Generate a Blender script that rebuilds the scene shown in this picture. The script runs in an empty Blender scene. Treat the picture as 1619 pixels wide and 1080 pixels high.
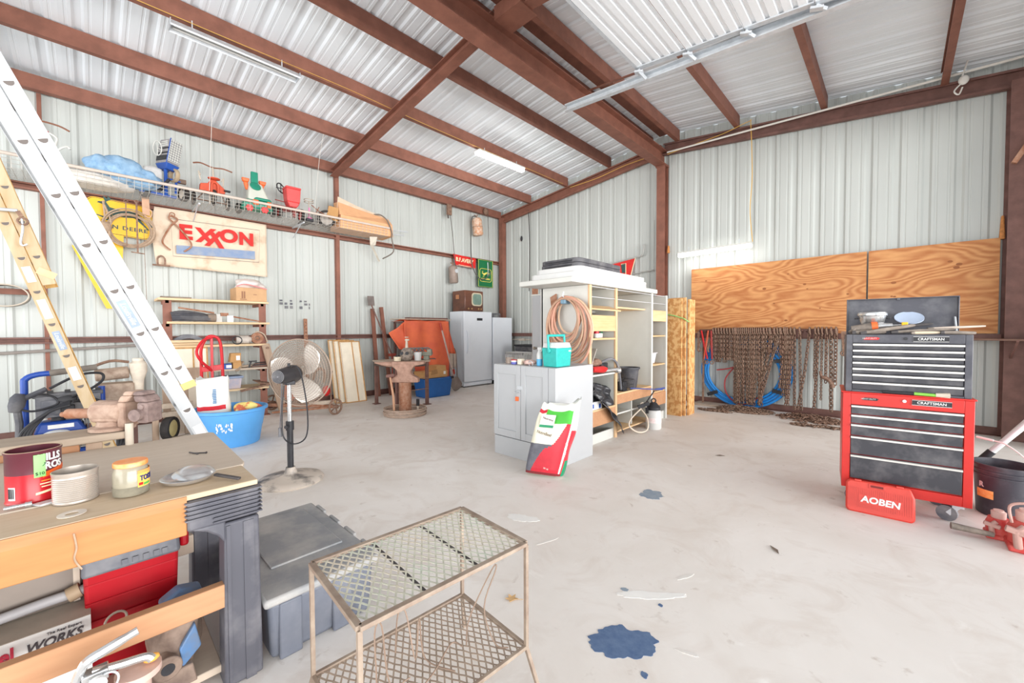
import bpy, bmesh, math, random
from mathutils import Vector, Matrix
R = random.Random(7)
SC = bpy.context.scene
C = SC.collection
PI = math.pi
V = Vector

# ------------------------------------------------------------------ camera
cd = bpy.data.cameras.new('camera')
cam = bpy.data.objects.new('camera', cd)
C.objects.link(cam)
cd.sensor_width = 36
cd.lens = 36 * 637 / 1619
cd.clip_start = 0.05
th, pit, rol = math.radians(43.73), math.radians(1.553), math.radians(-0.205)
F = V((-math.sin(th) * math.cos(pit), math.cos(th) * math.cos(pit), -math.sin(pit)))
RT = V((math.cos(th), math.sin(th), 0))
UP = RT.cross(F)
r2 = RT * math.cos(rol) + UP * math.sin(rol)
u2 = UP * math.cos(rol) - RT * math.sin(rol)
cam.matrix_world = Matrix(((r2.x, u2.x, -F.x, 0), (r2.y, u2.y, -F.y, 0), (r2.z, u2.z, -F.z, 1.37), (0, 0, 0, 1)))
SC.camera = cam

# ------------------------------------------------------------------ light
SC.view_settings.view_transform = 'Standard'
SC.view_settings.look = 'None'
SC.view_settings.gamma = 1
SC.view_settings.use_curve_mapping = False
SC.view_settings.exposure = -0.02
w = bpy.data.worlds.new('sky')
SC.world = w
w.use_nodes = True
w.node_tree.nodes['Background'].inputs[0].default_value = (0.86, 0.93, 1, 1)
w.node_tree.nodes['Background'].inputs[1].default_value = 1.0


def area(name, loc, rot, sx, sy, power, col=(1, 1, 1)):
    l = bpy.data.lights.new(name, 'AREA')
    l.shape = 'RECTANGLE'
    l.size, l.size_y, l.energy, l.color = sx, sy, power, col
    o = bpy.data.objects.new(name, l)
    C.objects.link(o)
    o.location, o.rotation_euler = loc, rot
    return o


# daylight: the roll-up doorway on the right; the front panel is fill light added behind the camera
area('added_front_fill', (-3.2, -8.5, 1.8), (math.radians(116), 0, 0), 14.0, 5.0, 1250, (1, 0.99, 0.975))
area('daylight_right_door', (13.0, 3.0, 2.2), (math.radians(112), 0, math.radians(90)), 20.0, 7.0, 5800, (1, 0.99, 0.975))
SC.cycles.diffuse_bounces = 6


# ------------------------------------------------------------------ materials
MATS = {}


def mat(name, col, rough=0.6, metal=0.0, var=0.12, scale=9, col2=None, bump=0.0, emit=0, alpha=1, spec=0.4, trans=0, mixlo=0.35, mixhi=0.7, stretch=None, detail=4):
    if name in MATS:
        return MATS[name]
    m = bpy.data.materials.new(name)
    m.use_nodes = True
    nt = m.node_tree
    b = nt.nodes['Principled BSDF']
    b.inputs['Roughness'].default_value = rough
    b.inputs['Metallic'].default_value = metal
    b.inputs['Specular IOR Level'].default_value = spec
    b.inputs['Alpha'].default_value = alpha
    b.inputs['Transmission Weight'].default_value = trans
    c = tuple(col) + (1,)
    if var or col2:
        tc = nt.nodes.new('ShaderNodeTexCoord')
        mp = nt.nodes.new('ShaderNodeMapping')
        if stretch:
            mp.inputs['Scale'].default_value = stretch
        nz = nt.nodes.new('ShaderNodeTexNoise')
        nz.inputs['Scale'].default_value = scale
        nz.inputs['Detail'].default_value = detail
        nz.inputs['Roughness'].default_value = 0.6
        rp = nt.nodes.new('ShaderNodeValToRGB')
        rp.color_ramp.elements[0].position = mixlo
        rp.color_ramp.elements[1].position = mixhi
        c2 = tuple(col2) + (1,) if col2 else tuple(min(1, x * (1 + var)) for x in col) + (1,)
        c1 = c if col2 else tuple(x * (1 - var) for x in col) + (1,)
        rp.color_ramp.elements[0].color = c1
        rp.color_ramp.elements[1].color = c2
        L = nt.links.new
        L(tc.outputs['Object'], mp.inputs[0])
        L(mp.outputs[0], nz.inputs['Vector'])
        L(nz.outputs['Fac'], rp.inputs[0])
        L(rp.outputs[0], b.inputs['Base Color'])
        if bump:
            bp = nt.nodes.new('ShaderNodeBump')
            bp.inputs['Strength'].default_value = bump
            bp.inputs['Distance'].default_value = 0.01
            L(nz.outputs['Fac'], bp.inputs['Height'])
            L(bp.outputs[0], b.inputs['Normal'])
    else:
        b.inputs['Base Color'].default_value = c
    if emit:
        b.inputs['Emission Color'].default_value = c
        b.inputs['Emission Strength'].default_value = emit
    MATS[name] = m
    return m


def wood(name, c1, c2, scale=3.0, axis='Y', rough=0.65, amp=0.22, freq=14, st=None):
    """plain sawn wood: stretched wave grain along an axis"""
    if name in MATS:
        return MATS[name]
    m = bpy.data.materials.new(name)
    m.use_nodes = True
    nt = m.node_tree
    b = nt.nodes['Principled BSDF']
    b.inputs['Roughness'].default_value = rough
    tc = nt.nodes.new('ShaderNodeTexCoord')
    mp = nt.nodes.new('ShaderNodeMapping')
    st = st or {'X': (0.12, 1, 1), 'Y': (1, 0.12, 1), 'Z': (1, 1, 0.12)}[axis]
    mp.inputs['Scale'].default_value = st
    nz = nt.nodes.new('ShaderNodeTexNoise')
    nz.inputs['Scale'].default_value = scale
    nz.inputs['Detail'].default_value = 2
    mul = nt.nodes.new('ShaderNodeMath')
    mul.operation = 'MULTIPLY'
    mul.inputs[1].default_value = freq
    sn = nt.nodes.new('ShaderNodeMath')
    sn.operation = 'SINE'
    n2 = nt.nodes.new('ShaderNodeTexNoise')
    n2.inputs['Scale'].default_value = scale * 12
    n2.inputs['Detail'].default_value = 5
    ad = nt.nodes.new('ShaderNodeMath')
    ad.operation = 'MULTIPLY_ADD'
    ad.inputs[1].default_value = amp
    mr = nt.nodes.new('ShaderNodeMapRange')
    mr.inputs[1].default_value = 0.1
    mr.inputs[2].default_value = 0.9
    mx = nt.nodes.new('ShaderNodeMix')
    mx.data_type = 'RGBA'
    L = nt.links.new
    L(tc.outputs['Object'], mp.inputs[0])
    L(mp.outputs[0], nz.inputs['Vector'])
    L(mp.outputs[0], n2.inputs['Vector'])
    L(nz.outputs['Fac'], mul.inputs[0])
    L(mul.outputs[0], sn.inputs[0])
    L(sn.outputs[0], ad.inputs[0])
    L(n2.outputs['Fac'], ad.inputs[2])
    L(ad.outputs[0], mr.inputs[0])
    L(mr.outputs[0], mx.inputs[0])
    mx.inputs[6].default_value = tuple(c1) + (1,)
    mx.inputs[7].default_value = tuple(c2) + (1,)
    L(mx.outputs[2], b.inputs['Base Color'])
    MATS[name] = m
    return m


def s2l(r, g, b):
    f = lambda c: (c / 255 / 12.92) if c <= 10.3 else ((c / 255 + 0.055) / 1.055) ** 2.4
    return (f(r), f(g), f(b))


W_WALL = mat('painted_wall_steel', s2l(192, 196, 192), 0.5, 0, 0.035, 1.3, stretch=(3, 3, 0.25))
W_ROOF = mat('galvalume_roof_steel', s2l(240, 246, 251), 0.42, 0.0, 0.04, 1.2, stretch=(0.3, 2, 1))
RUST = mat('red_primer_steel', s2l(138, 90, 74), 0.6, 0, 0.18, 5, bump=0.05)
RUSTD = mat('dark_primer_steel', s2l(118, 84, 76), 0.6, 0, 0.2, 7)
RUSTY = mat('rusty_iron', s2l(120, 92, 78), 0.75, 0.15, 0, 22, col2=s2l(158, 128, 108), bump=0.15)
RUSTO = mat('orange_rust', s2l(150, 98, 70), 0.75, 0.1, 0, 18, col2=s2l(178, 140, 118), bump=0.1)
CHAIN = mat('rusty_chain_iron', s2l(116, 92, 78), 0.7, 0.2, 0, 30, col2=s2l(158, 132, 114))
BLACK = mat('black_plastic', s2l(46, 46, 50), 0.5, 0, 0.25, 12)
DUSTBLK = mat('dusty_black_plastic', s2l(70, 70, 76), 0.6, 0, 0, 6, col2=s2l(118, 116, 116), mixlo=0.4, mixhi=0.8)
GREYP = mat('grey_plastic', s2l(96, 98, 106), 0.55, 0, 0, 5, col2=s2l(150, 148, 148), mixlo=0.42, mixhi=0.75)
CHROME = mat('chrome', s2l(206, 206, 206), 0.25, 0.8, 0.08, 6)
GALV = mat('galvanised_steel', s2l(204, 208, 212), 0.4, 0.35, 0.1, 14)
ALU = mat('aluminium', s2l(216, 218, 220), 0.42, 0.25, 0.04, 6)
DKSLOT = mat('hollow_shade', s2l(110, 102, 98), 0.8, 0, 0)  # shade inside the hollow rungs, put into the colour of solid ends
WHITE = mat('white_paint', s2l(208, 208, 202), 0.45, 0, 0.03, 4)
WHITEP = mat('white_plastic', s2l(214, 214, 212), 0.4, 0, 0.03, 4)
PAPER = mat('label_paper', s2l(240, 240, 238), 0.6, 0, 0.03, 9)
RED = mat('red_paint', s2l(196, 34, 36), 0.4, 0, 0.1, 9)
REDD = mat('red_toolbox_plastic', s2l(164, 14, 28), 0.4, 0, 0.08, 6)
REDC = mat('red_chest_enamel', s2l(198, 44, 38), 0.38, 0, 0.08, 5)
BLUE = mat('blue_enamel', s2l(40, 84, 168), 0.4, 0, 0.12, 8)
GREEN = mat('green_paint', s2l(20, 112, 66), 0.45, 0, 0.06, 8)
YELLOW = mat('yellow_sign_enamel', s2l(238, 186, 26), 0.4, 0, 0.06, 5)
ORANGE = mat('orange_plastic', s2l(238, 110, 56), 0.45, 0, 0.05, 8)
TEAL = mat('teal_plastic', s2l(48, 178, 170), 0.45, 0, 0.08, 30)
CARD = mat('cardboard', s2l(198, 158, 118), 0.8, 0, 0.07, 6)
CARDT = mat('tan_cardboard', s2l(196, 150, 98), 0.8, 0, 0.07, 6)
INK = mat('black_ink', s2l(42, 40, 44), 0.6, 0, 0)
ROPE = mat('tan_rope', s2l(172, 148, 126), 0.85, 0, 0.15, 40)
LEATHER = mat('tan_leather', s2l(200, 160, 132), 0.7, 0, 0.1, 12)
PINE = wood('pine_board', s2l(226, 194, 152), s2l(206, 166, 118), axis='Y')
PINEX = wood('pine_board_across', s2l(226, 194, 152), s2l(206, 166, 118), axis='X')
PINEZ = wood('pine_upright', s2l(224, 190, 152), s2l(206, 168, 126), axis='Z')
BEAMW = wood('varnished_lumber', s2l(180, 126, 74), s2l(156, 102, 56), axis='Y', freq=10)
BEAMW2 = wood('raw_lumber', s2l(192, 144, 106), s2l(170, 118, 82), axis='Y', freq=10)
OLDW = wood('dusty_old_board', s2l(190, 172, 152), s2l(156, 138, 120), axis='Y')
OLDWX = wood('dusty_ply_top', s2l(204, 189, 172), s2l(192, 175, 157), axis='Y', freq=3)
OLDWZ = wood('dusty_old_upright', s2l(192, 168, 146), s2l(162, 136, 114), axis='Z')
PLY = wood('fir_plywood', s2l(212, 154, 98), s2l(178, 110, 60), scale=1.1, axis='X', freq=170, amp=0.3, st=(0.45, 1, 1.5))
CABG = mat('grey_cabinet_paint', s2l(182, 184, 186), 0.45, 0, 0.02, 3)
FRIDGE = mat('fridge_enamel', s2l(234, 239, 246), 0.35, 0, 0.02, 3)
PALE = mat('pale_stucco_board', s2l(236, 226, 206), 0.7, 0, 0.05, 6)

# ------------------------------------------------------------------ mesh helpers


class MB:
    def __init__(s, m=None):
        s.v, s.f, s.mi = [], [], []
        s.m = m or Matrix()
        s.k = 0

    def add(s, vs, fs):
        n = len(s.v)
        s.v += [tuple(s.m @ V(p)) for p in vs]
        s.f += [tuple(i + n for i in f) for f in fs]
        s.mi += [s.k] * len(fs)
        return s

    def box(s, x0, x1, y0, y1, z0, z1):
        return s.add([(x0, y0, z0), (x1, y0, z0), (x1, y1, z0), (x0, y1, z0), (x0, y0, z1), (x1, y0, z1), (x1, y1, z1), (x0, y1, z1)],
                     [(0, 3, 2, 1), (4, 5, 6, 7), (0, 1, 5, 4), (1, 2, 6, 5), (2, 3, 7, 6), (3, 0, 4, 7)])

    def taper(s, b0, b1, z0, z1):
        """frustum box: b = (x0,x1,y0,y1) at z0 and z1"""
        a, b = b0, b1
        return s.add([(a[0], a[2], z0), (a[1], a[2], z0), (a[1], a[3], z0), (a[0], a[3], z0), (b[0], b[2], z1), (b[1], b[2], z1), (b[1], b[3], z1), (b[0], b[3], z1)],
                     [(0, 3, 2, 1), (4, 5, 6, 7), (0, 1, 5, 4), (1, 2, 6, 5), (2, 3, 7, 6), (3, 0, 4, 7)])

    def frame(s, p0, p1, up=None):
        p0, p1 = V(p0), V(p1)
        d = (p1 - p0).normalized()
        up = V(up) if up else (V((0, 0, 1)) if abs(d.z) < 0.95 else V((0, 1, 0)))
        x = d.cross(up).normalized()
        y = x.cross(d).normalized()
        return p0, p1, d, x, y

    def bar(s, p0, p1, w, h, up=None):
        """box from p0 to p1: w across, h along up"""
        p0, p1, d, x, y = s.frame(p0, p1, up)
        q = []
        for p in (p0, p1):
            for a, b in ((-1, -1), (1, -1), (1, 1), (-1, 1)):
                q.append(p + x * (a * w / 2) + y * (b * h / 2))
        return s.add(q, [(0, 1, 2, 3), (7, 6, 5, 4), (0, 4, 5, 1), (1, 5, 6, 2), (2, 6, 7, 3), (3, 7, 4, 0)])

    def sect(s, prof, p0, p1, up=None):
        """extrude closed 2-D profile (across, up) from p0 to p1"""
        p0, p1, d, x, y = s.frame(p0, p1, up)
        n = len(prof)
        q = [p + x * a + y * b for p in (p0, p1) for a, b in prof]
        fs = [tuple(range(n - 1, -1, -1)), tuple(range(n, 2 * n))]
        fs += [(i, (i + 1) % n, n + (i + 1) % n, n + i) for i in range(n)]
        return s.add(q, fs)

    def tube(s, pts, r, n=8, closed=False):
        pts = [V(p) for p in pts]
        N = len(pts)
        rs = r if isinstance(r, (list, tuple)) else [r] * N
        tans = []
        for i in range(N):
            a = pts[(i - 1) % N] if (closed or i > 0) else pts[i]
            b = pts[(i + 1) % N] if (closed or i < N - 1) else pts[i]
            t = b - a
            tans.append(t.normalized() if t.length > 1e-9 else V((0, 0, 1)))
        t0 = tans[0]
        ref = V((0, 0, 1)) if abs(t0.z) < 0.9 else V((1, 0, 0))
        x = t0.cross(ref).normalized()
        q = []
        for i in range(N):
            t = tans[i]
            x = (x - t * x.dot(t))
            x = x.normalized() if x.length > 1e-6 else t.cross(V((0.3, 0.5, 0.8))).normalized()
            y = t.cross(x)
            for k in range(n):
                a = 2 * PI * k / n
                q.append(pts[i] + (x * math.cos(a) + y * math.sin(a)) * rs[i])
        fs = []
        for i in range(N if closed else N - 1):
            j = (i + 1) % N
            for k in range(n):
                l = (k + 1) % n
                fs.append((i * n + k, i * n + l, j * n + l, j * n + k))
        if not closed:
            fs += [tuple(range(n - 1, -1, -1)), tuple((N - 1) * n + k for k in range(n))]
        return s.add(q, fs)

    def cyl(s, p0, p1, r0, r1=None, n=16):
        return s.tube([p0, p1], [r0, r0 if r1 is None else r1], n)

    def lathe(s, prof, n=24, c=(0, 0, 0), ax=None, caps=True, sx=1, sy=1):
        """prof: (r, z) pairs bottom to top about z through c, or about axis ax"""
        c = V(c)
        if ax:
            z = V(ax).normalized()
            ref = V((0, 0, 1)) if abs(z.z) < 0.9 else V((1, 0, 0))
            x = z.cross(ref).normalized()
            y = z.cross(x)
        else:
            x, y, z = V((1, 0, 0)), V((0, 1, 0)), V((0, 0, 1))
        q = []
        for r, h in prof:
            for k in range(n):
                a = 2 * PI * k / n
                q.append(c + x * (r * math.cos(a) * sx) + y * (r * math.sin(a) * sy) + z * h)
        fs = []
        for i in range(len(prof) - 1):
            for k in range(n):
                l = (k + 1) % n
                fs.append((i * n + k, i * n + l, (i + 1) * n + l, (i + 1) * n + k))
        if caps:
            if prof[0][0] > 1e-4:
                fs.append(tuple(range(n - 1, -1, -1)))
            if prof[-1][0] > 1e-4:
                fs.append(tuple((len(prof) - 1) * n + k for k in range(n)))
        return s.add(q, fs)

    def ball(s, c, rx, ry=None, rz=None, n=14, m=8):
        ry = rx if ry is None else ry
        rz = rx if rz is None else rz
        q, fs = [], []
        for i in range(m + 1):
            t = PI * i / m
            for k in range(n):
                a = 2 * PI * k / n
                q.append((c[0] + rx * math.sin(t) * math.cos(a), c[1] + ry * math.sin(t) * math.sin(a), c[2] + rz * math.cos(t)))
        for i in range(m):
            for k in range(n):
                l = (k + 1) % n
                fs.append((i * n + k, (i + 1) * n + k, (i + 1) * n + l, i * n + l))
        return s.add(q, fs)

    def torus(s, c, Rr, r, ax=(0, 0, 1), n=24, m=8, sx=1, sy=1, ref=None):
        z = V(ax).normalized()
        ref = V(ref) if ref else (V((0, 0, 1)) if abs(z.z) < 0.9 else V((1, 0, 0)))
        x = z.cross(ref).normalized()
        y = z.cross(x)
        return s.tube([V(c) + x * (Rr * sx * math.cos(2 * PI * k / n)) + y * (Rr * sy * math.sin(2 * PI * k / n)) for k in range(n)], r, m, True)

    def prism(s, pts, vec):
        n = len(pts)
        vec = V(vec)
        q = [V(p) for p in pts] + [V(p) + vec for p in pts]
        fs = [tuple(range(n - 1, -1, -1)), tuple(range(n, 2 * n))]
        fs += [(i, (i + 1) % n, n + (i + 1) % n, n + i) for i in range(n)]
        return s.add(q, fs)

    def grid(s, fn, nu, nv):
        q = [fn(i / nu, j / nv) for j in range(nv + 1) for i in range(nu + 1)]
        fs = [(j * (nu + 1) + i, j * (nu + 1) + i + 1, (j + 1) * (nu + 1) + i + 1, (j + 1) * (nu + 1) + i) for j in range(nv) for i in range(nu)]
        return s.add(q, fs)

    def build(s, name, m, parent=None, smooth=True, bevel=0, ang=40, solid=0, sub=0, loc=None):
        me = bpy.data.meshes.new(name)
        me.from_pydata(s.v, [], s.f)
        ml = m if isinstance(m, (list, tuple)) else [m]
        for x in ml:
            me.materials.append(x)
        if len(ml) > 1:
            me.polygons.foreach_set('material_index', s.mi)
        bm = bmesh.new()
        bm.from_mesh(me)
        bmesh.ops.recalc_face_normals(bm, faces=bm.faces)
        bm.to_mesh(me)
        bm.free()
        if smooth:
            me.polygons.foreach_set('use_smooth', [True] * len(me.polygons))
            me.set_sharp_from_angle(angle=math.radians(ang))
        o = bpy.data.objects.new(name, me)
        C.objects.link(o)
        if loc:
            o.location = loc
        if parent:
            o.parent = parent
        if solid:
            md = o.modifiers.new('thick', 'SOLIDIFY')
            md.thickness = solid
            md.offset = 0
        if bevel:
            md = o.modifiers.new('bevel', 'BEVEL')
            md.width = bevel
            md.segments = 2
            md.limit_method = 'ANGLE'
            md.angle_limit = math.radians(40)
        if sub:
            md = o.modifiers.new('sub', 'SUBSURF')
            md.levels = md.render_levels = sub
        return o


def thing(name, label, cat, loc=(0, 0, 0), rz=0, group=None):
    o = bpy.data.objects.new(name, None)
    C.objects.link(o)
    o.empty_display_size = 0.1
    o.location = loc
    o.rotation_euler = (0, 0, rz)
    return tag(o, label, cat, group)


def tag(o, label, cat, group=None):
    o['label'] = label
    o['category'] = cat
    if group:
        o['group'] = group
    return o


def struct(o, kind='structure'):
    o['kind'] = kind
    return o


def copy_tree(o, parent=None):
    c = o.copy()
    C.objects.link(c)
    if parent:
        c.parent = parent
    for ch in list(o.children):
        copy_tree(ch, c)
    return c


def text(s, size, m, parent, org, right=(1, 0, 0), up=(0, 0, 1), bold=0.0, sx=1.0, shear=0, align='CENTER', ext=0.0008, warp=None, name='lettering', space=1.0):
    cu = bpy.data.curves.new('lettering', 'FONT')
    cu.body = s
    cu.size = size
    cu.extrude = ext
    cu.offset = bold
    cu.shear = shear
    cu.align_x = align
    cu.align_y = 'CENTER'
    cu.space_character = space
    cu.resolution_u = 5 if size > 0.1 else 3
    t = bpy.data.objects.new('tmp', cu)
    C.objects.link(t)
    dg = bpy.context.evaluated_depsgraph_get()
    me = bpy.data.meshes.new_from_object(t.evaluated_get(dg))
    bpy.data.objects.remove(t)
    r, u = V(right).normalized(), V(up).normalized()
    n = r.cross(u)
    for v in me.vertices:
        x, y, z = v.co.x * sx, v.co.y, v.co.z
        v.co = warp(x, y, z) if warp else V(org) + r * x + u * y + n * z
    me.materials.clear()
    me.materials.append(m)
    me.name = name
    o = bpy.data.objects.new(name, me)
    C.objects.link(o)
    if parent:
        o.parent = parent
    return o


def wrap(c, rad, a0, z0):
    """bend text round a vertical cylinder: a0 = facing angle"""
    def f(x, y, z):
        a = a0 + x / rad
        return V((c[0] + (rad + z) * math.cos(a), c[1] + (rad + z) * math.sin(a), z0 + y))
    return f


def curve_pts(pts, n=6, closed=False):
    """Catmull-Rom through points"""
    P = [V(p) for p in pts]
    N = len(P)
    out = []
    for i in range(N if closed else N - 1):
        a = P[(i - 1) % N] if (closed or i > 0) else P[0]
        b, c = P[i], P[(i + 1) % N]
        d = P[(i + 2) % N] if (closed or i < N - 2) else P[-1]
        for k in range(n):
            t = k / n
            out.append(0.5 * ((2 * b) + (c - a) * t + (2 * a - 5 * b + 4 * c - d) * t * t + (3 * b - a - 3 * c + d) * t ** 3))
    if not closed:
        out.append(P[-1])
    return out


def Rz(a):
    return Matrix.Rotation(a, 4, 'Z')


def frame_m(o, x, z):
    """matrix with origin o, local x along x, local z towards z"""
    x = V(x).normalized()
    z = V(z)
    z = (z - x * z.dot(x)).normalized()
    y = z.cross(x)
    o = V(o)
    return Matrix(((x.x, y.x, z.x, o.x), (x.y, y.y, z.y, o.y), (x.z, y.z, z.z, o.z), (0, 0, 0, 1)))

# ================================================================== the building
XL, XR, XC, YF, YG = -8.14, 1.26, -3.44, -1.4, 8.05


def zroof(x):
    return 5.28 - 0.122 * abs(x - XC)


def floor_material():
    m = bpy.data.materials.new('worn_concrete')
    m.use_nodes = True
    nt = m.node_tree
    b = nt.nodes['Principled BSDF']
    b.inputs['Roughness'].default_value = 0.6
    L = nt.links.new
    tc = nt.nodes.new('ShaderNodeTexCoord')

    def noise(sc, det, dist=0.0):
        n = nt.nodes.new('ShaderNodeTexNoise')
        n.inputs['Scale'].default_value = sc
        n.inputs['Detail'].default_value = det
        n.inputs['Roughness'].default_value = 0.62
        n.inputs['Distortion'].default_value = dist
        L(tc.outputs['Object'], n.inputs['Vector'])
        return n

    def ramp(n, a, ca, b2, cb):
        r = nt.nodes.new('ShaderNodeValToRGB')
        r.color_ramp.elements[0].position, r.color_ramp.elements[1].position = a, b2
        r.color_ramp.elements[0].color, r.color_ramp.elements[1].color = ca + (1,), cb + (1,)
        L(n.outputs['Fac'], r.inputs[0])
        return r

    def mix(f, a, b2):
        x = nt.nodes.new('ShaderNodeMix')
        x.data_type = 'RGBA'
        L(f, x.inputs[0])
        for s_, k in ((a, 6), (b2, 7)):
            if isinstance(s_, tuple):
                x.inputs[k].default_value = s_ + (1,)
            else:
                L(s_, x.inputs[k])
        return x.outputs[2]
    base = ramp(noise(0.7, 6, 0.6), 0.3, s2l(219, 211, 203), 0.7, s2l(236, 231, 226))
    dirt = ramp(noise(2.4, 9, 1.4), 0.5, (0, 0, 0), 0.72, (0.7, 0.7, 0.7))
    white = ramp(noise(1.9, 9, 2.2), 0.62, (0, 0, 0), 0.76, (0.6, 0.6, 0.6))
    spot = ramp(noise(7, 4, 0.3), 0.64, (0, 0, 0), 0.74, (0.5, 0.5, 0.5))
    c = mix(dirt.outputs[0], base.outputs[0], s2l(210, 198, 188))
    c = mix(white.outputs[0], c, s2l(246, 243, 239))
    c = mix(spot.outputs[0], c, s2l(170, 152, 138))
    L(c, b.inputs['Base Color'])
    bp = nt.nodes.new('ShaderNodeBump')
    bp.inputs['Strength'].default_value = 0.12
    bp.inputs['Distance'].default_value = 0.01
    L(noise(14, 8).outputs['Fac'], bp.inputs['Height'])
    L(bp.outputs[0], b.inputs['Normal'])
    return m


fl = struct(MB().box(XL - 0.2, XR + 3, YF - 3, YG + 0.2, -0.15, 0).build('floor', floor_material(), smooth=False))


def blotch(name, c, rx, ry, rz, seed, m, lobes=5, n=44, h=0.0015):
    rr = random.Random(seed)
    ph = [(rr.uniform(0, 6.28), rr.uniform(0.03, 0.3) / (k - 0.5), k) for k in range(2, 2 + lobes)] + [(rr.uniform(0, 6.28), 0.05, 9), (rr.uniform(0, 6.28), 0.04, 14), (rr.uniform(0, 6.28), 0.03, 22)]
    pts = []
    for i in range(n):
        a = 2 * PI * i / n
        q = 1 + sum(A * math.sin(k * a + p) for p, A, k in ph)
        x, y = rx * q * math.cos(a), ry * q * math.sin(a)
        pts.append((c[0] + x * math.cos(rz) - y * math.sin(rz), c[1] + x * math.sin(rz) + y * math.cos(rz), 0.0002))
    return MB().prism(pts, (0, 0, h)).build(name, m, fl, smooth=False)


STAIN = mat('blue_paint_stain', s2l(96, 118, 150), 0.6, 0, 0, 26, col2=s2l(74, 98, 136))
STAIN2 = mat('old_blue_stain', s2l(128, 144, 160), 0.6, 0, 0, 20, col2=s2l(150, 160, 170))
WSTAIN = mat('white_paint_stain', s2l(232, 230, 226), 0.6, 0, 0.03)
WSTAIN2 = mat('smeared_white_stain', s2l(222, 217, 211), 0.6, 0, 0.03)
for a in (((-0.85, 1.585), 0.142, 0.095, 0.75, 4, STAIN, 6, 80), ((-0.705, 1.49), 0.016, 0.013, 0, 5, STAIN), ((-1.46, 3.2), 0.1, 0.085, 0.4, 6, STAIN2, 6, 60),
          ((-1.96, 2.15), 0.1, 0.06, 0.4, 8, WSTAIN, 6, 60), ((-0.9, 1.97), 0.17, 0.03, 0.75, 9, WSTAIN, 7, 70), ((-0.83, 1.93), 0.012, 0.01, 0, 10, STAIN), ((-0.83, 2.25), 0.06, 0.012, 1.2, 12, WSTAIN2),
          ((-1.62, 2.03), 0.07, 0.012, 1.3, 13, WSTAIN2), ((-0.62, 1.72), 0.04, 0.01, 0.3, 14, WSTAIN2), ((-1.02, 1.92), 0.02, 0.014, 0.3, 15, STAIN2)):
    blotch('paint_stain', *a)


# --- ribbed steel sheets
def rib_profile(w=0.914):
    P = [(0, 0)]
    for k in range(3):
        c = 0.1524 + 0.3048 * k
        P += [(c - 0.142, 0), (c - 0.108, 0), (c - 0.102, -0.007), (c - 0.085, -0.007), (c - 0.079, 0), (c - 0.05, 0), (c - 0.026, -0.034), (c + 0.026, -0.034), (c + 0.05, 0), (c + 0.079, 0), (c + 0.085, -0.007), (c + 0.102, -0.007), (c + 0.108, 0)]
    P.append((w + 0.004, 0.0015))
    return P


PR = rib_profile()
PRW = [(a, d * 0.62) for a, d in PR]


def sheet(fn, nrow=1, PR=PR):
    """fn(s, d, row) -> point"""
    b = MB()
    n = len(PR)
    q = [fn(s, d, r) for r in range(nrow + 1) for s, d in PR]
    b.add(q, [(r * n + i, r * n + i + 1, (r + 1) * n + i + 1, (r + 1) * n + i) for r in range(nrow) for i in range(n - 1)])
    return b


def sill(p0, p1, up=(0, 0, 1)):
    return MB().sect([(-0.05, 0), (0.05, 0), (0.05, 0.008), (-0.042, 0.008), (-0.042, 0.1), (-0.05, 0.1)], p0, p1, up)


def CH(w, h, t=0.012, lip=0.02):
    """C channel profile open to +x"""
    a, b = w / 2, h / 2
    return [(-a, -b), (a, -b), (a, -b + lip), (a - t, -b + lip), (a - t, -b + t), (-a + t, -b + t), (-a + t, b - t), (a - t, b - t), (a - t, b - lip), (a, b - lip), (a, b), (-a, b)]


def IB(w, h, t=0.014):
    a, b, c = w / 2, h / 2, t / 2
    return [(-a, -b), (a, -b), (a, -b + t), (c, -b + t), (c, b - t), (a, b - t), (a, b), (-a, b), (-a, b - t), (-c, b - t), (-c, -b + t), (-a, -b + t)]


wl = struct(sill((XL + 0.05, YF, 0), (XL + 0.05, YG, 0), (0, 0, 1)).build('wall_left', RUSTD, smooth=False))
p = sheet(lambda s, d, r: (d, s, [0.0, 4.735][r]), 1, PRW).build('wall_panel', W_WALL, wl, smooth=False, loc=(XL, YG - 0.914, 0))
for k in range(1, 11):
    c = p.copy()
    C.objects.link(c)
    c.location = (XL, YG - 0.914 * (k + 1), 0)
for z in (3.24, 1.262):
    MB().sect(CH(0.09, 0.085), (XL + 0.05, YF, z), (XL + 0.05, YG - 0.1, z)).build('girt', RUSTD if z < 2 else RUST, wl, smooth=False)
for y in (3.43, -0.4):
    MB().box(XL + 0.002, XL + (0.09 if y > 0 else 0.04), y - (0.035 if y > 0 else 0.02), y + (0.035 if y > 0 else 0.02), 0, 4.47).build('post', RUST, wl, smooth=False)

wb = struct(sill((XL, YG - 0.05, 0), (XR, YG - 0.05, 0), (0, 0, 1)).build('wall_back', RUSTD, smooth=False))
for k in range(11):
    x0 = XL + 0.02 + 0.914 * k
    if k == 10:
        x0 = XL + 0.02 + 0.914 * 10
    sheet(lambda s, d, r, x0=x0: (x0 + s, YG - d, 0 if r == 0 else zroof(min(x0 + s, XR + 0.4)) - 0.002), 1, PRW).build('wall_panel', W_WALL, wb, smooth=False)
for a, b_ in ((XL + 0.1, XC - 0.1), (XC + 0.1, 0.95)):
    MB().sect(CH(0.09, 0.085), (b_, YG - 0.05, 1.262), (a, YG - 0.05, 1.262)).build('girt', RUSTD, wb, smooth=False)
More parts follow.
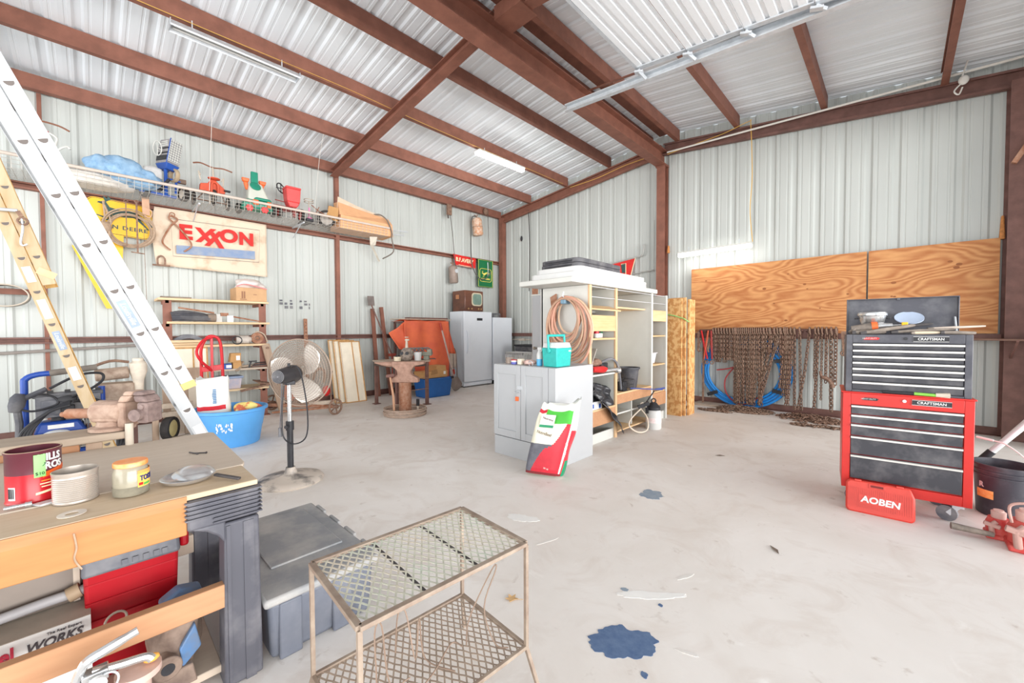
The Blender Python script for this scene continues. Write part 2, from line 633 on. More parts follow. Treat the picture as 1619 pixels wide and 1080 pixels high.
# columns of the gable wall
MB().box(-8.04, -7.9, YG - 0.16, YG - 0.02, 0, 4.47).build('column', RUST, wb, smooth=False)
b = MB().sect(IB(0.17, 0.16), (XC, YG - 0.09, 0), (XC, YG - 0.09, 4.62), (0, 1, 0))
b.box(XC - 0.1, XC + 0.1, YG - 0.19, YG - 0.01, 4.605, 4.62)
b.build('column', RUST, wb, smooth=False)
MB().sect(IB(0.25, 0.3), (1.07, YG - 0.17, 0), (1.07, YG - 0.17, 4.36), (0, 1, 0)).build('column', RUSTD, wb, smooth=False)
for sgn, xe in ((-1, XL + 0.06), (1, XR)):
    zb = lambda x: 4.95 - 0.112 * abs(x - XC)
    p0, p1 = V((XC + sgn * 0.02, YG - 0.09, zb(XC))), V((xe, YG - 0.09, zb(xe)))
    if sgn < 0:
        p0, p1 = p1, p0
    MB().sect(CH(0.08, 0.22, 0.012, 0.03), p0, p1).build('rafter', RUST if sgn < 0 else RUSTD, wb, smooth=False)

FOAM = mat('orange_foam', s2l(206, 140, 84), 0.9, 0, 0.2, 30, bump=0.3)
for x_, z0, z1 in ((0.93, 2.5, 2.8), (-3.33, 2.9, 3.05)):
    MB().taper((x_ - 0.02, x_ + 0.03, YG - 0.1, YG - 0.03), (x_ - 0.005, x_ + 0.02, YG - 0.08, YG - 0.03), z0, z1).build('foam_bead', FOAM, wb, bevel=0.015)

MB().bar((0.964,7.6,3.331), (1.128,7.6,3.659), 0.05, 0.05).build('knee_brace', RUSTO, wb, smooth=False)

cl = struct(MB().box(XC - 0.09, XC + 0.09, YF, YG - 0.02, 5.266, 5.277).build('ceiling', RUST, smooth=False))
for sgn in (-1, 1):
    xe = XL - 0.1 if sgn < 0 else XR + 0.15
    p = sheet(lambda s, d, r: (xe if r else XC, s, zroof(xe if r else XC) - d), 1, PRW).build('roof_panel', W_ROOF, cl, smooth=False, loc=(0, YG - 0.914, 0))
    for k in range(1, 11):
        c = p.copy()
        C.objects.link(c)
        c.location = (0, YG - 0.914 * (k + 1), 0)
for x in (-6.92, -5.76, -4.61, -3.66, -3.13, -2.09, -0.87, 0.40):
    z = zroof(x) - 0.105
    if x == -3.13:
        z -= 0.02
    MB().sect(CH(0.075, 0.2), (x, YG - 0.12, z), (x, YF, z)).build('purlin', RUST, cl, smooth=False)
MB().sect(CH(0.1, 0.18), (XL + 0.1, YG - 0.12, 4.56), (XL + 0.1, YF, 4.56)).build('eave_strut', RUST, cl, smooth=False)
MB().sect(CH(0.1, 0.18), (XR - 0.05, YG - 0.12, 4.56), (XR - 0.05, YF, 4.56)).build('eave_strut', RUST, cl, smooth=False)
MB().sect(IB(0.2, 0.28, 0.016), (XC, YG - 0.02, 4.765), (XC, YF, 4.765)).build('ridge_beam', RUST, cl, smooth=False)
for y in (3.35, YF + 0.25):
    for xe in (XL + 0.12, XR):
        MB().sect(IB(0.14, 0.13, 0.014), (XC, y, zroof(XC) - 0.275), (xe, y, zroof(xe) - 0.275)).build('rafter', RUST, cl, smooth=False)
MB().box(XC + 0.1, XC + 0.5, 3.22, 3.5, 4.86, 5.02).build('splice_plate', RUST, cl, smooth=False)

# unseen front and right walls, opened under headers beyond the doorway to admit light
wf = struct(MB().box(XL - 0.05, XR + 0.1, YF - 0.08, YF, 4.3, 5.2).build('wall_front', W_WALL, smooth=False))
wr = struct(MB().box(XR + 0.02, XR + 0.1, 7.3, YG, 0, 4.8).build('wall_right', W_WALL, smooth=False))
MB().box(XR + 0.02, XR + 0.1, YF, 7.3, 3.95, 4.8).build('wall_panel', W_WALL, wr, smooth=False)

# --- overhead sectional door, open under the roof
DOORW = mat('white_door_steel', s2l(240, 243, 246), 0.4, 0, 0.02, 3)
zd = lambda x: 4.31 - 0.108 * (x + 2.15)
dr = struct(MB().bar((-2.17, 0.78, zd(-2.17) + 0.02), (-2.17, 4.33, zd(-2.17) + 0.02), 0.03, 0.05).build('door_1', GALV, smooth=False))
for k in range(6):
    x0, x1 = -2.15 + 0.535 * k, -2.15 + 0.535 * k + 0.528
    pr = []
    nr = 5
    for j in range(nr):
        a = x0 + (x1 - x0) * j / nr
        st = (x1 - x0) / nr
        pr += [(a, 0), (a + st * 0.55, 0), (a + st * 0.65, 0.018), (a + st * 0.9, 0.018)]
    pr.append((x1, 0))
    b = MB()
    q = [(x, y, zd(x) + d) for y in (0.78, 4.30) for x, d in pr]
    n = len(pr)
    b.add(q, [(i, i + 1, n + i + 1, n + i) for i in range(n - 1)])
    b.build('door_section', DOORW, dr, smooth=False, solid=0.004)
    MB().bar((x0, 4.305, zd(x0) - 0.006), (x1, 4.305, zd(x1) - 0.006), 0.06, 0.012).build('end_stile', GALV, dr, smooth=False)
ztr = lambda x: 4.309 - 0.064 * (x + 3.227)
for k in range(7):
    x = -2.13 + 0.535 * k
    b = MB().bar((x - 0.06, 4.31, zd(x) - 0.03), (x + 0.03, 4.33, zd(x) - 0.05), 0.05, 0.02)
    b.bar((x - 0.02, 4.31, zd(x) - 0.02), (x + 0.05, 4.36, ztr(x) - 0.06), 0.02, 0.03)
    b.cyl((x, 4.33, ztr(x)), (x, 4.42, ztr(x)), 0.008, n=8)
    b.build('roller_hinge', GALV, dr, smooth=False)
MB().sect([(-0.03, -0.045), (0.03, -0.045), (0.03, -0.03), (-0.022, -0.03), (-0.022, 0.03), (0.03, 0.03), (0.03, 0.045), (-0.03, 0.045)], (-3.227, 4.42, ztr(-3.227)), (1.2, 4.42, ztr(1.2))).build('track', GALV, dr, smooth=False)
MB().sect([(-0.03, -0.045), (0.03, -0.045), (0.03, -0.03), (-0.022, -0.03), (-0.022, 0.03), (0.03, 0.03), (0.03, 0.045), (-0.03, 0.045)], (-3.227, 0.7, ztr(-3.227)), (1.2, 0.7, ztr(1.2))).build('track', GALV, dr, smooth=False)
MB().bar((-3.33, 5.15, 4.9), (-2.25, 4.45, 4.36), 0.04, 0.012).build('track_brace', RUST, dr, smooth=False)
MB().bar((-2.2, 4.46, 4.3), (-2.2, 4.46, 5.05), 0.03, 0.03).build('track_hanger', RUST, dr, smooth=False)
MB().bar((-0.2, 4.46, 4.2), (-0.2, 4.46, 4.9), 0.03, 0.03).build('track_hanger', RUST, dr, smooth=False)

# --- wires and conduit fixed to the steel
YWIRE = mat('yellow_wire', s2l(222, 176, 84), 0.6, 0, 0)
WWIRE = mat('white_wire', s2l(226, 222, 214), 0.6, 0, 0)
BWIRE = mat('black_wire', s2l(70, 66, 64), 0.6, 0, 0)
tag(MB().tube(curve_pts([(-5.72, YF, 5.0 - 0.22), (-5.71, 1.0, 4.79), (-5.715, 2.6, 4.82), (-5.71, 4.0, 4.79), (-5.72, 6.3, 4.8), (-5.7, 7.7, 4.79)], 6), 0.0038, 6).build('electric_wire', YWIRE), 'yellow electric wire running along the roof purlin above the tube lights', 'wire')
tag(MB().tube(curve_pts([(-5.6, 7.84, 4.72), (-4.9, 7.86, 4.75), (-4.2, 7.86, 4.84), (-3.55, 7.86, 4.86)], 6), 0.006, 6).build('electric_wire', YWIRE), 'yellow electric wire running along the gable rafter left of the ridge column', 'wire')
tag(MB().tube(curve_pts([(-3.3, 7.86, 4.8), (-2.9, 7.85, 4.82), (-2.3, 7.86, 4.86), (-1.9, 7.86, 4.93), (-1.86, 7.84, 4.85), (-1.83, 7.84, 4.0), (-1.85, 7.82, 3.4), (-1.8, 7.79, 2.86)], 6), 0.006, 6).build('electric_wire', YWIRE), 'yellow wire dropping from the gable rafter to the hanging tube light', 'wire')
tag(MB().cyl((-3.3, 7.84, 4.83), (1.2, 7.83, 4.64), 0.016, n=8).build('conduit', WWIRE), 'white conduit along the gable rafter right of the ridge column', 'pipe')
tag(MB().tube([(0.62, 7.8, 4.9), (0.55, 7.8, 4.62), (0.55, 7.79, 4.5)], 0.01, 6).ball((0.56, 7.78, 4.55), 0.05, 0.03, 0.06).tube(curve_pts([(0.56, 7.77, 4.53), (0.48, 7.77, 4.44), (0.52, 7.77, 4.38), (0.55, 7.77, 4.46)], 5), 0.009, 6).build('rope_knot', WWIRE), 'white rope knotted at the top of the right column', 'rope')
for i, (x, y, z0, z1) in enumerate(((-5.76, 1.25, 3.45, 4.8), (-5.76, 2.75, 3.5, 4.8))):
    tag(MB().tube(curve_pts([(-6.92, y, 4.7), (-7.2, y + 0.02, 4.3), (-7.44, y + 0.02, 3.47)], 5), 0.003, 5).build('shelf_hanger_wire', WWIRE), ['thin white wire from the purlin to the wire shelf beside the blue toy', 'thin white wire from the purlin to the wire shelf by the green ride-on'][i], 'wire')


# --- tube lights
LAMP = mat('lit_tube', (1, 0.98, 0.94), 0.5, 0, 0, emit=11)
TUBEOFF = mat('unlit_tube', s2l(214, 214, 210), 0.3, 0, 0)


LAMP2 = mat('bright_lit_tube', (1, 0.98, 0.94), 0.5, 0, 0, emit=30)


def tube_light(name, label, p0, p1, lit, refl, lamp=LAMP):
    t = thing(name, label, 'light', loc=(V(p0) + V(p1)) / 2)
    o = (V(p0) + V(p1)) / 2
    d = (V(p1) - V(p0)).normalized()
    L = (V(p1) - V(p0)).length
    M_ = frame_m((0, 0, 0), d, (0, 0, 1))
    if refl:
        MB(M_).sect([(-0.03, 0.03), (-0.08, -0.03), (-0.075, -0.045), (-0.072, -0.03), (-0.026, 0.024), (0.026, 0.024), (0.072, -0.03), (0.075, -0.045), (0.08, -0.03), (0.03, 0.03)], (-L / 2, 0, 0), (L / 2, 0, 0)).build('reflector', GALV, t, smooth=False)
        for e in (-1, 1):
            MB(M_).box(e * L / 2 - 0.004, e * L / 2 + 0.004, -0.075, 0.075, -0.04, 0.03).build('end_cap', GALV, t, smooth=False)
        for s_ in (-0.03, 0.03):
            MB(M_).cyl((-L / 2 + 0.03, s_, -0.012), (L / 2 - 0.03, s_, -0.012), 0.013, n=10).build('tube', LAMP if lit else TUBEOFF, t)
    else:
        MB(M_).box(-L / 2, L / 2, -0.075, 0.075, 0.02, 0.045).build('housing', WHITE, t, smooth=False)
        MB(M_).sect([(-0.05, 0.02), (-0.05, -0.02), (-0.03, -0.04), (0.03, -0.04), (0.05, -0.02), (0.05, 0.02)], (-L / 2, 0, 0), (L / 2, 0, 0)).build('diffuser', lamp, t)
    for e in (-0.35, 0.35):
        MB(M_).bar((e * L, 0, 0.03), (e * L, 0, 0.13), 0.01, 0.02).build('hanger', GALV, t, smooth=False)
    return t


tube_light('tube_light', 'unlit tube light with long metal reflector under the left roof purlin', (-5.72, 0.66, 4.69), (-5.72, 1.95, 4.69), False, True)
tube_light('tube_light', 'glowing tube light under the roof purlin left of the ridge beam', (-5.72, 5.05, 4.70), (-5.72, 6.32, 4.72), True, False, LAMP2)
tube_light('tube_light', 'glowing tube light hanging in front of the gable wall above the plywood', (-3.0, 7.7, 2.775), (-1.8, 7.7, 2.795), True, False)

# ================================================================== ladders
FIBER = mat('weathered_fiberglass', s2l(200, 180, 148), 0.55, 0, 0, 6, col2=s2l(184, 156, 116), stretch=(2, 2, 0.4))
FIBER2 = mat('yellowed_fiberglass', s2l(208, 164, 96), 0.55, 0, 0, 6, col2=s2l(184, 142, 84))
LBLUE = mat('blue_label', s2l(150, 164, 184), 0.6, 0, 0.1)


def ladder(name, label, a0, u, n, gap, tA, tB, width, mA, mB, cap, depth):
    """two-section extension ladder; a0 a rung centre on the near rail, u down the rail, n climbing side"""
    a0, u, n = V(a0), V(u).normalized(), V(n)
    foot = a0 + u * tA[1]
    t = thing(name, label, 'ladder', loc=foot)
    o = a0 - foot
    x = V((1, 0, 0))
    d2 = depth / 2

    def rail(off, xo, ta, tb, sgn, m, nm):
        c = o + n * off + x * xo
        pr = [(-d2, 0), (-d2, -0.03), (-d2 + 0.004, -0.03), (-d2 + 0.004, -0.004), (d2 - 0.004, -0.004), (d2 - 0.004, -0.03), (d2, -0.03), (d2, 0)]
        b = MB()
        q = [c + u * tt + n * a + x * (b2 * sgn) for tt in (ta, tb) for a, b2 in pr]
        k = len(pr)
        b.add(q, [tuple(range(k)), tuple(range(k, 2 * k))] + [(i, (i + 1) % k, k + (i + 1) % k, k + i) for i in range(k)])
        return b.build(nm, m, t, smooth=False)
    for off, (ta, tb), m, nm in ((0, tA, mA, 'base_rail'), (gap, tB, mB, 'fly_rail')):
        for xo, sg in ((0, 1), (-width, -1)):
            rail(off, xo, ta, tb, sg, FIBER2 if (sg < 0 and m == FIBER) else m, nm)
        proto = None
        k0, k1 = math.ceil((ta + 0.1) / 0.3048), math.floor((tb - 0.12) / 0.3048)
        for k in range(k0, k1 + 1):
            if proto is None:
                b = MB()
                pts = [(0.023 * math.cos(a), 0.026 * math.sin(a)) for a in [PI + PI * i / 8 for i in range(9)]]
                pts = [(p[0], p[1] + 0.009) for p in pts]
                b.k = 0
                ring = [(p[0] * 1.3, p[1] * 1.45 + 0.002) for p in pts]
                for pts_, x0, x1, mi in ((ring, 0.0005, 0.003, 0), (pts, -width, 0.0035, 1)):
                    b.k = mi
                    b.prism([n * a - u * c_ + x * x0 for a, c_ in pts_], x * (x1 - x0))
                proto = b.build('rung', [cap, DKSLOT], t, smooth=False)
                r = proto
            else:
                r = proto.copy()
                C.objects.link(r)
            r.location = o + n * off + u * (0.3048 * k)
    return t, o, u, n


ALUD = mat('dull_aluminium_rail', s2l(184, 186, 188), 0.45, 0.1, 0.03, 4)
l1, o1, u1, n1 = ladder('extension_ladder', 'aluminium extension ladder leaning above the blue tub with a yellow tip', (-3.688, -0.246, 2.478), (-0.03, 0.394, -0.918), (0, 0.919, 0.394), 0.084, (-2.3, 2.69), (-2.45, 1.66), 0.40, ALUD, ALUD, ALU, 0.077)
l2, o2, u2, n2 = ladder('extension_ladder', 'cream fiberglass extension ladder leaning by the blue pressure washer', (-5.641, -0.493, 2.321), (0.02, 0.273, -0.962), (0, 0.962, 0.273), 0.092, (-2.2, 2.4), (-2.3, 0.56), 0.40, FIBER, FIBER, FIBER, 0.085)
X1 = V((1, 0, 0))


def sticker(par, o, u, n, t0, t1, w, m, off=0.0, dx=0.0015, name='sticker'):
    c = o + n * off + X1 * dx
    return MB().prism([c + u * t0 - n * w / 2, c + u * t0 + n * w / 2, c + u * t1 + n * w / 2, c + u * t1 - n * w / 2], X1 * 0.001).build(name, m, par, smooth=False)


LTXT = mat('sticker_print', s2l(214, 216, 218), 0.6, 0, 0.05, 40)
for t0, t1, m in ((0.68, 0.86, LTXT), (1.33, 1.5, LTXT), (1.6, 1.72, LTXT), (1.96, 2.1, LTXT)):
    sticker(l1, o1, u1, n1, t0, t1, 0.055, m)
sticker(l1, o1, u1, n1, 0.98, 1.17, 0.05, LBLUE)
text('Louisville', 0.042, WHITEP, l1, o1 + u1 * 1.075 + X1 * 0.003, u1, n1, shear=0.25)
MB().prism([o1 + n1 * (0.083 - 0.042) + u1 * 1.64 + X1 * 0.002, o1 + n1 * (0.083 + 0.042) + u1 * 1.64 + X1 * 0.002, o1 + n1 * (0.083 + 0.042) + u1 * 1.69 + X1 * 0.002, o1 + n1 * (0.083 - 0.042) + u1 * 1.69 + X1 * 0.002], X1 * -0.036).build('rail_tip', mat('yellow_rubber_tip', s2l(232, 196, 120), 0.6), l1, smooth=False)
for t0, t1 in ((0.38, 0.52), (0.68, 0.86), (1.33, 1.46)):
    sticker(l2, o2, u2, n2, t0, t1, 0.055, LTXT)
sticker(l2, o2, u2, n2, 0.98, 1.16, 0.05, LBLUE)
text('Louisville', 0.042, WHITEP, l2, o2 + u2 * 1.07 + X1 * 0.003, u2, n2, shear=0.25)
MB().bar(o2 + n2 * 0.06 + u2 * 0.42 + X1 * 0.004, o2 + n2 * 0.15 + u2 * 0.5 + X1 * 0.004, 0.006, 0.06).build('rung_lock', mat('tan_bracket', s2l(226, 196, 150), 0.6), l2, smooth=False)

hk = thing('hanging_hook', 'grey bar with a rusty eye and steel hook hanging on the fiberglass ladder', 'hook', loc=(-5.58,-0.447,2.363))
hk_l = V(hk.location)
MB().cyl(V((-5.6,-0.543,2.429)) - hk_l, V((-5.58,-0.418,2.435)) - hk_l, 0.014, n=10).build('bar', GALV, hk)
MB().torus(V((-5.57,-0.391,2.345)) - hk_l, 0.03, 0.008, (1, 0, 0), 16, 6).bar(V((-5.57,-0.417,2.428)) - hk_l, V((-5.57,-0.397,2.382)) - hk_l, 0.02, 0.03).build('eye', RUSTY, hk)
MB().tube(curve_pts([V(p) - hk_l for p in ((-5.57,-0.397,2.366), (-5.57,-0.392,2.278), (-5.57,-0.406,2.166), (-5.57,-0.396,2.134), (-5.57,-0.37,2.149))], 5), 0.008, 6).build('steel_hook', GALV, hk)

# ================================================================== things fixed to the left wall (local x = along wall, -y = into the room)
WX = XL + 0.13
LW = PI / 2


def deer(b, s=1.0, m=None, flip=1):
    """leaping stag outline, about 1 unit wide, as thin plates"""
    T = lambda pts: [(flip * x * s, 0, z * s) for x, z in pts]
    body = [(-0.30, 0.10), (-0.22, 0.16), (-0.08, 0.13), (0.12, 0.13), (0.24, 0.10), (0.32, 0.02), (0.27, -0.04), (0.16, -0.01), (0.0, -0.03), (-0.16, -0.02), (-0.26, 0.03)]
    neck = [(-0.30, 0.08), (-0.22, 0.16), (-0.28, 0.27), (-0.40, 0.26), (-0.42, 0.23), (-0.34, 0.21)]
    l1_ = [(-0.26, 0.02), (-0.18, 0.0), (-0.32, -0.06), (-0.43, -0.03), (-0.44, -0.05), (-0.31, -0.10)]
    l2_ = [(-0.24, 0.0), (-0.17, -0.02), (-0.26, -0.11), (-0.36, -0.13), (-0.36, -0.15), (-0.24, -0.14)]
    h1 = [(0.24, 0.08), (0.32, 0.02), (0.42, -0.06), (0.52, -0.17), (0.49, -0.18), (0.38, -0.09), (0.26, -0.02)]
    h2 = [(0.22, 0.04), (0.28, -0.03), (0.36, -0.14), (0.44, -0.25), (0.41, -0.25), (0.32, -0.15), (0.2, -0.03)]
    an = [(-0.29, 0.26), (-0.2, 0.33), (-0.12, 0.34), (-0.2, 0.35), (-0.26, 0.42), (-0.25, 0.34), (-0.33, 0.4), (-0.31, 0.32)]
    for q in (body, neck, l1_, l2_, h1, h2, an):
        b.prism(T(q), (0, -0.002, 0))
    return b


# wire shelf high on the wall
WIREM = mat('pale_shelf_wire', s2l(196, 192, 184), 0.5, 0.3, 0.05)
RAILM = mat('dusty_pipe', s2l(206, 192, 180), 0.6, 0, 0.08, 10)
ws = thing('wire_shelf', 'long wire mesh shelf high on the left wall holding old toys', 'shelf', loc=(XL + 0.1, 1.5, 3.28), rz=LW)
MB().cyl((-2.85, -0.59, 0.155), (2.72, -0.59, 0.165), 0.02, n=10).build('front_rail', RAILM, ws)
MB().cyl((2.3, -0.5, 0.12), (3.2, -0.48, 0.19), 0.014, n=8).cyl((2.3, -0.42, 0.05), (3.15, -0.42, 0.12), 0.014, n=8).build('spare_rod', GALV, ws)
b = MB()
for i in range(9):
    y = -0.02 - 0.07 * i
    b.tube([(-2.85, y, 0), (2.68, y, 0)], 0.003, 4)
for z in (0.05, 0.1):
    b.tube([(-2.85, -0.585, z), (2.68, -0.585, z)], 0.003, 4)
for i in range(75):
    x = -2.84 + i * 0.0746
    b.tube([(x, -0.02, 0.004), (x, -0.58, 0.004), (x, -0.59, 0.155)], 0.0028, 4)
b.build('wire_mesh', WIREM, ws, smooth=False)
for x in (-2.2, -0.35, 1.1):
    MB().bar((x, 0, -0.02), (x, -0.57, -0.02), 0.02, 0.02).bar((x, -0.02, -0.2), (x, -0.4, -0.03), 0.012, 0.012).build('bracket', GALV, ws, smooth=False)
MB().prism([(2.4, -0.38, -0.02), (2.5, -0.5, -0.03), (2.53, -0.36, -0.17), (2.45, -0.3, -0.2)], (0.006, 0.006, 0)).bar((2.45, -0.35, -0.17), (2.77, -0.06, -0.43), 0.04, 0.01).build('bracket', mat('pale_bracket', s2l(216, 208, 194), 0.6), ws, smooth=False)

SHZ = 3.287


def wheel(b, c, r, w, ax=(1, 0, 0)):
    ax = V(ax).normalized()
    b.lathe([(r * 0.72, -w / 2), (r * 0.95, -w / 2), (r, -w / 4), (r, w / 4), (r * 0.95, w / 2), (r * 0.72, w / 2), (r * 0.72, -w / 2)], 20, c, ax, caps=False)
    return b


def disc(b, c, r, w, ax=(1, 0, 0), n=18):
    ax = V(ax).normalized()
    c = V(c)
    return b.cyl(c - ax * w / 2, c + ax * w / 2, r, n=n)


TIRE = mat('black_tyre_rubber', s2l(52, 48, 46), 0.7, 0, 0.2, 20)
HUBM = mat('pale_wheel_hub', s2l(198, 186, 170), 0.6, 0, 0.1)


def wheels(t, specs, mt=TIRE, mh=HUBM, w=0.03, ax=(1, 0, 0)):
    """each wheel a part, its hub a sub-part"""
    for c, r in specs:
        o = wheel(MB(), c, r, w, ax).build('wheel', mt, t)
        disc(MB(), c, r * 0.73, w * 0.7, ax).build('hub', mh, o)


# tricycle behind the aluminium ladder
t = thing('tricycle', 'red and white tricycle with a curved brown handlebar behind the ladder on the wire shelf', 'tricycle', loc=(-7.72, -0.3, SHZ), rz=LW)
BROWNB = mat('brown_handlebar_rust', s2l(138, 92, 72), 0.6, 0, 0.15)
MB().tube(curve_pts([(-0.15, 0, 0.69), (-0.05, -0.01, 0.7), (0.08, -0.01, 0.69), (0.17, -0.02, 0.65)], 5), 0.011, 8).build('handlebar', BROWNB, t)
MB().tube([(-0.13, 0, 0.68), (-0.08, 0, 0.6), (-0.01, 0, 0.585)], 0.012, 8).build('stem', RED, t)
MB().tube(curve_pts([(0.0, 0, 0.58), (0.06, -0.01, 0.53), (0.045, -0.01, 0.44), (0.0, 0, 0.2), (0, 0, 0.1)], 5), 0.012, 8).tube(curve_pts([(0.0, 0, 0.3), (0.1, -0.02, 0.42), (0.15, -0.03, 0.445), (0.17, -0.03, 0.42)], 5), 0.014, 8).tube([(0, 0, 0.2), (0.1, 0.16, 0.1)], 0.012, 8).build('frame', WHITE, t)
wheels(t, (((-0.1, 0, 0.1), 0.09), ((0.02, 0.16, 0.09), 0.09), ((0.2, 0.16, 0.09), 0.09)))
MB().tube([(0.02, 0.16, 0.09), (0.2, 0.16, 0.09)], 0.008, 6).tube([(-0.1, 0, 0.1), (0, 0, 0.2)], 0.01, 6).build('axle', HUBM, t)
tr_ = thing('metal_tray', 'rusty metal frame tray lying at the far left end of the wire shelf', 'tray', loc=(-7.62, -0.35, SHZ), rz=LW)
MB().box(-0.12, 0.1, -0.1, 0.1, 0, 0.012).build('plate', RUSTD, tr_, smooth=False)
MB().tube([(-0.12, -0.1, 0.02), (0.1, -0.1, 0.02), (0.1, 0.1, 0.02), (-0.12, 0.1, 0.02)], 0.008, 6, True).tube(curve_pts([(-0.1, 0, 0.02), (0, -0.02, 0.14), (0.08, 0, 0.02)], 5), 0.006, 6).build('wire_bow', RUSTY, tr_)


def lump(c, rx, ry, rz, seed, m, name, label=None, cat=None, parent=None, amp=0.13, n=28, mm=18, flat=0.0, group=None):
    rr = random.Random(seed)
    ph = [(rr.uniform(0, 6.3), rr.uniform(0, 6.3), rr.randint(2, 7), rr.randint(2, 6), rr.uniform(0.3, 1)) for _ in range(9)]
    b = MB()
    q, fs = [], []
    for i in range(mm + 1):
        t_ = PI * i / mm
        for k in range(n):
            a = 2 * PI * k / n
            f = 1 + amp * math.sin(t_) * sum(A * math.sin(ka * a + p1) * math.sin(kt * t_ + p2) for p1, p2, ka, kt, A in ph) / 2.2
            z = rz * math.cos(t_) * f
            z = max(z, -rz * (1 - flat))
            q.append((rx * math.sin(t_) * math.cos(a) * f, ry * math.sin(t_) * math.sin(a) * f, z))
    for i in range(mm):
        for k in range(n):
            l = (k + 1) % n
            fs.append((i * n + k, (i + 1) * n + k, (i + 1) * n + l, i * n + l))
    b.add(q, fs)
    o = b.build(name, m, parent, loc=c, ang=80)
    if label:
        tag(o, label, cat, group)
    return o


BLUCL = mat('light_blue_cloth', s2l(154, 186, 212), 0.9, 0, 0, 16, col2=s2l(118, 156, 192), bump=0.4)
lump((-7.72, 0.08, SHZ + 0.08), 0.22, 0.36, 0.13, 3, mat('white_sheet', s2l(222, 216, 208), 0.9, 0, 0.06), 'folded_sheet', 'crumpled white sheet under the blue cloth on the wire shelf', 'cloth', flat=0.4)
t = lump((-7.66, 0.34, SHZ + 0.26), 0.2, 0.25, 0.2, 5, BLUCL, 'cloth_bundle', 'bundled light blue cloth on the wire shelf beside the blue pedal tractor', 'cloth', amp=0.2)
lump((0.02, 0.2, -0.06), 0.17, 0.2, 0.14, 6, BLUCL, 'sleeve', parent=t, amp=0.2)
lump((0.0, -0.2, 0.0), 0.17, 0.16, 0.16, 8, BLUCL, 'sleeve', parent=t, amp=0.2)

# blue pedal tractor standing on its end
t = thing('pedal_tractor', 'blue pedal tractor standing on end on the wire shelf, grille up', 'toy tractor', loc=(-7.7, 0.86, SHZ), rz=LW)
DEC = mat('grey_decal_panel', s2l(150, 146, 146), 0.5, 0, 0.15, 30)
h = MB(Matrix.Translation((-0.01, 0, 0.66)) @ Matrix.Rotation(math.radians(9), 4, 'Y') @ Matrix.Rotation(math.radians(24), 4, 'Z'))
h.taper((-0.075, 0.085, -0.1, 0.14), (-0.07, 0.075, -0.1, 0.14), -0.16, 0.2)
h.build('hood', DEC, t, bevel=0.01)
MB(h.m).box(-0.07, 0.08, -0.115, -0.1, -0.13, 0.19).build('grille', WHITE, t, bevel=0.006)
b = MB(h.m)
for i in range(9):
    b.box(-0.07, 0.08, -0.119, -0.115, -0.12 + 0.034 * i, -0.116 + 0.034 * i)
for i in range(5):
    b.box(-0.06 + 0.03 * i, -0.057 + 0.03 * i, -0.119, -0.115, -0.12, 0.18)
b.build('grille_bars', GREYP, t, smooth=False)['kind'] = 'stuff'
b = MB(h.m)
b.taper((-0.05, 0.06, -0.09, 0.1), (-0.08, 0.09, -0.125, 0.14), -0.24, -0.16)
b.box(-0.08, -0.068, -0.112, -0.1, -0.16, 0.205)
b.build('blue_cowl', BLUE, t, bevel=0.01)
for z0, z1 in ((0.05, 0.07), (-0.02, 0.0), (-0.12, -0.05)):
    MB(h.m).box(-0.081, -0.072, -0.09, 0.13, z0, z1).build('side_stripe', BLACK, t, smooth=False)
for k, z0 in enumerate((0.09, 0.12, 0.15)):
    MB(h.m).box(-0.0795, -0.07, -0.07 + 0.01 * k, 0.09, z0, z0 + 0.018).build('side_decal', WHITE, t, smooth=False)
MB().tube([(-0.06, -0.02, 0.05), (-0.06, -0.02, 0.48)], 0.022, 8).tube([(0.05, -0.02, 0.1), (0.06, -0.02, 0.44)], 0.016, 8).bar((-0.35, 0, 0.07), (0.06, 0, 0.05), 0.05, 0.03).tube([(-0.05, -0.04, 0.3), (0.1, -0.05, 0.28)], 0.012, 6).build('frame', BLUE, t)
wheel(MB(), (0.03, -0.04, 0.36), 0.1, 0.05, (0.9, 0.4, 0)).build('front_tyre', mat('tan_wheel', s2l(180, 160, 132), 0.7), t)
MB().box(0.07, 0.17, -0.04, 0.02, 0.27, 0.33).build('pedal', mat('brown_pedal', s2l(120, 100, 86), 0.7), t, bevel=0.006)
wheels(t, (((0.13, -0.08, 0.1), 0.1), ((-0.28, 0.05, 0.1), 0.1)), w=0.07, ax=(0.95, 0.3, 0))
MB().torus((-0.14, 0.02, 0.72), 0.1, 0.007, (0.9, 0.5, 0.1), 22, 6, sx=0.8).tube([(-0.14, 0.02, 0.62), (-0.14, 0.02, 0.82)], 0.006, 6).tube([(-0.14, 0.02, 0.72), (-0.02, 0.02, 0.7)], 0.008, 6).build('steering_wheel', WHITE, t)
MB().grid(lambda u, v: (-0.30 + 0.2 * u, -0.02 + 0.03 * v, 0.31 + 0.13 * v - 0.06 * math.sin(PI * v) - 0.02 * (2 * u - 1) ** 2), 8, 8).build('seat_pan', mat('pale_seat_pan', s2l(214, 212, 208), 0.5), t, solid=0.01)
MB().bar((-0.14, 0, 0.1), (-0.02, -0.03, 0.3), 0.05, 0.03).ball((-0.16, -0.02, 0.16), 0.08, 0.05, 0.07).build('gear_cover', BLACK, t)

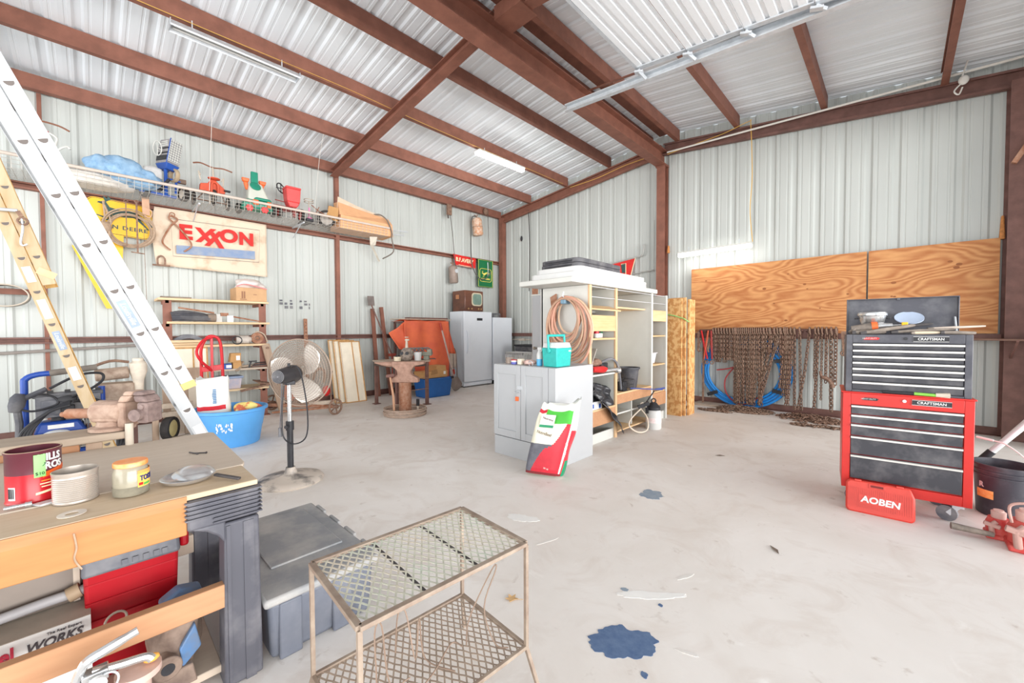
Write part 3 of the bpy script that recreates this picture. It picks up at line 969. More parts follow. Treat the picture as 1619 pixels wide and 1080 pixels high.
# orange-red tricycle
t = thing('tricycle', 'orange-red tricycle with a straight rusty handlebar in the middle of the wire shelf', 'tricycle', loc=(-7.7, 1.36, SHZ), rz=LW)
TRED = mat('orange_red_enamel', s2l(206, 84, 54), 0.45, 0, 0.12)
MB().tube(curve_pts([(-0.245, -0.05, 0.61), (-0.15, -0.02, 0.645), (0.0, 0, 0.62), (0.13, -0.02, 0.63), (0.245, -0.05, 0.6)], 5), 0.011, 8).build('handlebar', BROWNB, t)
MB().tube([(0, 0, 0.62), (0.01, 0, 0.42)], 0.013, 8).tube(curve_pts([(-0.17, -0.1, 0.44), (-0.19, -0.08, 0.5), (-0.165, -0.08, 0.37)], 4), 0.009, 6).tube(curve_pts([(0.09, -0.1, 0.4), (0.12, -0.09, 0.46), (0.11, -0.1, 0.33)], 4), 0.009, 6).tube([(-0.05, -0.04, 0.32), (-0.06, -0.1, 0.03)], 0.012, 6).build('stem', HUBM, t)
MB().lathe([(0.03, -0.015), (0.075, 0.0), (0.08, 0.012), (0.05, 0.02), (0, 0.016)], 20, (0, -0.08, 0.42)).build('seat', TRED, t)
MB().prism([(-0.18, -0.1, 0.22), (0.13, -0.1, 0.22), (0.15, -0.1, 0.28), (0.06, -0.1, 0.36), (0.02, -0.1, 0.4), (-0.05, -0.1, 0.4), (-0.08, -0.1, 0.34), (-0.17, -0.1, 0.32)], (0, 0.09, 0)).tube(curve_pts([(-0.035, -0.12, 0.2), (-0.035, -0.13, 0.33), (0.0, -0.13, 0.36), (0.04, -0.13, 0.33), (0.04, -0.12, 0.2)], 5), 0.016, 8).build('body', TRED, t, bevel=0.02)
for q in ((0.12, 0.2, -0.14, -0.09, 0.255, 0.28), (-0.14, -0.06, -0.14, -0.09, 0.165, 0.19)):
    MB().box(*q).build('pedal', BLACK, t, bevel=0.006)
wheels(t, (((-0.24, 0.02, 0.1), 0.1), ((0.19, 0.02, 0.1), 0.1), ((-0.01, -0.12, 0.13), 0.12)))
MB().tube([(-0.26, 0.02, 0.1), (0.21, 0.02, 0.1)], 0.009, 6).tube([(-0.2, 0.02, 0.1), (-0.1, -0.05, 0.24)], 0.007, 6).tube([(0.15, 0.02, 0.1), (0.1, -0.05, 0.24)], 0.007, 6).build('axle', RUSTY, t)

# green ride-on
t = thing('ride_on_toy', 'green ride-on toy with orange grips and clear body on the wire shelf', 'ride-on toy', loc=(-7.7, 1.9, SHZ), rz=LW)
TG = mat('teal_green_plastic', s2l(36, 138, 112), 0.35, 0, 0.06)
CLR = mat('cloudy_clear_plastic', s2l(206, 208, 196), 0.35, 0, 0.05)
MB().box(-0.05, 0.05, -0.1, -0.05, 0.5, 0.68).lathe([(0.0, -0.03), (0.075, -0.02), (0.085, 0.0), (0.07, 0.015), (0, 0.02)], 22, (0.0, -0.14, 0.44), (0.1, -0.8, 0.5)).build('seat_back', TG, t, bevel=0.012)
for s_ in (-1, 1):
    MB().taper((s_ * 0.12 - 0.04, s_ * 0.12 + 0.04, -0.08, -0.02), (s_ * 0.12 - 0.055, s_ * 0.12 + 0.055, -0.09, -0.02), 0.5, 0.56).taper((s_ * 0.1 - 0.02, s_ * 0.1 + 0.02, -0.07, -0.03), (s_ * 0.12 - 0.03, s_ * 0.12 + 0.03, -0.08, -0.02), 0.38, 0.5).build('grip', ORANGE, t, bevel=0.012)
MB().taper((-0.12, 0.2, -0.2, 0.02), (-0.08, 0.1, -0.12, 0.02), 0.2, 0.5).build('body', CLR, t, bevel=0.03)
MB().taper((-0.2, 0.24, -0.2, 0.05), (-0.16, 0.2, -0.22, 0.03), 0.06, 0.2).taper((-0.05, 0.22, -0.24, 0.03), (-0.02, 0.19, -0.22, 0.03), 0.2, 0.25).build('base', TG, t, bevel=0.03)
for q in ((-0.06, 0.02, -0.235, -0.21, 0.12, 0.2), (0.14, 0.2, -0.235, -0.21, 0.1, 0.2)):
    MB().box(*q).build('foot_pad', ORANGE, t, bevel=0.01)
for c in ((-0.11, -0.23, 0.055), (0.1, -0.24, 0.055)):
    b = disc(MB(), c, 0.034, 0.03, (0, 1, 0), 12)
    for k in range(6):
        b.ball((c[0] + 0.035 * math.cos(k * PI / 3), c[1], c[2] + 0.035 * math.sin(k * PI / 3)), 0.022, 0.015, 0.022, 8, 5)
    b.build('wheel', mat('pink_red_plastic', s2l(228, 76, 76), 0.4), t)
wheels(t, (((0.26, -0.1, 0.1), 0.1), ((-0.2, 0.04, 0.08), 0.08)), w=0.06, mh=CLR)

# red pedal tractor
t = thing('pedal_tractor', 'red pedal tractor with a black steering wheel on the wire shelf', 'toy tractor', loc=(-7.7, 2.42, SHZ), rz=LW)
PRED = mat('faded_red_enamel', s2l(222, 78, 76), 0.45, 0, 0.1)
MB().taper((-0.06, 0.14, -0.18, 0.0), (-0.08, 0.15, -0.2, 0.02), 0.3, 0.52).box(-0.085, 0.155, -0.205, 0.025, 0.52, 0.555).taper((-0.02, 0.1, -0.16, 0.0), (-0.06, 0.14, -0.18, 0.0), 0.22, 0.3).build('hood', PRED, t, bevel=0.012)
MB().torus((-0.1, 0.02, 0.55), 0.085, 0.01, (0.5, -0.8, 0.25), 22, 7).tube([(-0.1, 0.02, 0.635), (-0.1, 0.02, 0.47)], 0.007, 6).tube([(-0.17, 0.04, 0.55), (-0.02, 0, 0.55)], 0.007, 6).build('steering_wheel', BLACK, t)
MB().bar((-0.2, 0, 0.16), (0.15, -0.05, 0.2), 0.06, 0.06).tube([(-0.2, 0.0, 0.33), (0.02, -0.05, 0.3)], 0.01, 6).tube([(-0.22, 0.02, 0.25), (0.02, 0.02, 0.25)], 0.01, 6).bar((0.05, -0.16, 0.05), (0.06, -0.12, 0.24), 0.05, 0.04).build('frame', mat('rusty_red_frame', s2l(150, 84, 80), 0.6), t)
wheels(t, (((0.19, -0.08, 0.12), 0.11), ((-0.17, -0.12, 0.09), 0.09)), w=0.05, mh=PRED)

t = thing('toy_stool', 'small wire-seat toy stool with a pink stem on the wire shelf', 'toy', loc=(-7.68, 2.76, SHZ), rz=LW)
MB().torus((0, 0, 0.44), 0.075, 0.006, (0, 0, 1), 20, 6).torus((0, 0, 0.4), 0.075, 0.006, (0, 0, 1), 20, 6).tube([(0, 0, 0.3), (0, 0, 0.42)], 0.008, 6).tube([(-0.075, 0, 0.42), (0.075, 0, 0.42)], 0.006, 6).build('wire_seat', HUBM, t)
MB().tube([(0, -0.01, 0.13), (0, -0.01, 0.3)], 0.014, 8).ball((0, -0.03, 0.1), 0.05, 0.03, 0.03).build('stem', mat('pink_plastic', s2l(238, 140, 190), 0.45), t)
MB().tube([(-0.1, 0, 0.02), (0.1, 0, 0.02)], 0.014, 6).tube([(0, -0.1, 0.02), (0, 0.1, 0.02)], 0.014, 6).tube([(0, 0, 0.02), (0, 0, 0.1)], 0.014, 6).build('base', BLACK, t)
t = thing('push_toy', 'black rubber wheel toy with a bent rod lying beside the cardboard box', 'toy', loc=(-7.66, 3.03, SHZ), rz=LW)
wheel(MB(), (0.03, 0, 0.16), 0.155, 0.05, (0.25, 0.95, 0.1)).build('tyre', TIRE, t)
disc(MB(), (0.03, 0, 0.16), 0.11, 0.03, (0.25, 0.95, 0.1)).build('hub', mat('grey_hub', s2l(176, 168, 160), 0.6), t)
MB().tube(curve_pts([(-0.25, -0.05, 0.34), (-0.12, -0.04, 0.26), (-0.02, -0.03, 0.23)], 4), 0.008, 6).tube([(-0.17, -0.04, 0.22), (-0.12, -0.05, 0.33)], 0.007, 6).build('rod', BROWNB, t)
tag(MB().box(-0.25, 0.2, -0.12, 0.0, 0, 0.05).build('black_tray', BLACK, bevel=0.01, loc=(-7.62, 2.75, SHZ)), 'flat black tray on the wire shelf under the toy stool', 'tray')

t = thing('cardboard_box', 'long orange-tan cardboard box with torn end at the end of the wire shelf', 'box', loc=(-7.72, 3.75, SHZ), rz=LW)
OTAN = mat('orange_tan_cardboard', s2l(226, 172, 128), 0.8, 0, 0.06)
b = MB()
b.taper((-0.52, 0.56, -0.25, 0.2), (-0.5, 0.55, -0.24, 0.2), 0.0, 0.24)
b.prism([(-0.52, -0.24, 0.24), (0.55, -0.24, 0.24), (0.54, -0.1, 0.38), (0.3, -0.08, 0.4), (-0.1, -0.1, 0.45), (-0.5, -0.12, 0.5)], (0, 0.2, 0.02))
b.build('carton', OTAN, t, smooth=False)
MB().prism([(-0.52, -0.12, 0.36), (-0.5, -0.12, 0.6), (-0.1, -0.06, 0.52), (0.5, 0.0, 0.44), (0.52, 0.02, 0.38)], (0, 0.012, 0)).build('flap', mat('pale_carton_flap', s2l(222, 200, 176), 0.85), t, smooth=False)
MB().prism([(-0.7, -0.1, 0.2), (-0.55, -0.2, 0.1), (-0.52, -0.2, 0.36), (-0.66, -0.1, 0.4)], (0, 0.02, 0)).build('torn_end', CARDT, t, smooth=False)
MB().tube(curve_pts([(0.25, -0.05, 0.43), (0.36, -0.12, 0.43), (0.44, -0.25, 0.3), (0.52, -0.27, 0.08), (0.5, -0.3, -0.05), (0.56, -0.25, -0.3), (0.46, 0.0, -0.42)], 5), 0.014, 6).build('strap', mat('grey_strap', s2l(120, 112, 104), 0.8), t)

# banner with the red and blue letters
t = thing('banner', 'stained canvas banner with red EXXON letters pinned to the left wall', 'banner', loc=(XL + 0.15, 1.43, 2.79), rz=LW)
CANV = mat('stained_canvas', s2l(222, 204, 182), 0.9, 0, 0, 3.2, col2=s2l(176, 140, 106), mixlo=0.52, mixhi=0.8, bump=0.1)


def ban(u, v):
    x = -0.73 + 1.46 * u - 0.04 * (1 - u) * math.sin(v * 3)
    z = -0.42 + 0.86 * v - 0.05 * u * (1 - v) + 0.03 * (1 - u) * math.sin(3 * v)
    y = 0.02 * math.sin(9 * u + 2 * v) * (1 - u) + 0.008 * math.sin(14 * v + 5 * u)
    return (x, y, z)


MB().grid(ban, 40, 20).build('canvas', CANV, t, solid=0.003, ang=80)
BRED = mat('banner_red', s2l(204, 52, 48), 0.8, 0, 0.06)
YB = -0.035
text('E', 0.3, BRED, t, (-0.385, YB, 0.105), (1, 0, 0.04), (0, 0, 1), bold=0.014, sx=1.1)
text('O', 0.275, BRED, t, (0.175, YB, 0.135), (1, 0, 0.03), (0, 0, 1), bold=0.014, sx=1.08)
text('N', 0.275, BRED, t, (0.42, YB, 0.125), (1, 0, 0), (0, 0, 1), bold=0.014, sx=1.0)
for k, (xa, za, xb, zb_) in enumerate(((-0.235, 0.215, -0.07, 0.0), (-0.03, 0.225, -0.23, -0.01), (-0.06, 0.17, 0.1, -0.115), (0.07, 0.2, -0.12, -0.055))):
    d = 0.036
    yk = YB - 0.0012 * k
    MB().prism([(xa - d, yk, za), (xa + d, yk, za), (xb + d, yk, zb_), (xb - d, yk, zb_)], (0, 0.003, 0)).build('lettering', BRED, t, smooth=False)
MB().prism([(-0.5, YB, -0.1), (0.54, YB, -0.05), (0.54, YB, -0.19), (-0.5, YB, -0.23)], (0, -0.003, 0)).build('blue_stripe', mat('faded_blue_print', s2l(128, 148, 180), 0.9, 0, 0, 8, col2=s2l(158, 164, 176)), t, smooth=False)
MB().tube([(-0.56, YB, 0.29), (0.62, YB, 0.32), (0.6, YB, -0.23), (-0.54, YB, -0.27)], 0.003, 4, True).build('border_line', mat('grey_print', s2l(140, 134, 132), 0.9), t)
# tongs hanging over the banner
t = thing('ice_tongs', 'rusty scissor tongs hanging over the left end of the banner', 'tongs', loc=(XL + 0.2, 1.03, 2.8), rz=LW)
for sg in (-1, 1):
    MB().tube(curve_pts([(-0.16 + 0.02 * sg, 0, 0.33), (-0.13 - 0.05 * sg, 0, 0.28), (-0.12 + 0.03 * sg, 0, 0.18), (-0.1 + 0.12 * sg, -0.01, 0.04), (-0.09 + 0.17 * sg, -0.01, -0.1), (-0.09 + 0.08 * sg, 0, -0.2)], 6), [0.012] * 31, 7).build('arm', RUSTO, t)
MB().torus((-0.14, 0, 0.34), 0.03, 0.007, (0, 1, 0), 14, 6).build('ring', RUSTO, t)

# yellow enamel sign
t = thing('enamel_sign', 'yellow enamel sign with a dark leaping deer behind the rope coil', 'sign', loc=(XL + 0.12, 0.33, 2.98), rz=LW)


def rrect(w, h, r, y, n=6):
    P = []
    for cx, cz, a0 in ((w - r, h - r, 0), (-w + r, h - r, 90), (-w + r, -h + r, 180), (w - r, -h + r, 270)):
        for i in range(n + 1):
            a = math.radians(a0 + 90 * i / n)
            P.append((cx + r * math.cos(a), y, cz + r * math.sin(a)))
    return P


MB().prism([(x + 0.0, y, z - 0.06 * x) for x, y, z in rrect(0.335, 0.24, 0.09, 0)], (0, -0.012, 0)).build('plate', YELLOW, t, smooth=False)
MB().tube([(x, y - 0.012, z - 0.06 * x) for x, y, z in rrect(0.325, 0.23, 0.085, 0)], 0.003, 4, True).build('edge_line', mat('dark_green_print', s2l(52, 84, 80), 0.5), t)
deer(MB(Matrix.Translation((0.03, -0.013, 0.04)) @ Matrix.Scale(0.62, 4)), 1).build('deer_emblem', MATS['dark_green_print'], t, smooth=False)
text('JOHN DEERE', 0.075, MATS['dark_green_print'], t, (0.01, -0.014, -0.13), (1, 0, -0.03), (0, 0, 1), bold=0.002, sx=1.15, space=1.15)
MB().prism([(-0.17, 0.002, -0.2), (0.03, 0.002, -0.2), (-0.03, 0.002, -1.28), (-0.17, 0.002, -1.28), (-0.48, 0.002, -0.45)], (0, -0.01, 0)).build('tail_plate', YELLOW, t, smooth=False)

# ropes and hooks hanging under the wire shelf
t = thing('rope_coil', 'coiled tan rope hanging over the yellow sign', 'rope', loc=(XL + 0.2, 0.43, 2.82), rz=LW)
rr = random.Random(11)
for k in range(6):
    MB().torus((rr.uniform(-0.02, 0.02), -0.012 * k, rr.uniform(-0.02, 0.02)), 0.2 + 0.012 * k, 0.009, (0.1, 1, 0.05), 40, 6, sx=1.05, sy=0.98 + rr.uniform(-0.05, 0.05)).build('coil', ROPE, t)
MB().tube(curve_pts([(-0.27, 0, 0.36), (-0.26, -0.01, 0.12), (-0.3, -0.02, 0.02), (-0.22, -0.03, -0.05), (-0.25, -0.03, -0.28)], 5), 0.014, 6).tube(curve_pts([(-0.26, -0.02, 0.3), (-0.2, -0.03, 0.06), (-0.29, -0.04, -0.02), (-0.24, -0.03, -0.3)], 5), 0.012, 6).ball((-0.27, -0.02, 0.0), 0.08, 0.05, 0.08).build('tied_end', ROPE, t)
for i, (y, z0, z1, lab) in enumerate(((0.47, 3.2, 2.58, 'thin rusty iron rod with a foot hanging over the rope coil'), (0.58, 3.22, 2.5, 'rusty branding iron with a flat foot hanging over the rope coil'))):
    t = thing('hanging_iron', lab, 'iron rod', loc=(XL + 0.3, y - 0.09, (z0 + z1) / 2), rz=LW)
    h_ = (z0 - z1) / 2
    MB().bar((0, 0, -h_), (0, 0, h_), 0.02 if i else 0.012, 0.012).torus((0, 0, h_), 0.02, 0.006, (0, 1, 0), 12, 6).build('shank', RUSTY, t)
    MB().bar((-0.07 if i else -0.05, 0, -h_), (0.07 if i else 0.0, 0, -h_ - 0.01), 0.016, 0.014).build('foot', RUSTY, t, smooth=False)
o = MB().prism([(-0.03, 0, -0.2), (0.05, 0, -0.22), (0.045, 0, 0.05), (0.0, 0, 0.09), (-0.035, 0, 0.04)], (0, -0.012, 0)).tube(curve_pts([(0.0, -0.01, -0.1), (0.07, -0.02, -0.15), (0.05, -0.02, -0.24), (-0.01, -0.02, -0.23)], 5), 0.008, 6).build('leather_strap', LEATHER, loc=(XL + 0.3, 0.58, 3.26))
o.rotation_euler = (0, 0, LW)
tag(o, 'tan leather strap hanging beside the banner corner', 'strap')
t = thing('clevis', 'rusty clevis on a short bar hanging at the banner bottom corner', 'clevis', loc=(XL + 0.2, 0.75, 2.36), rz=LW)
MB().tube(curve_pts([(-0.04, 0, 0.0), (-0.04, 0, 0.1), (0.0, 0, 0.14), (0.04, 0, 0.1), (0.04, 0, 0.0)], 5), 0.012, 7).build('bow', RUSTY, t)
MB().cyl((-0.1, 0, 0.0), (0.1, 0, 0.0), 0.013, n=8).build('pin', RUSTY, t)
tag(MB().tube(curve_pts([(XL + 0.2, 0.57, 3.27), (XL + 0.19, 0.57, 2.5), (XL + 0.185, 0.575, 2.1), (XL + 0.19, 0.58, 1.6)], 5), 0.003, 5).build('hanging_chain', RUSTY), 'thin rusty chain hanging down below the rope coil', 'chain')
# oval duct mouth and its pipe, far left
t = thing('oval_duct', 'dull oval metal duct mouth on the left wall beside the fiberglass ladder', 'duct', loc=(XL + 0.12, -0.72, 1.82), rz=LW)
b = MB().lathe([(0.2, 0.05), (0.2, -0.22)], 32, (0, 0, 0), (0, 1, 0), caps=False, sx=1, sy=0.66)
b.build('sleeve', mat('dull_duct', s2l(168, 160, 148), 0.5, 0.3, 0.1), t, solid=0.006)
MB().torus((0, -0.22, 0), 0.2, 0.008, (0, 1, 0), 32, 6, sx=1, sy=0.66).build('rim', HUBM, t)
MB().bar((-0.3, 0.0, 0.06), (0.3, 0.0, 0.06), 0.05, 0.07).build('hanger_bar', RUST, t, smooth=False)
tag(MB().cyl((XL + 0.2, -1.3, 1.08), (XL + 0.13, 0.75, 1.19), 0.02, n=8).build('grey_pipe', mat('dull_grey_pipe', s2l(150, 142, 136), 0.6, 0.2), None), 'grey pipe lying along the left wall girt behind the ladders', 'pipe')
# stencilled marks on the wall
b = MB()
for i, (x, w_) in enumerate(((-0.24, 0.07), (-0.16, 0.07), (-0.07, 0.06), (0.1, 0.06), (0.18, 0.07), (0.26, 0.03))):
    for z, hh in ((-0.07, 0.05), (0.0, 0.04), (0.06, 0.03)):
        if (i * 3 + int(z * 100)) % 4 != 1:
            b.box(x, x + w_ * R.uniform(0.6, 1), -0.003, 0, z, z + hh)
o = b.build('stencil_mark', GREYP, smooth=False, loc=(XL + 0.008, 2.63, 1.86))
o.rotation_euler = (0, 0, LW)
tag(o, 'faded dark stencil blocks painted on the left wall above the fan', 'marking')

# signs and tanks in the far corner
t = thing('enamel_sign', 'red sign with cream lettering B.F. AVERY on the far left wall', 'sign', loc=(XL + 0.14, 6.62, 3.12), rz=LW)
MB().prism([(-0.37, 0, 0.16), (0.37, 0, 0.13), (0.36, 0, -0.14), (-0.28, 0, -0.11)], (0, -0.012, 0)).build('plate', mat('sign_red', s2l(218, 40, 36), 0.4), t, smooth=False)
CREAM = mat('cream_letter', s2l(248, 232, 190), 0.5)
text('B.F.AVERY', 0.135, CREAM, t, (0.0, -0.014, 0.03), (1, 0, -0.03), (0, 0, 1), bold=0.004, sx=0.95)
MB().prism([(-0.2, -0.013, -0.085), (0.2, -0.013, -0.1), (0.2, -0.013, -0.11), (-0.2, -0.013, -0.095)], (0, -0.002, 0)).build('underline', CREAM, t, smooth=False)
MB().prism([(-0.27, -0.012, -0.1), (0.36, -0.012, -0.125), (0.36, -0.012, -0.14), (-0.28, -0.012, -0.115)], (0, -0.003, 0)).build('edge', mat('sign_edge', s2l(180, 150, 140), 0.5), t, smooth=False)
t = thing('enamel_sign', 'green sign with a yellow leaping deer in the far corner', 'sign', loc=(XL + 0.14, 7.34, 2.9), rz=LW)
MB().box(-0.27, 0.27, -0.012, 0, -0.37, 0.36).build('plate', GREEN, t, smooth=False)
YL = mat('sign_yellow', s2l(240, 224, 110), 0.5)
MB().tube([(-0.255, -0.013, -0.355), (0.255, -0.013, -0.355), (0.255, -0.013, 0.345), (-0.255, -0.013, 0.345)], 0.006, 4, True).tube([(x, -0.014, z - 0.05) for x, y, z in rrect(0.21, 0.17, 0.07, 0)], 0.008, 4, True).build('border_line', YL, t)
deer(MB(Matrix.Translation((0.0, -0.014, -0.02)) @ Matrix.Rotation(math.radians(-25), 4, 'Y') @ Matrix.Scale(0.3, 4)), 1).build('deer_emblem', YL, t, smooth=False)
text('JOHN DEERE', 0.055, YL, t, (0, -0.015, -0.15), (1, 0, 0), (0, 0, 1), bold=0.002)
MB().tube(curve_pts([(0.06, -0.03, 0.3), (0.07, -0.03, 0.05), (0.05, -0.03, -0.05)], 4), 0.01, 6).build('wire_loop', GALV, t)


def tank(name, label, c, tilt, r, L, m):
    t = thing(name, label, 'tank', loc=c, rz=LW)
    M_ = Matrix.Rotation(math.radians(tilt), 4, 'Y')
    MB(M_).lathe([(0.0, -L / 2), (r * 0.8, -L / 2), (r, -L / 2 + 0.03), (r, L / 2 - 0.05), (r * 0.75, L / 2), (r * 0.3, L / 2 + 0.02), (0, L / 2 + 0.02)], 18).build('body', m, t)
    MB(M_).cyl((0, 0, L / 2), (0, 0, L / 2 + 0.06), 0.02, n=8).tube([(0, 0, L / 2 + 0.05), (-0.06, 0, L / 2 + 0.08)], 0.012, 6).tube([(0.02, 0, L / 2 + 0.05), (0.05, 0, L / 2 + 0.1)], 0.01, 6).build('valve', RUSTY, t)
    return t, M_


t, M_ = tank('spray_tank', 'rusty orange spray tank hanging on the far left wall', (XL + 0.22, 7.0, 4.06), -8, 0.13, 0.44, mat('flaking_orange_tank', s2l(206, 146, 108), 0.7, 0, 0, 14, col2=s2l(232, 214, 196)))
MB().torus((0.0, 0, 0.0), 0.131, 0.006, M_ @ V((0, 0, 1)), 20, 6).build('seam', RUSTY, t)
MB().tube(curve_pts([(-0.06, -0.02, 0.25), (-0.2, -0.02, 0.2), (-0.25, -0.03, -0.2), (-0.25, -0.03, -0.75), (-0.2, -0.05, -1.1), (-0.02, -0.06, -1.32), (0.2, -0.06, -1.33), (0.4, -0.07, -1.15)], 6), 0.014, 7).build('hose', mat('grey_hose', s2l(96, 96, 92), 0.6), t)
t, M_ = tank('spray_tank', 'dull grey metal spray canister hanging left of the red sign', (XL + 0.22, 6.2, 2.75), -5, 0.11, 0.42, mat('dull_zinc', s2l(156, 140, 130), 0.55, 0.3, 0.15))
disc(MB(M_), (0.02, -0.11, 0.08), 0.05, 0.01, (0, 1, 0)).build('plate', GALV, t)
MB().tube([(-0.03, 0, 0.25), (-0.02, 0.02, 0.38), (-0.02, 0.13, 0.47)], 0.008, 6).build('hanger', RUSTY, t)
t = thing('rope_and_block', 'thin rope with a rusty block hanging above the grey spray canister', 'rope', loc=(XL + 0.22, 6.08, 4.3), rz=LW)
MB().box(-0.06, 0.07, -0.03, 0.03, -0.12, 0.14).build('block', RUSTY, t, bevel=0.01)
MB().tube([(0.04, 0, -0.12), (0.1, 0, -0.5), (0.17, 0, -1.2), (0.13, 0, -1.33)], 0.008, 6).tube([(-0.03, 0, -0.12), (-0.02, 0, -0.2)], 0.02, 6).build('rope', mat('dark_rope', s2l(96, 88, 84), 0.8), t)
t = thing('rope_and_block', 'rope hanging from a wire bundle under the eave over the green sign', 'rope', loc=(XL + 0.22, 7.3, 4.52), rz=LW)
lump((0, 0, 0.0), 0.08, 0.05, 0.09, 21, RUSTY, 'wire_bundle', parent=t, amp=0.4, n=14, mm=8)
MB().tube(curve_pts([(0.07, 0, 0.0), (0.09, 0, -0.5), (0.12, 0, -1.3), (0.1, -0.02, -1.6)], 5), 0.007, 6).build('rope', MATS['dark_rope'], t)
tag(lump((-7.32, YG - 0.02, 3.83), 0.035, 0.02, 0.07, 5, BLACK, 'dark_patch', 'small dark smudge on the gable wall near the left corner', 'marking', amp=0.3, n=12, mm=8), 'small dark smudge on the gable wall near the left corner', 'marking')

# ================================================================== left wall, on the floor
# shelf unit
t = thing('shelf_unit', 'shelf unit of rusty steel posts and five boards against the left wall', 'shelf', loc=(-7.52, 1.35, 0), rz=LW)
for x in (-0.59, 0.6):
    b = MB().sect([(-0.05, 0), (0.05, 0), (0.05, 0.006), (-0.044, 0.006), (-0.044, 0.06), (-0.05, 0.06)], (x, 0.0, 0), (x, 0.0, 1.84), (0, 1, 0))
    b.box(x - 0.07, x + 0.07, -0.08, 0.05, 0, 0.012)
    for z in (1.80, 1.465, 1.12, 0.74, 0.42):
        b.bar((x, 0.0, z), (x, 0.5, z), 0.04, 0.04)
    b.build('post', RUST, t, smooth=False)
PINEPALE = wood('pale_shelf_board', s2l(232, 208, 172), s2l(214, 184, 142), axis='X')
for i, (x0, x1, z, m) in enumerate(((-0.69, 0.68, 1.82, PINEPALE), (-0.6, 0.69, 1.485, PINEPALE), (-0.55, 0.68, 1.14, PINEPALE), (-0.3, 0.68, 0.76, OLDWX), (-0.3, 0.66, 0.44, PINEPALE))):
    MB().box(x0, x1, -0.06, 0.46, z, z + 0.032).build('shelf_board', m, t, bevel=0.004)
t = thing('cardboard_box', 'tan cardboard bottle box with a clear plastic bag on the top shelf board', 'box', loc=(-7.5, 1.78, 1.853), rz=LW)
MB().box(-0.2, 0.22, -0.05, 0.35, 0, 0.21).build('carton', CARD, t, bevel=0.004)
MB().box(-0.13, -0.11, -0.053, -0.05, 0.04, 0.15).box(-0.1, -0.08, -0.053, -0.05, 0.04, 0.15).box(-0.15, -0.06, -0.053, -0.05, 0.02, 0.03).box(0.03, 0.08, -0.053, -0.05, 0.1, 0.11).build('printed_marks', mat('brown_print', s2l(150, 108, 84), 0.8), t, smooth=False)
lump((0.02, 0.14, 0.27), 0.2, 0.2, 0.1, 9, mat('clear_bag_film', s2l(224, 214, 208), 0.3, 0, 0.05), 'plastic_bag', parent=t, amp=0.25, flat=0.35)
MB().tube(curve_pts([(-0.2, -0.07, 0.22), (-0.1, -0.08, 0.26), (0.05, -0.07, 0.24), (0.22, -0.07, 0.2)], 4), 0.008, 5).build('bag_tie', mat('pink_tape', s2l(226, 140, 140), 0.6), t)
t = thing('weathered_board', 'short dark weathered slat lying on the left end of the top shelf board', 'board', loc=(-7.5, 0.85, 1.853), rz=LW)
MB().box(-0.16, 0.18, -0.04, 0.08, 0, 0.02).build('slat', mat('dark_grey_wood', s2l(136, 122, 108), 0.8), t, smooth=False)
t = thing('air_hose_bundle', 'dusty black rubber bundle on the second shelf board', 'bundle', loc=(-7.45, 1.03, 1.518), rz=LW)
for k in range(3):
    MB().tube(curve_pts([(-0.23, -0.04 + 0.03 * k, 0.05 + 0.02 * k), (-0.1, -0.06 + 0.03 * k, 0.055 + 0.03 * k), (0.1, -0.05 + 0.03 * k, 0.05 + 0.02 * k), (0.22, -0.03 + 0.03 * k, 0.05)], 4), 0.045, 8).build('fold', DUSTBLK, t)
MB().cyl((0.18, -0.02, 0.06), (0.28, -0.02, 0.06), 0.06, n=12).build('end', mat('brown_grit', s2l(136, 120, 106), 0.8), t)
t = thing('iron_rod', 'long rusty rod with a white tag slanting across the second shelf board', 'rod', loc=(-7.52, 1.4, 1.518), rz=LW)
MB().tube([(-0.52, -0.03, 0.2), (-0.1, -0.03, 0.135)], 0.014, 8).tube([(0.0, -0.03, 0.11), (0.52, -0.03, 0.012)], 0.011, 8).box(-0.02, 0.08, -0.04, 0.0, 0.09, 0.14).build('rod', RUSTO, t)
MB().box(-0.1, 0.0, -0.02, 0.03, 0.0, 0.12).build('block', mat('pale_block', s2l(222, 220, 214), 0.7), t, smooth=False)
MB().box(0.06, 0.14, -0.05, -0.047, 0.0, 0.1).build('tag', PAPER, t, smooth=False)
t = thing('fender_arch', 'dark half-round fender standing on the third shelf board', 'fender', loc=(-7.5, 0.99, 1.173), rz=LW)
b = MB()
for r0, y in ((0.19, 0), ):
    pts = [(0.19 * math.cos(a), 0.0, 0.16 * math.sin(a)) for a in [PI * i / 14 for i in range(15)]]
    inn = [(0.14 * math.cos(a), 0.0, 0.1 * math.sin(a)) for a in [PI - PI * i / 14 for i in range(15)]]
    b.prism(pts + inn, (0, 0.12, 0))
b.build('arch', GREYP, t, smooth=False)
MB().box(-0.12, 0.12, 0.08, 0.1, 0, 0.09).build('backing', BLACK, t, smooth=False)
t = thing('electric_motor', 'dusty grey electric motor on the third shelf board', 'motor', loc=(-7.48, 1.66, 1.173), rz=LW)
MB().cyl((-0.08, 0.02, 0.07), (0.08, 0.0, 0.07), 0.065, n=16).ball((0.09, 0, 0.07), 0.035, 0.05, 0.05).build('housing', mat('dusty_grey_metal', s2l(196, 186, 176), 0.6, 0.1, 0.15), t)
MB().torus((-0.08, -0.03, 0.06), 0.06, 0.008, (0.3, 1, 0), 18, 6).build('wire_coil', BLACK, t)
t = thing('pulley', 'rusty round pulley with a strap on the third shelf board', 'pulley', loc=(-7.5, 1.86, 1.173), rz=LW)
MB().lathe([(0, -0.03), (0.085, -0.03), (0.09, -0.01), (0.075, 0), (0.09, 0.01), (0.085, 0.03), (0, 0.03)], 22, (0, 0, 0.09), (0, 1, 0)).build('disc', RUSTO, t)
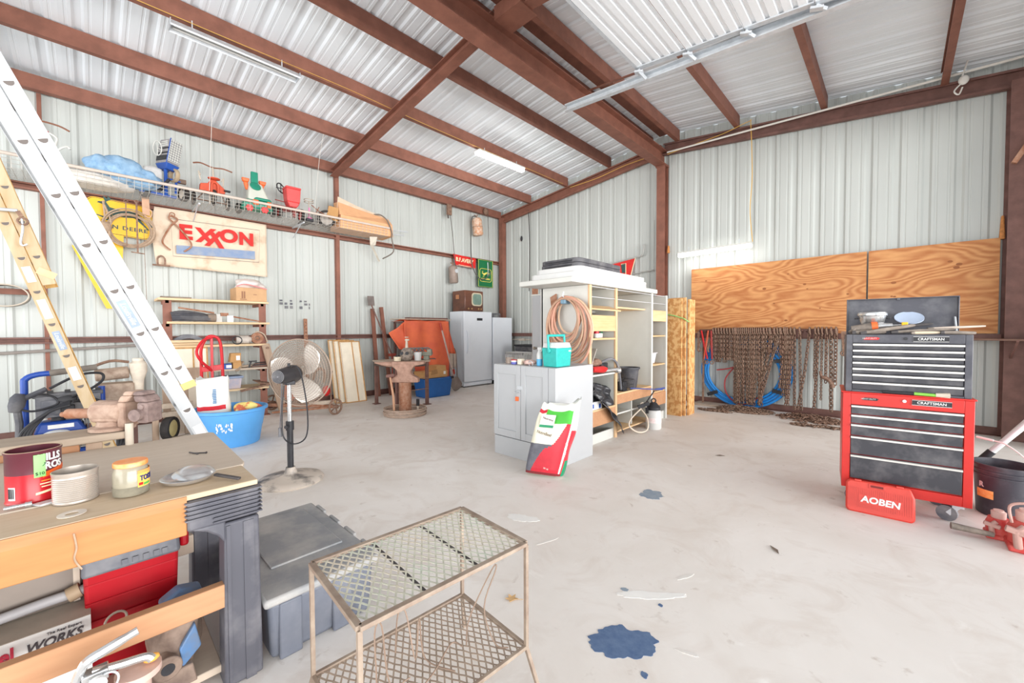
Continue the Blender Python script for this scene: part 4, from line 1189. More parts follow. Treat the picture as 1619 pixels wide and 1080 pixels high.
MB().torus((0, -0.035, 0.09), 0.03, 0.01, (0, 1, 0), 14, 6).build('boss', RUSTY, t)
MB().tube(curve_pts([(-0.12, 0, 0.03), (-0.07, -0.02, 0.1), (0.0, 0, 0.19), (0.1, 0, 0.15), (0.15, 0, 0.02)], 4), 0.012, 6).build('strap', mat('tan_web', s2l(190, 170, 150), 0.8), t)
t = thing('small_box', 'blue and white small box on the fourth shelf board', 'box', loc=(-7.5, 1.44, 0.793), rz=LW)
MB().box(-0.06, 0.06, -0.04, 0.08, 0, 0.08).build('carton', mat('blue_print_card', s2l(48, 88, 168), 0.6), t, smooth=False)
MB().box(-0.01, 0.062, -0.042, -0.038, 0.015, 0.06).build('label', PAPER, t, smooth=False)
t = thing('cardboard_box', 'small torn brown cardboard box standing on the fourth shelf board', 'box', loc=(-7.5, 1.56, 0.793), rz=LW)
MB().box(-0.04, 0.07, -0.04, 0.08, 0, 0.1).taper((-0.08, 0.06, -0.05, 0.1), (-0.06, 0.07, -0.04, 0.09), 0.1, 0.24).build('carton', CARDT, t, bevel=0.004)
MB().box(0.0, 0.05, -0.055, -0.05, 0.13, 0.2).build('label', PAPER, t, smooth=False)
t = thing('metal_bracket', 'dark steel bracket and blades piled at the right end of the fourth shelf board', 'bracket', loc=(-7.5, 1.86, 0.793), rz=LW)
for k in range(4):
    MB().bar((-0.1 + 0.02 * k, -0.05, 0.02 + 0.018 * k), (0.16, -0.04 + 0.03 * k, 0.03 + 0.015 * k), 0.03, 0.012).build('blade', BLACK if k % 2 else RUSTD, t, smooth=False)
MB().bar((-0.13, -0.05, 0), (-0.1, -0.05, 0.1), 0.02, 0.02).bar((-0.13, -0.05, 0.1), (-0.02, -0.05, 0.1), 0.02, 0.02).build('frame', BLACK, t, smooth=False)
t = thing('wood_offcuts', 'broken weathered wood offcuts on the middle of the fourth shelf board', 'wood', loc=(-7.52, 1.68, 0.793), rz=LW)
MB().bar((-0.12, -0.08, -0.04), (-0.02, 0.0, 0.1), 0.05, 0.02).build('offcut', OLDW, t, smooth=False)
MB().bar((-0.05, -0.05, 0.03), (0.14, 0.0, 0.035), 0.06, 0.025).build('offcut', OLDW, t, smooth=False)
t = thing('storage_box', 'clear plastic box with a blue-grey lid on the lowest shelf board', 'box', loc=(-7.52, 1.5, 0.473), rz=LW)
MB().taper((-0.13, 0.12, -0.04, 0.2), (-0.15, 0.14, -0.06, 0.22), 0, 0.17).build('body', mat('clear_plastic_contents', s2l(178, 178, 196), 0.35, 0, 0, 16, col2=s2l(206, 190, 190)), t, bevel=0.01)
MB().box(-0.165, 0.155, -0.075, 0.235, 0.165, 0.2).build('lid', mat('grey_blue_lid', s2l(142, 158, 186), 0.5), t, bevel=0.008)
t = thing('scrap_plate', 'brown rusty plate on a skewed slat at the end of the lowest shelf board', 'metal scrap', loc=(-7.5, 1.86, 0.473), rz=LW)
MB().bar((-0.26, -0.12, -0.03), (0.18, -0.02, 0.03), 0.04, 0.03).build('slat', RUSTY, t, smooth=False)
MB().prism([(0.0, -0.08, 0.06), (0.2, -0.06, 0.02), (0.1, 0.1, 0.08), (-0.06, 0.06, 0.1)], (0, 0, 0.015)).build('plate', RUSTY, t, smooth=False)


def lean(name, label, cat, p0, p1, w, th_, m, up=(1, 0, 0), parts=None):
    """plank leaning from foot p0 to top p1"""
    t = thing(name, label, cat, loc=p0)
    MB().bar((0, 0, 0), V(p1) - V(p0), w, th_, up).build(parts or 'plank', m, t, bevel=0.003)
    return t


t = lean('old_plank', 'old grey-brown plank with bolts leaning at the right end of the shelf unit', 'plank', (-7.42, 2.2, 0.02), (-7.46, 1.97, 1.16), 0.11, 0.05, OLDWZ)
for q in (0.95, 0.55):
    MB().cyl((0.02, -0.23 * q, 1.14 * q), (0.05, -0.23 * q, 1.14 * q), 0.018, n=8).build('bolt', RUSTY, t)


def panel(name, label, p0, y0, y1, h, leanx, m, edge, dots=True):
    """leaning sheet-metal panel with a rusty turned edge; local x along wall"""
    t = thing(name, label, 'panel', loc=p0, rz=LW)
    M_ = Matrix.Rotation(-math.atan2(leanx, h), 4, 'X')
    L = math.hypot(h, leanx)
    w_ = y1 - y0
    MB(M_).box(-w_ / 2, w_ / 2, 0.0, 0.012, 0, L).build('sheet', m, t, smooth=False)
    b = MB(M_)
    for x in (-w_ / 2 + 0.008, w_ / 2 - 0.008, 0.05):
        b.box(x - 0.009, x + 0.009, -0.012, 0, 0, L)
    b.box(-w_ / 2, w_ / 2, -0.012, 0, 0, 0.018).box(-w_ / 2, w_ / 2, -0.012, 0, L - 0.018, L)
    b.build('turned_edge', edge, t, smooth=False)
    if dots:
        b = MB(M_)
        for i in range(int(L / 0.03)):
            b.box(-w_ / 2 + 0.03, -w_ / 2 + 0.042, -0.002, 0.002, 0.02 + i * 0.03, 0.032 + i * 0.03)
        b.build('punched_holes', RUSTO, t, smooth=False)['kind'] = 'stuff'
    return t


EDGE = mat('rusty_panel_edge', s2l(196, 150, 96), 0.7, 0, 0.15, 20)
SHEET = mat('cream_panel_steel', s2l(238, 228, 208), 0.5, 0, 0.06, 5)
for i, (y, x, h, lx, lab) in enumerate(((3.37, -7.66, 1.2, 0.3, 'rearmost'), (3.43, -7.6, 1.19, 0.28, 'middle'), (3.52, -7.53, 1.17, 0.3, 'front'))):
    panel('sheet_panel', 'cream perforated steel panel leaning on the left wall, %s of the three' % lab, (x, y, 0.0), -0.21, 0.21, h, lx, SHEET, EDGE)
panel('sheet_panel', 'cream steel panel with tan edges under the left end of the shelf unit, nearer one', (-7.33, 0.98, 0.0), -0.22, 0.22, 1.14, 0.12, SHEET, EDGE, False)
for i, z in enumerate((1.176, 1.215)):
    tag(MB().box(-0.26, 0.2, -0.06, 0.03, 0, 0.035).build('pine_offcut', PINEPALE, bevel=0.003, loc=(-7.48 + 0.1 * i - 0.05, 0.98, z + 0.0)), ['pale pine offcut lying on the third shelf board, lower of two', 'pale pine offcut lying on the third shelf board, upper of two'][i], 'board')
    C.objects['pine_offcut' + ('' if i == 0 else '.001')].rotation_euler = (0, 0, LW)
# weathered wooden frame leaning in front
t = thing('wooden_door_panel', 'weathered wooden door frame panel leaning behind the ladder foot', 'frame', loc=(-6.95, 0.88, 0.0), rz=LW)
M_ = Matrix.Rotation(math.radians(-10), 4, 'X')
for q in ((-0.24, -0.16, 0, 0.86), (-0.03, 0.03, 0, 0.72), (0.14, 0.22, 0, 0.86)):
    MB(M_).box(q[0], q[1], -0.02, 0.02, q[2], q[3]).build('stile', OLDWZ, t, bevel=0.004)
MB(M_).box(-0.26, 0.24, -0.025, 0.025, 0.72, 0.88).build('top_rail', OLDWZ, t, bevel=0.004)
MB(M_).box(-0.24, 0.22, 0.0, 0.012, 0.0, 0.72).build('panel_board', PALE, t, smooth=False)
# wooden cart with a small wheel
t = thing('wooden_cart', 'old wooden cart frame with a small tyre behind the bench vise', 'cart', loc=(-6.25, 0.45, 0), rz=LW)
MB().box(-0.15, 0.42, -0.03, 0.03, 0.36, 0.42).build('beam', OLDW, t, bevel=0.004)
MB().bar((-0.2, -0.1, 0.06), (0.42, -0.06, 0.13), 0.05, 0.03).build('beam', OLDW, t, bevel=0.004)
for x in (0.05, 0.35):
    MB().box(x - 0.03, x + 0.03, -0.02, 0.02, 0.0, 0.38).build('upright', OLDWZ, t, bevel=0.004)
MB().box(-0.15, 0.4, -0.02, 0.02, 0.46, 0.52).build('beam', OLDW, t, bevel=0.004)
wheels(t, (((0.18, 0.0, 0.22), 0.14), ((0.46, 0.06, 0.16), 0.12)), mh=mat('yellowed_hub', s2l(196, 176, 120), 0.6), w=0.08, ax=(0.8, -0.5, 0))

# blue pressure washer
t = thing('pressure_washer', 'blue framed pressure washer with black hose behind the fiberglass ladder', 'pressure washer', loc=(-6.4, -0.2, 0), rz=LW)
PB = mat('blue_tube_frame', s2l(36, 74, 160), 0.4, 0, 0.1)
MB().tube(curve_pts([(-0.27, -0.12, 0.1), (-0.27, -0.12, 0.8), (-0.26, -0.12, 0.9), (-0.19, -0.12, 0.94), (-0.08, -0.12, 0.95)], 5), 0.028, 10).tube([(0.27, -0.12, 0.1), (0.27, -0.12, 0.78)], 0.028, 10).tube([(-0.27, -0.12, 0.12), (0.27, -0.12, 0.12)], 0.025, 8).tube([(-0.27, -0.12, 0.2), (-0.27, 0.35, 0.12), (0.27, 0.35, 0.12), (0.27, -0.12, 0.2)], 0.025, 8).build('frame', PB, t)
MB().tube([(-0.1, -0.12, 0.95), (0.24, -0.12, 0.99)], 0.033, 10).build('grip', mat('grey_foam_grip', s2l(124, 116, 108), 0.8), t)
MB().box(-0.2, 0.26, -0.2, -0.02, 0.5, 0.72).box(-0.16, 0.22, -0.215, -0.2, 0.53, 0.68).box(-0.22, 0.28, -0.16, -0.04, 0.7, 0.745).build('console', GREYP, t, bevel=0.012)
for x in (-0.1, 0.02, 0.14, 0.24):
    MB().box(x - 0.02, x + 0.02, -0.19, -0.1, 0.745, 0.77).build('nozzle_clip', BLACK, t, smooth=False)
MB().box(-0.03, 0.07, -0.25, -0.21, 0.52, 0.62).lathe([(0.0, 0), (0.05, 0), (0.055, 0.025), (0.03, 0.03), (0, 0.03)], 16, (0.02, -0.22, 0.68), (0, -1, 0.2), sx=1.3, sy=0.7).build('hose_hook', BLACK, t, bevel=0.006)
MB().taper((-0.22, 0.16, -0.24, 0.0), (-0.18, 0.1, -0.22, -0.02), 0.34, 0.46).build('fuel_tank', PB, t, bevel=0.025)
MB().cyl((-0.05, -0.12, 0.46), (-0.05, -0.12, 0.49), 0.05, n=16).build('fuel_cap', BLACK, t)
MB().box(-0.12, 0.06, -0.236, -0.228, 0.39, 0.43).build('label', PAPER, t, smooth=False)
MB().box(-0.22, 0.1, -0.22, 0.0, 0.14, 0.34).cyl((-0.1, -0.25, 0.24), (-0.1, -0.1, 0.24), 0.11, n=18).box(0.1, 0.3, -0.18, 0.0, 0.16, 0.3).build('engine', mat('cast_aluminium', s2l(168, 162, 154), 0.5, 0.4, 0, 25, col2=s2l(120, 114, 108)), t, bevel=0.01)
for k in range(7):
    MB().box(0.08 + 0.025 * k, 0.092 + 0.025 * k, -0.2, 0.02, 0.26, 0.44).build('cooling_fin', GREYP, t, smooth=False)
MB().tube(curve_pts([(-0.18, -0.26, 0.24), (-0.16, -0.27, 0.33), (-0.08, -0.28, 0.37), (0.02, -0.27, 0.35), (0.05, -0.25, 0.26)], 5), 0.014, 7).build('fuel_line', GALV, t)
for k in range(4):
    MB().tube(curve_pts([(0.04, -0.26 - 0.02 * k, 0.66 - 0.01 * k), (-0.1, -0.27 - 0.015 * k, 0.58), (-0.22 - 0.02 * k, -0.28, 0.4), (-0.25 - 0.02 * k, -0.3, 0.2), (-0.26 - 0.02 * k, -0.3, 0.04)], 5), 0.015, 7).tube(curve_pts([(0.06, -0.26 - 0.02 * k, 0.66), (0.22, -0.27, 0.62 + 0.012 * k), (0.34 + 0.03 * k, -0.28, 0.48), (0.38 + 0.03 * k, -0.28, 0.2), (0.36, -0.28, 0.05)], 5), 0.015, 7).build('hose_loop', BLACK, t)
MB().lathe([(0, -0.09), (0.05, -0.09), (0.07, -0.03), (0.07, 0.05), (0.04, 0.09), (0, 0.09)], 14, (-0.31, -0.22, 0.68), (0.2, 0, 1), sx=0.8, sy=0.8).tube([(-0.31, -0.22, 0.6), (-0.3, -0.22, 0.48), (-0.31, -0.24, 0.1)], 0.028, 9).tube([(-0.3, -0.22, 0.7), (-0.12, -0.23, 0.8)], 0.025, 9).build('spray_gun', DUSTBLK, t)
MB().tube(curve_pts([(-0.1, -0.22, 0.8), (0.1, -0.22, 0.92), (0.26, -0.22, 0.93), (0.28, -0.22, 0.86), (0.2, -0.24, 0.78), (0.05, -0.25, 0.7)], 6), 0.013, 7).tube(curve_pts([(-0.3, -0.24, 0.62), (-0.2, -0.25, 0.59), (-0.05, -0.24, 0.64), (-0.08, -0.23, 0.72), (-0.2, -0.23, 0.76)], 6), 0.011, 7).build('high_pressure_line', BLACK, t)
t = thing('water_pump', 'rusty old pump engine with a pale cylinder right of the pressure washer', 'pump', loc=(-6.55, 0.14, 0), rz=LW)
MB().box(-0.12, 0.2, -0.1, 0.15, 0.55, 0.78).cyl((-0.12, -0.04, 0.88), (0.16, -0.04, 0.9), 0.07, n=14).box(-0.16, 0.24, -0.12, 0.2, 0.5, 0.56).build('engine_block', mat('dusty_engine', s2l(188, 168, 150), 0.7, 0.1, 0, 14, col2=s2l(150, 126, 110)), t, bevel=0.015)
MB().lathe([(0, 0), (0.04, 0), (0.05, 0.2), (0.08, 0.3), (0.08, 0.4), (0.05, 0.43), (0.05, 0.46), (0, 0.46)], 16, (0.24, -0.06, 0.6)).build('filter_bowl', mat('cream_enamel', s2l(226, 214, 196), 0.5), t)
MB().tube(curve_pts([(-0.2, -0.1, 0.95), (0.0, -0.1, 1.04), (0.16, -0.1, 1.02)], 4), 0.016, 7).build('pipe', RUSTY, t)
MB().tube(curve_pts([(0.0, -0.14, 0.58), (0.2, -0.16, 0.5), (0.36, -0.16, 0.46)], 4), 0.025, 8).build('hose', BLACK, t)
for x in (-0.12, 0.2):
    MB().box(x - 0.02, x + 0.02, -0.1, 0.18, 0, 0.52).build('stand_leg', RUSTD, t, smooth=False)

# vise bench
t = thing('work_stand', 'old plank bench behind the plywood workbench carrying the vise', 'bench', loc=(-3.2, -0.4, 0))
MB().box(0.05, 0.29, -0.9, 0.54, 0.812, 0.85).build('plank', OLDW, t, bevel=0.006)
MB().bar((0.22, -0.9, 0.72), (0.22, 0.35, 0.76), 0.04, 0.12).build('brace_board', BEAMW2, t, bevel=0.004)
for x, y in ((0.09, 0.4), (0.24, 0.4), (0.09, -0.7), (0.24, -0.7)):
    MB().box(x - 0.03, x + 0.03, y - 0.03, y + 0.03, 0, 0.81).build('leg', OLDWZ, t, bevel=0.004)
t = thing('bench_vise', 'big rusty bench vise bolted to the old plank bench', 'vise', loc=(-3.02, 0.07, 0.853), rz=math.radians(44))
VS = Matrix.Scale(0.78, 4)
VR = mat('dusty_rusty_vise', s2l(186, 160, 142), 0.75, 0.1, 0, 16, col2=s2l(150, 120, 104), bump=0.15)
VG = mat('dark_vise_jaw', s2l(150, 130, 124), 0.7, 0.2, 0, 20, col2=s2l(112, 94, 90), bump=0.15)
MB(VS).lathe([(0, 0), (0.12, 0), (0.12, 0.02), (0.085, 0.03), (0.075, 0.06), (0, 0.06)], 20, (0.0, 0, 0)).build('swivel_base', VR, t)
MB(VS).box(-0.09, 0.085, -0.065, 0.065, 0.055, 0.18).cyl((-0.1, 0, 0.12), (0.1, 0, 0.12), 0.078, n=16).build('body', VR, t, bevel=0.012)
MB(VS).cyl((-0.3, 0, 0.105), (-0.1, 0, 0.11), 0.034, n=14).cyl((-0.34, 0, 0.1), (-0.29, 0, 0.105), 0.018, n=10).build('screw', RUSTO, t)
MB(VS).box(0.085, 0.135, -0.06, 0.06, 0.02, 0.19).taper((0.09, 0.15, -0.062, 0.062), (0.11, 0.185, -0.058, 0.058), 0.19, 0.235).taper((0.12, 0.188, -0.06, 0.06), (0.13, 0.186, -0.05, 0.05), 0.235, 0.265).build('fixed_jaw', VR, t, smooth=False, bevel=0.01)
MB(VS).box(0.225, 0.29, -0.065, 0.065, 0.05, 0.19).taper((0.21, 0.29, -0.062, 0.062), (0.192, 0.265, -0.058, 0.058), 0.19, 0.235).taper((0.19, 0.262, -0.06, 0.06), (0.192, 0.25, -0.05, 0.05), 0.235, 0.262).build('moving_jaw', VG, t, smooth=False, bevel=0.01)
for z in (0.1, 0.16):
    MB(VS).cyl((0.258, -0.065, z), (0.258, -0.073, z), 0.018, n=12).build('cover_bolt', VG, t)
MB(VS).cyl((0.1, 0, 0.09), (0.21, 0, 0.09), 0.022, n=10).cyl((0.24, -0.1, 0.11), (0.24, 0.02, 0.11), 0.04, n=14).build('slide', VG, t)
MB(VS).cyl((0.16, -0.05, -0.22), (0.16, -0.05, 0.05), 0.022, n=10).build('support_pipe', HUBM, t)

# blue tub with sack and rag
t = thing('plastic_tub', 'big round bright blue plastic tub with peeling white label by the ladder', 'tub', loc=(-5.92, 1.17, 0))
TUB = mat('bright_blue_plastic', s2l(92, 164, 226), 0.45, 0, 0.06, 5)
MB().lathe([(0.29, 0), (0.3, 0.01), (0.33, 0.2), (0.335, 0.205), (0.36, 0.36), (0.365, 0.4), (0.395, 0.41), (0.395, 0.44), (0.37, 0.445), (0.35, 0.38), (0.28, 0.02), (0, 0.02)], 40, caps=False).build('shell', TUB, t)
MB().lathe([(0, 0.0), (0.29, 0.0)], 40, caps=False).build('bottom', TUB, t)
rr = random.Random(5)
b = MB()
for i in range(26):
    a = math.radians(-22 + rr.uniform(-13, 13))
    z = 0.24 + rr.uniform(-0.05, 0.05)
    w_ = rr.uniform(0.012, 0.03)
    rad = 0.3 + 0.155 * z + 0.006
    b.prism([(rad * math.cos(a - w_), rad * math.sin(a - w_), z), (rad * math.cos(a + w_), rad * math.sin(a + w_), z - 0.005), (rad * math.cos(a + w_ * 0.8) + 0.002, rad * math.sin(a + w_ * 0.8), z + 0.022), (rad * math.cos(a - w_) + 0.003, rad * math.sin(a - w_), z + 0.018)], (0.002, 0, 0))
b.build('peeling_label', PAPER, t, smooth=False)


def sack(name, label, loc, rz, w, d, h, tilt, mats, pick, par=None, seed=1, top=0.55, shear=0.0, nu=48, nv=30):
    """stuffed paper sack standing up: rounded rectangle section, thin folded top"""
    t = thing(name, label, 'bag', loc=loc, rz=rz)
    rr = random.Random(seed)
    b = MB(Matrix.Rotation(tilt, 4, 'X') @ Matrix(((1, 0, shear, 0), (0, 1, 0, 0), (0, 0, 1, 0), (0, 0, 0, 1))))
    q = []
    for j in range(nv + 1):
        v = j / nv
        dd = d * (1 - (1 - 0.12) * max(0, (v - top) / (1 - top)) ** 1.6) * (0.86 + 0.14 * min(1, v / 0.08))
        ww = w * (0.93 + 0.07 * math.sin(PI * v) + 0.02 * math.sin(11 * v + seed)) * (1 + 0.04 * v)
        for i in range(nu):
            a = 2 * PI * i / nu
            cx, sy = math.cos(a), math.sin(a)
            e = 0.55
            x = ww / 2 * (abs(cx) ** e) * (1 if cx > 0 else -1)
            y = dd / 2 * (abs(sy) ** e) * (1 if sy > 0 else -1)
            k = 0.022 * math.sin(5 * a + 9 * v + seed) * (0.3 + v) + 0.01 * math.sin(13 * v + 3 * a)
            q.append((x * (1 + k), y * (1 + k) + 0.5 * k * d * math.sin(6 * v), h * v * (1 + v * v * (0.035 * math.sin(2 * a + seed) + (0.06 * cx if shear else 0) + 0.015 * math.sin(9 * a)))))
    fs, mi = [], []
    for j in range(nv):
        for i in range(nu):
            l = (i + 1) % nu
            fs.append((j * nu + i, j * nu + l, (j + 1) * nu + l, (j + 1) * nu + i))
            mi.append(pick((i + 0.5) / nu, (j + 0.5) / nv))
    fs.append(tuple(range(nu - 1, -1, -1)))
    mi.append(0)
    fs.append(tuple(nv * nu + i for i in range(nu)))
    mi.append(0)
    b.add(q, fs)
    b.mi = mi
    b.build('bag_body', mats, t, ang=70)
    return t


WBAG = mat('white_paper_sack', s2l(238, 236, 230), 0.6, 0, 0.04, 8)
t = sack('paper_sack', 'white paper sack with a red band standing in the blue tub', (-6.03, 1.03, 0.035), math.radians(75), 0.32, 0.2, 0.78, math.radians(8), [WBAG, mat('sack_red_band', s2l(214, 40, 50), 0.5)], lambda u, v: 1 if 0.52 < u < 0.86 and 0.545 < v < 0.6 else 0, seed=3)
SBL = mat('sack_blue_print', s2l(90, 140, 186), 0.6)
for k in range(9):
    MB(Matrix.Rotation(math.radians(8), 4, 'X')).box(0.0 + 0.004 * math.sin(k), 0.035, -0.106, -0.1, 0.50 + 0.02 * k, 0.512 + 0.02 * k).build('printed_line', SBL, t, smooth=False)
t = thing('yellow_rag', 'crumpled yellow and red printed bag in the right side of the blue tub', 'rag', loc=(-5.86, 1.33, 0.33))
lump((0, 0, 0.06), 0.13, 0.16, 0.1, 31, mat('yellow_rag_print', s2l(236, 214, 130), 0.8, 0, 0, 7, col2=s2l(216, 110, 80), mixlo=0.52, mixhi=0.58), 'crumpled_film', parent=t, amp=0.35)

# red hand truck
t = thing('hand_truck', 'red tube hand truck with a curved loop handle behind the blue tub', 'hand truck', loc=(-6.5, 1.08, 0), rz=LW)
HR = mat('hand_truck_red', s2l(206, 34, 44), 0.35, 0, 0.06)
MB().tube(curve_pts([(-0.1, 0.02, 0.05), (-0.1, 0.0, 0.9), (-0.1, -0.02, 1.15), (-0.04, -0.03, 1.29), (0.03, -0.03, 1.31), (0.09, -0.03, 1.26), (0.115, -0.02, 1.1), (0.13, 0.0, 0.7), (0.16, 0.02, 0.05)], 6), 0.018, 10).build('frame', HR, t)
MB().tube(curve_pts([(0.02, -0.03, 1.3), (-0.09, -0.06, 1.25), (-0.16, -0.1, 1.12), (-0.12, -0.1, 1.0), (-0.03, -0.06, 0.9), (0.0, -0.03, 0.86)], 6), 0.016, 9).build('handle_loop', HR, t)
MB().bar((-0.1, -0.01, 0.88), (0.125, -0.01, 0.9), 0.03, 0.07, (0, 0, 1)).bar((-0.1, 0, 0.4), (0.14, 0, 0.4), 0.03, 0.05, (0, 0, 1)).bar((0.01, -0.02, 0.1), (0.01, -0.02, 1.3), 0.03, 0.012, (0, 1, 0)).build('crossbar', HR, t, bevel=0.004)
MB().box(-0.14, 0.2, -0.22, 0.0, 0.0, 0.012).build('toe_plate', HR, t, smooth=False)
wheels(t, (((-0.2, 0.1, 0.12), 0.12), ((0.26, 0.1, 0.12), 0.12)), w=0.05)

# pedestal fan
t = thing('pedestal_fan', 'tall pedestal fan with a big round wire cage and dusty round base', 'fan', loc=(-4.0, 1.24, 0))
DBASE = mat('dusty_fan_base', s2l(74, 72, 72), 0.5, 0, 0, 5, col2=s2l(196, 184, 172), mixlo=0.36, mixhi=0.56)
MB().lathe([(0.272, 0), (0.278, 0.012), (0.262, 0.03), (0.2, 0.042), (0.1, 0.055), (0.055, 0.075), (0.038, 0.13), (0, 0.13)], 44).build('base', DBASE, t)
MB().cyl((0, 0, 0.12), (0, 0, 0.5), 0.026, n=16).build('lower_pole', BLACK, t)
MB().cyl((0, 0, 0.47), (0, 0, 0.55), 0.034, n=16).cyl((0.02, -0.02, 0.51), (0.05, -0.05, 0.51), 0.016, n=10).build('height_clamp', BLACK, t)
MB().cyl((0, 0, 0.53), (0, 0, 0.92), 0.018, n=16).build('upper_pole', CHROME, t)
ax = V((-0.616, 0.788, 0.02)).normalized()
mc = V((0.0, 0, 0.975))
MB().lathe([(0, -0.15), (0.055, -0.148), (0.062, -0.135), (0.075, -0.02), (0.085, 0.05), (0.07, 0.1), (0.03, 0.12), (0, 0.12)], 26, mc, ax).build('motor', mat('black_motor_shell', s2l(52, 50, 52), 0.35, 0, 0.15), t)
b = MB()
for k in range(5):
    b.torus(mc - ax * 0.151, 0.01 + 0.011 * k, 0.003, ax, 20, 5)
b.cyl(mc - ax * 0.156, mc - ax * 0.148, 0.008, n=10)
b.build('motor_vent', GREYP, t)
MB().box(-0.05, 0.05, -0.04, 0.04, 0.885, 0.925).build('neck', BLACK, t, bevel=0.008)
MB().cyl(mc + V((0, 0, 0.075)), mc + V((0, 0, 0.105)), 0.012, n=10).build('swing_knob', BLACK, t)
cc = mc + ax * 0.155
x_ = ax.cross(V((0, 0, 1))).normalized()
y_ = x_.cross(ax)
GW = mat('dusty_guard_wire', s2l(150, 132, 118), 0.6, 0.2, 0.1, 20)
for side, nm, hh in ((-1, 'rear_guard', 0.075), (1, 'front_guard', 0.085)):
    b = MB()
    for k in range(1, 15):
        rr_ = 0.315 * k / 15
        b.torus(cc + ax * (side * hh * (1 - (rr_ / 0.315) ** 2.2)), rr_, 0.0021, ax, 48, 3)
    for k in range(84):
        a = 2 * PI * k / 84
        d = x_ * math.cos(a) + y_ * math.sin(a)
        pts = []
        for j in range(6):
            r0 = 0.06 + 0.255 * j / 5
            tw = d * math.cos(0.9 * (1 - j / 5)) + ax.cross(d) * math.sin(0.9 * (1 - j / 5))
            pts.append(cc + tw * r0 + ax * (side * hh * (1 - (r0 / 0.315) ** 2.2)))
        b.tube(pts, 0.0018, 3)
    g = b.build(nm, GW, t, smooth=False)
MB().torus(cc, 0.317, 0.007, ax, 60, 7).build('guard_rim', GW, t)
BL = mat('pale_fan_blade', s2l(228, 222, 214), 0.45, 0, 0.05, 6)
for k in range(3):
    a0 = 2 * PI * k / 3 + 0.5

    def blade(u, v, a0=a0):
        r_ = 0.05 + 0.235 * v
        wd = (0.55 + 0.5 * math.sin(PI * min(1, v * 0.75 + 0.2))) * (1 - 0.25 * v)
        a = a0 + (u - 0.5) * wd * 1.5 + 0.5 * v
        return cc + (x_ * math.cos(a) + y_ * math.sin(a)) * r_ + ax * ((u - 0.5) * 0.09 * (1 - 0.3 * v))
    MB().grid(blade, 10, 8).build('blade', BL, t, solid=0.003, ang=80)
MB().cyl(cc - ax * 0.03, cc + ax * 0.04, 0.045, n=18).build('blade_hub', BL, t)
MB().tube(curve_pts([V(p_) - V((-4.0, 1.24, 0)) for p_ in ((-3.95, 1.25, 1.05), (-3.892, 1.276, 1.052), (-3.857, 1.305, 0.938), (-3.82, 1.33, 0.654), (-3.824, 1.318, 0.426), (-3.901, 1.241, 0.359), (-3.972, 1.176, 0.427), (-3.984, 1.173, 0.654), (-3.976, 1.19, 0.882))], 6), 0.006, 6).build('cord', BLACK, t)
MB().tube([(0.0, -0.06, 0.9), (-0.005, -0.08, 0.5)], 0.004, 5).box(-0.02, 0.005, -0.09, -0.065, 0.42, 0.5).build('plug', GREYP, t)

# rusty implement with two wheels behind the fan
t = thing('garden_cultivator', 'rusty wheeled implement with spoked iron wheels behind the pedestal fan', 'implement', loc=(-7.15, 2.45, 0), rz=math.radians(42))
for c in ((0.57, -0.1, 0.13), (-0.62, 0.1, 0.16)):
    b = MB().torus(c, 0.12, 0.016, (0.9, -0.4, 0), 24, 6)
    for k in range(5):
        a = 2 * PI * k / 5
        b.tube([c, (c[0] + 0.045 * math.cos(a), c[1] + 0.1 * math.cos(a), c[2] + 0.115 * math.sin(a))], 0.012, 5)
    b.cyl((c[0] - 0.03, c[1], c[2]), (c[0] + 0.04, c[1], c[2]), 0.03, n=10)
    b.build('wheel', RUSTY, t)
MB().bar((-0.62, 0.0, 0.14), (0.56, -0.08, 0.13), 0.05, 0.05).bar((-0.4, -0.25, 0.06), (0.5, -0.1, 0.12), 0.04, 0.03).build('axle', RUSTO, t, bevel=0.005)
MB().bar((0.1, 0.0, 0.16), (0.5, -0.05, 0.2), 0.1, 0.06).build('beam', OLDWX, t, bevel=0.006)
MB().bar((-0.2, 0.05, 0.14), (0.0, 0.1, 0.6), 0.05, 0.05).tube(curve_pts([(0.1, 0.1, 0.55), (0.15, 0.1, 0.7), (0.24, 0.1, 0.74), (0.3, 0.1, 0.65), (0.28, 0.1, 0.5)], 5), 0.02, 7).tube([(0.45, 0.0, 0.15), (0.42, 0.05, 0.62), (0.45, 0.05, 0.7)], 0.012, 6).build('lever', RUSTY, t)
lump((-0.25, 0.0, 0.36), 0.1, 0.08, 0.16, 15, mat('orange_engine_paint', s2l(206, 102, 72), 0.6), 'engine_cover', parent=t, amp=0.15)
lump((0.38, -0.02, 0.38), 0.06, 0.06, 0.09, 16, RED, 'fuel_can', parent=t, amp=0.05)
t = lean('perforated_post', 'rusty perforated steel post leaning on the left wall behind the fan', 'post', (-7.5, 2.62, 0.02), (-7.98, 2.77, 1.6), 0.06, 0.03, RUSTO, (1, 0, 0.3), 'post')
b = MB()
for k in range(24):
    p_ = V((-0.48, 0.15, 1.58)) * (0.04 + 0.04 * k)
    b.cyl(p_ + V((0.01, 0, 0)), p_ + V((0.02, 0, 0.004)), 0.008, n=6)
b.build('holes', BLACK, t, smooth=False)['kind'] = 'stuff'

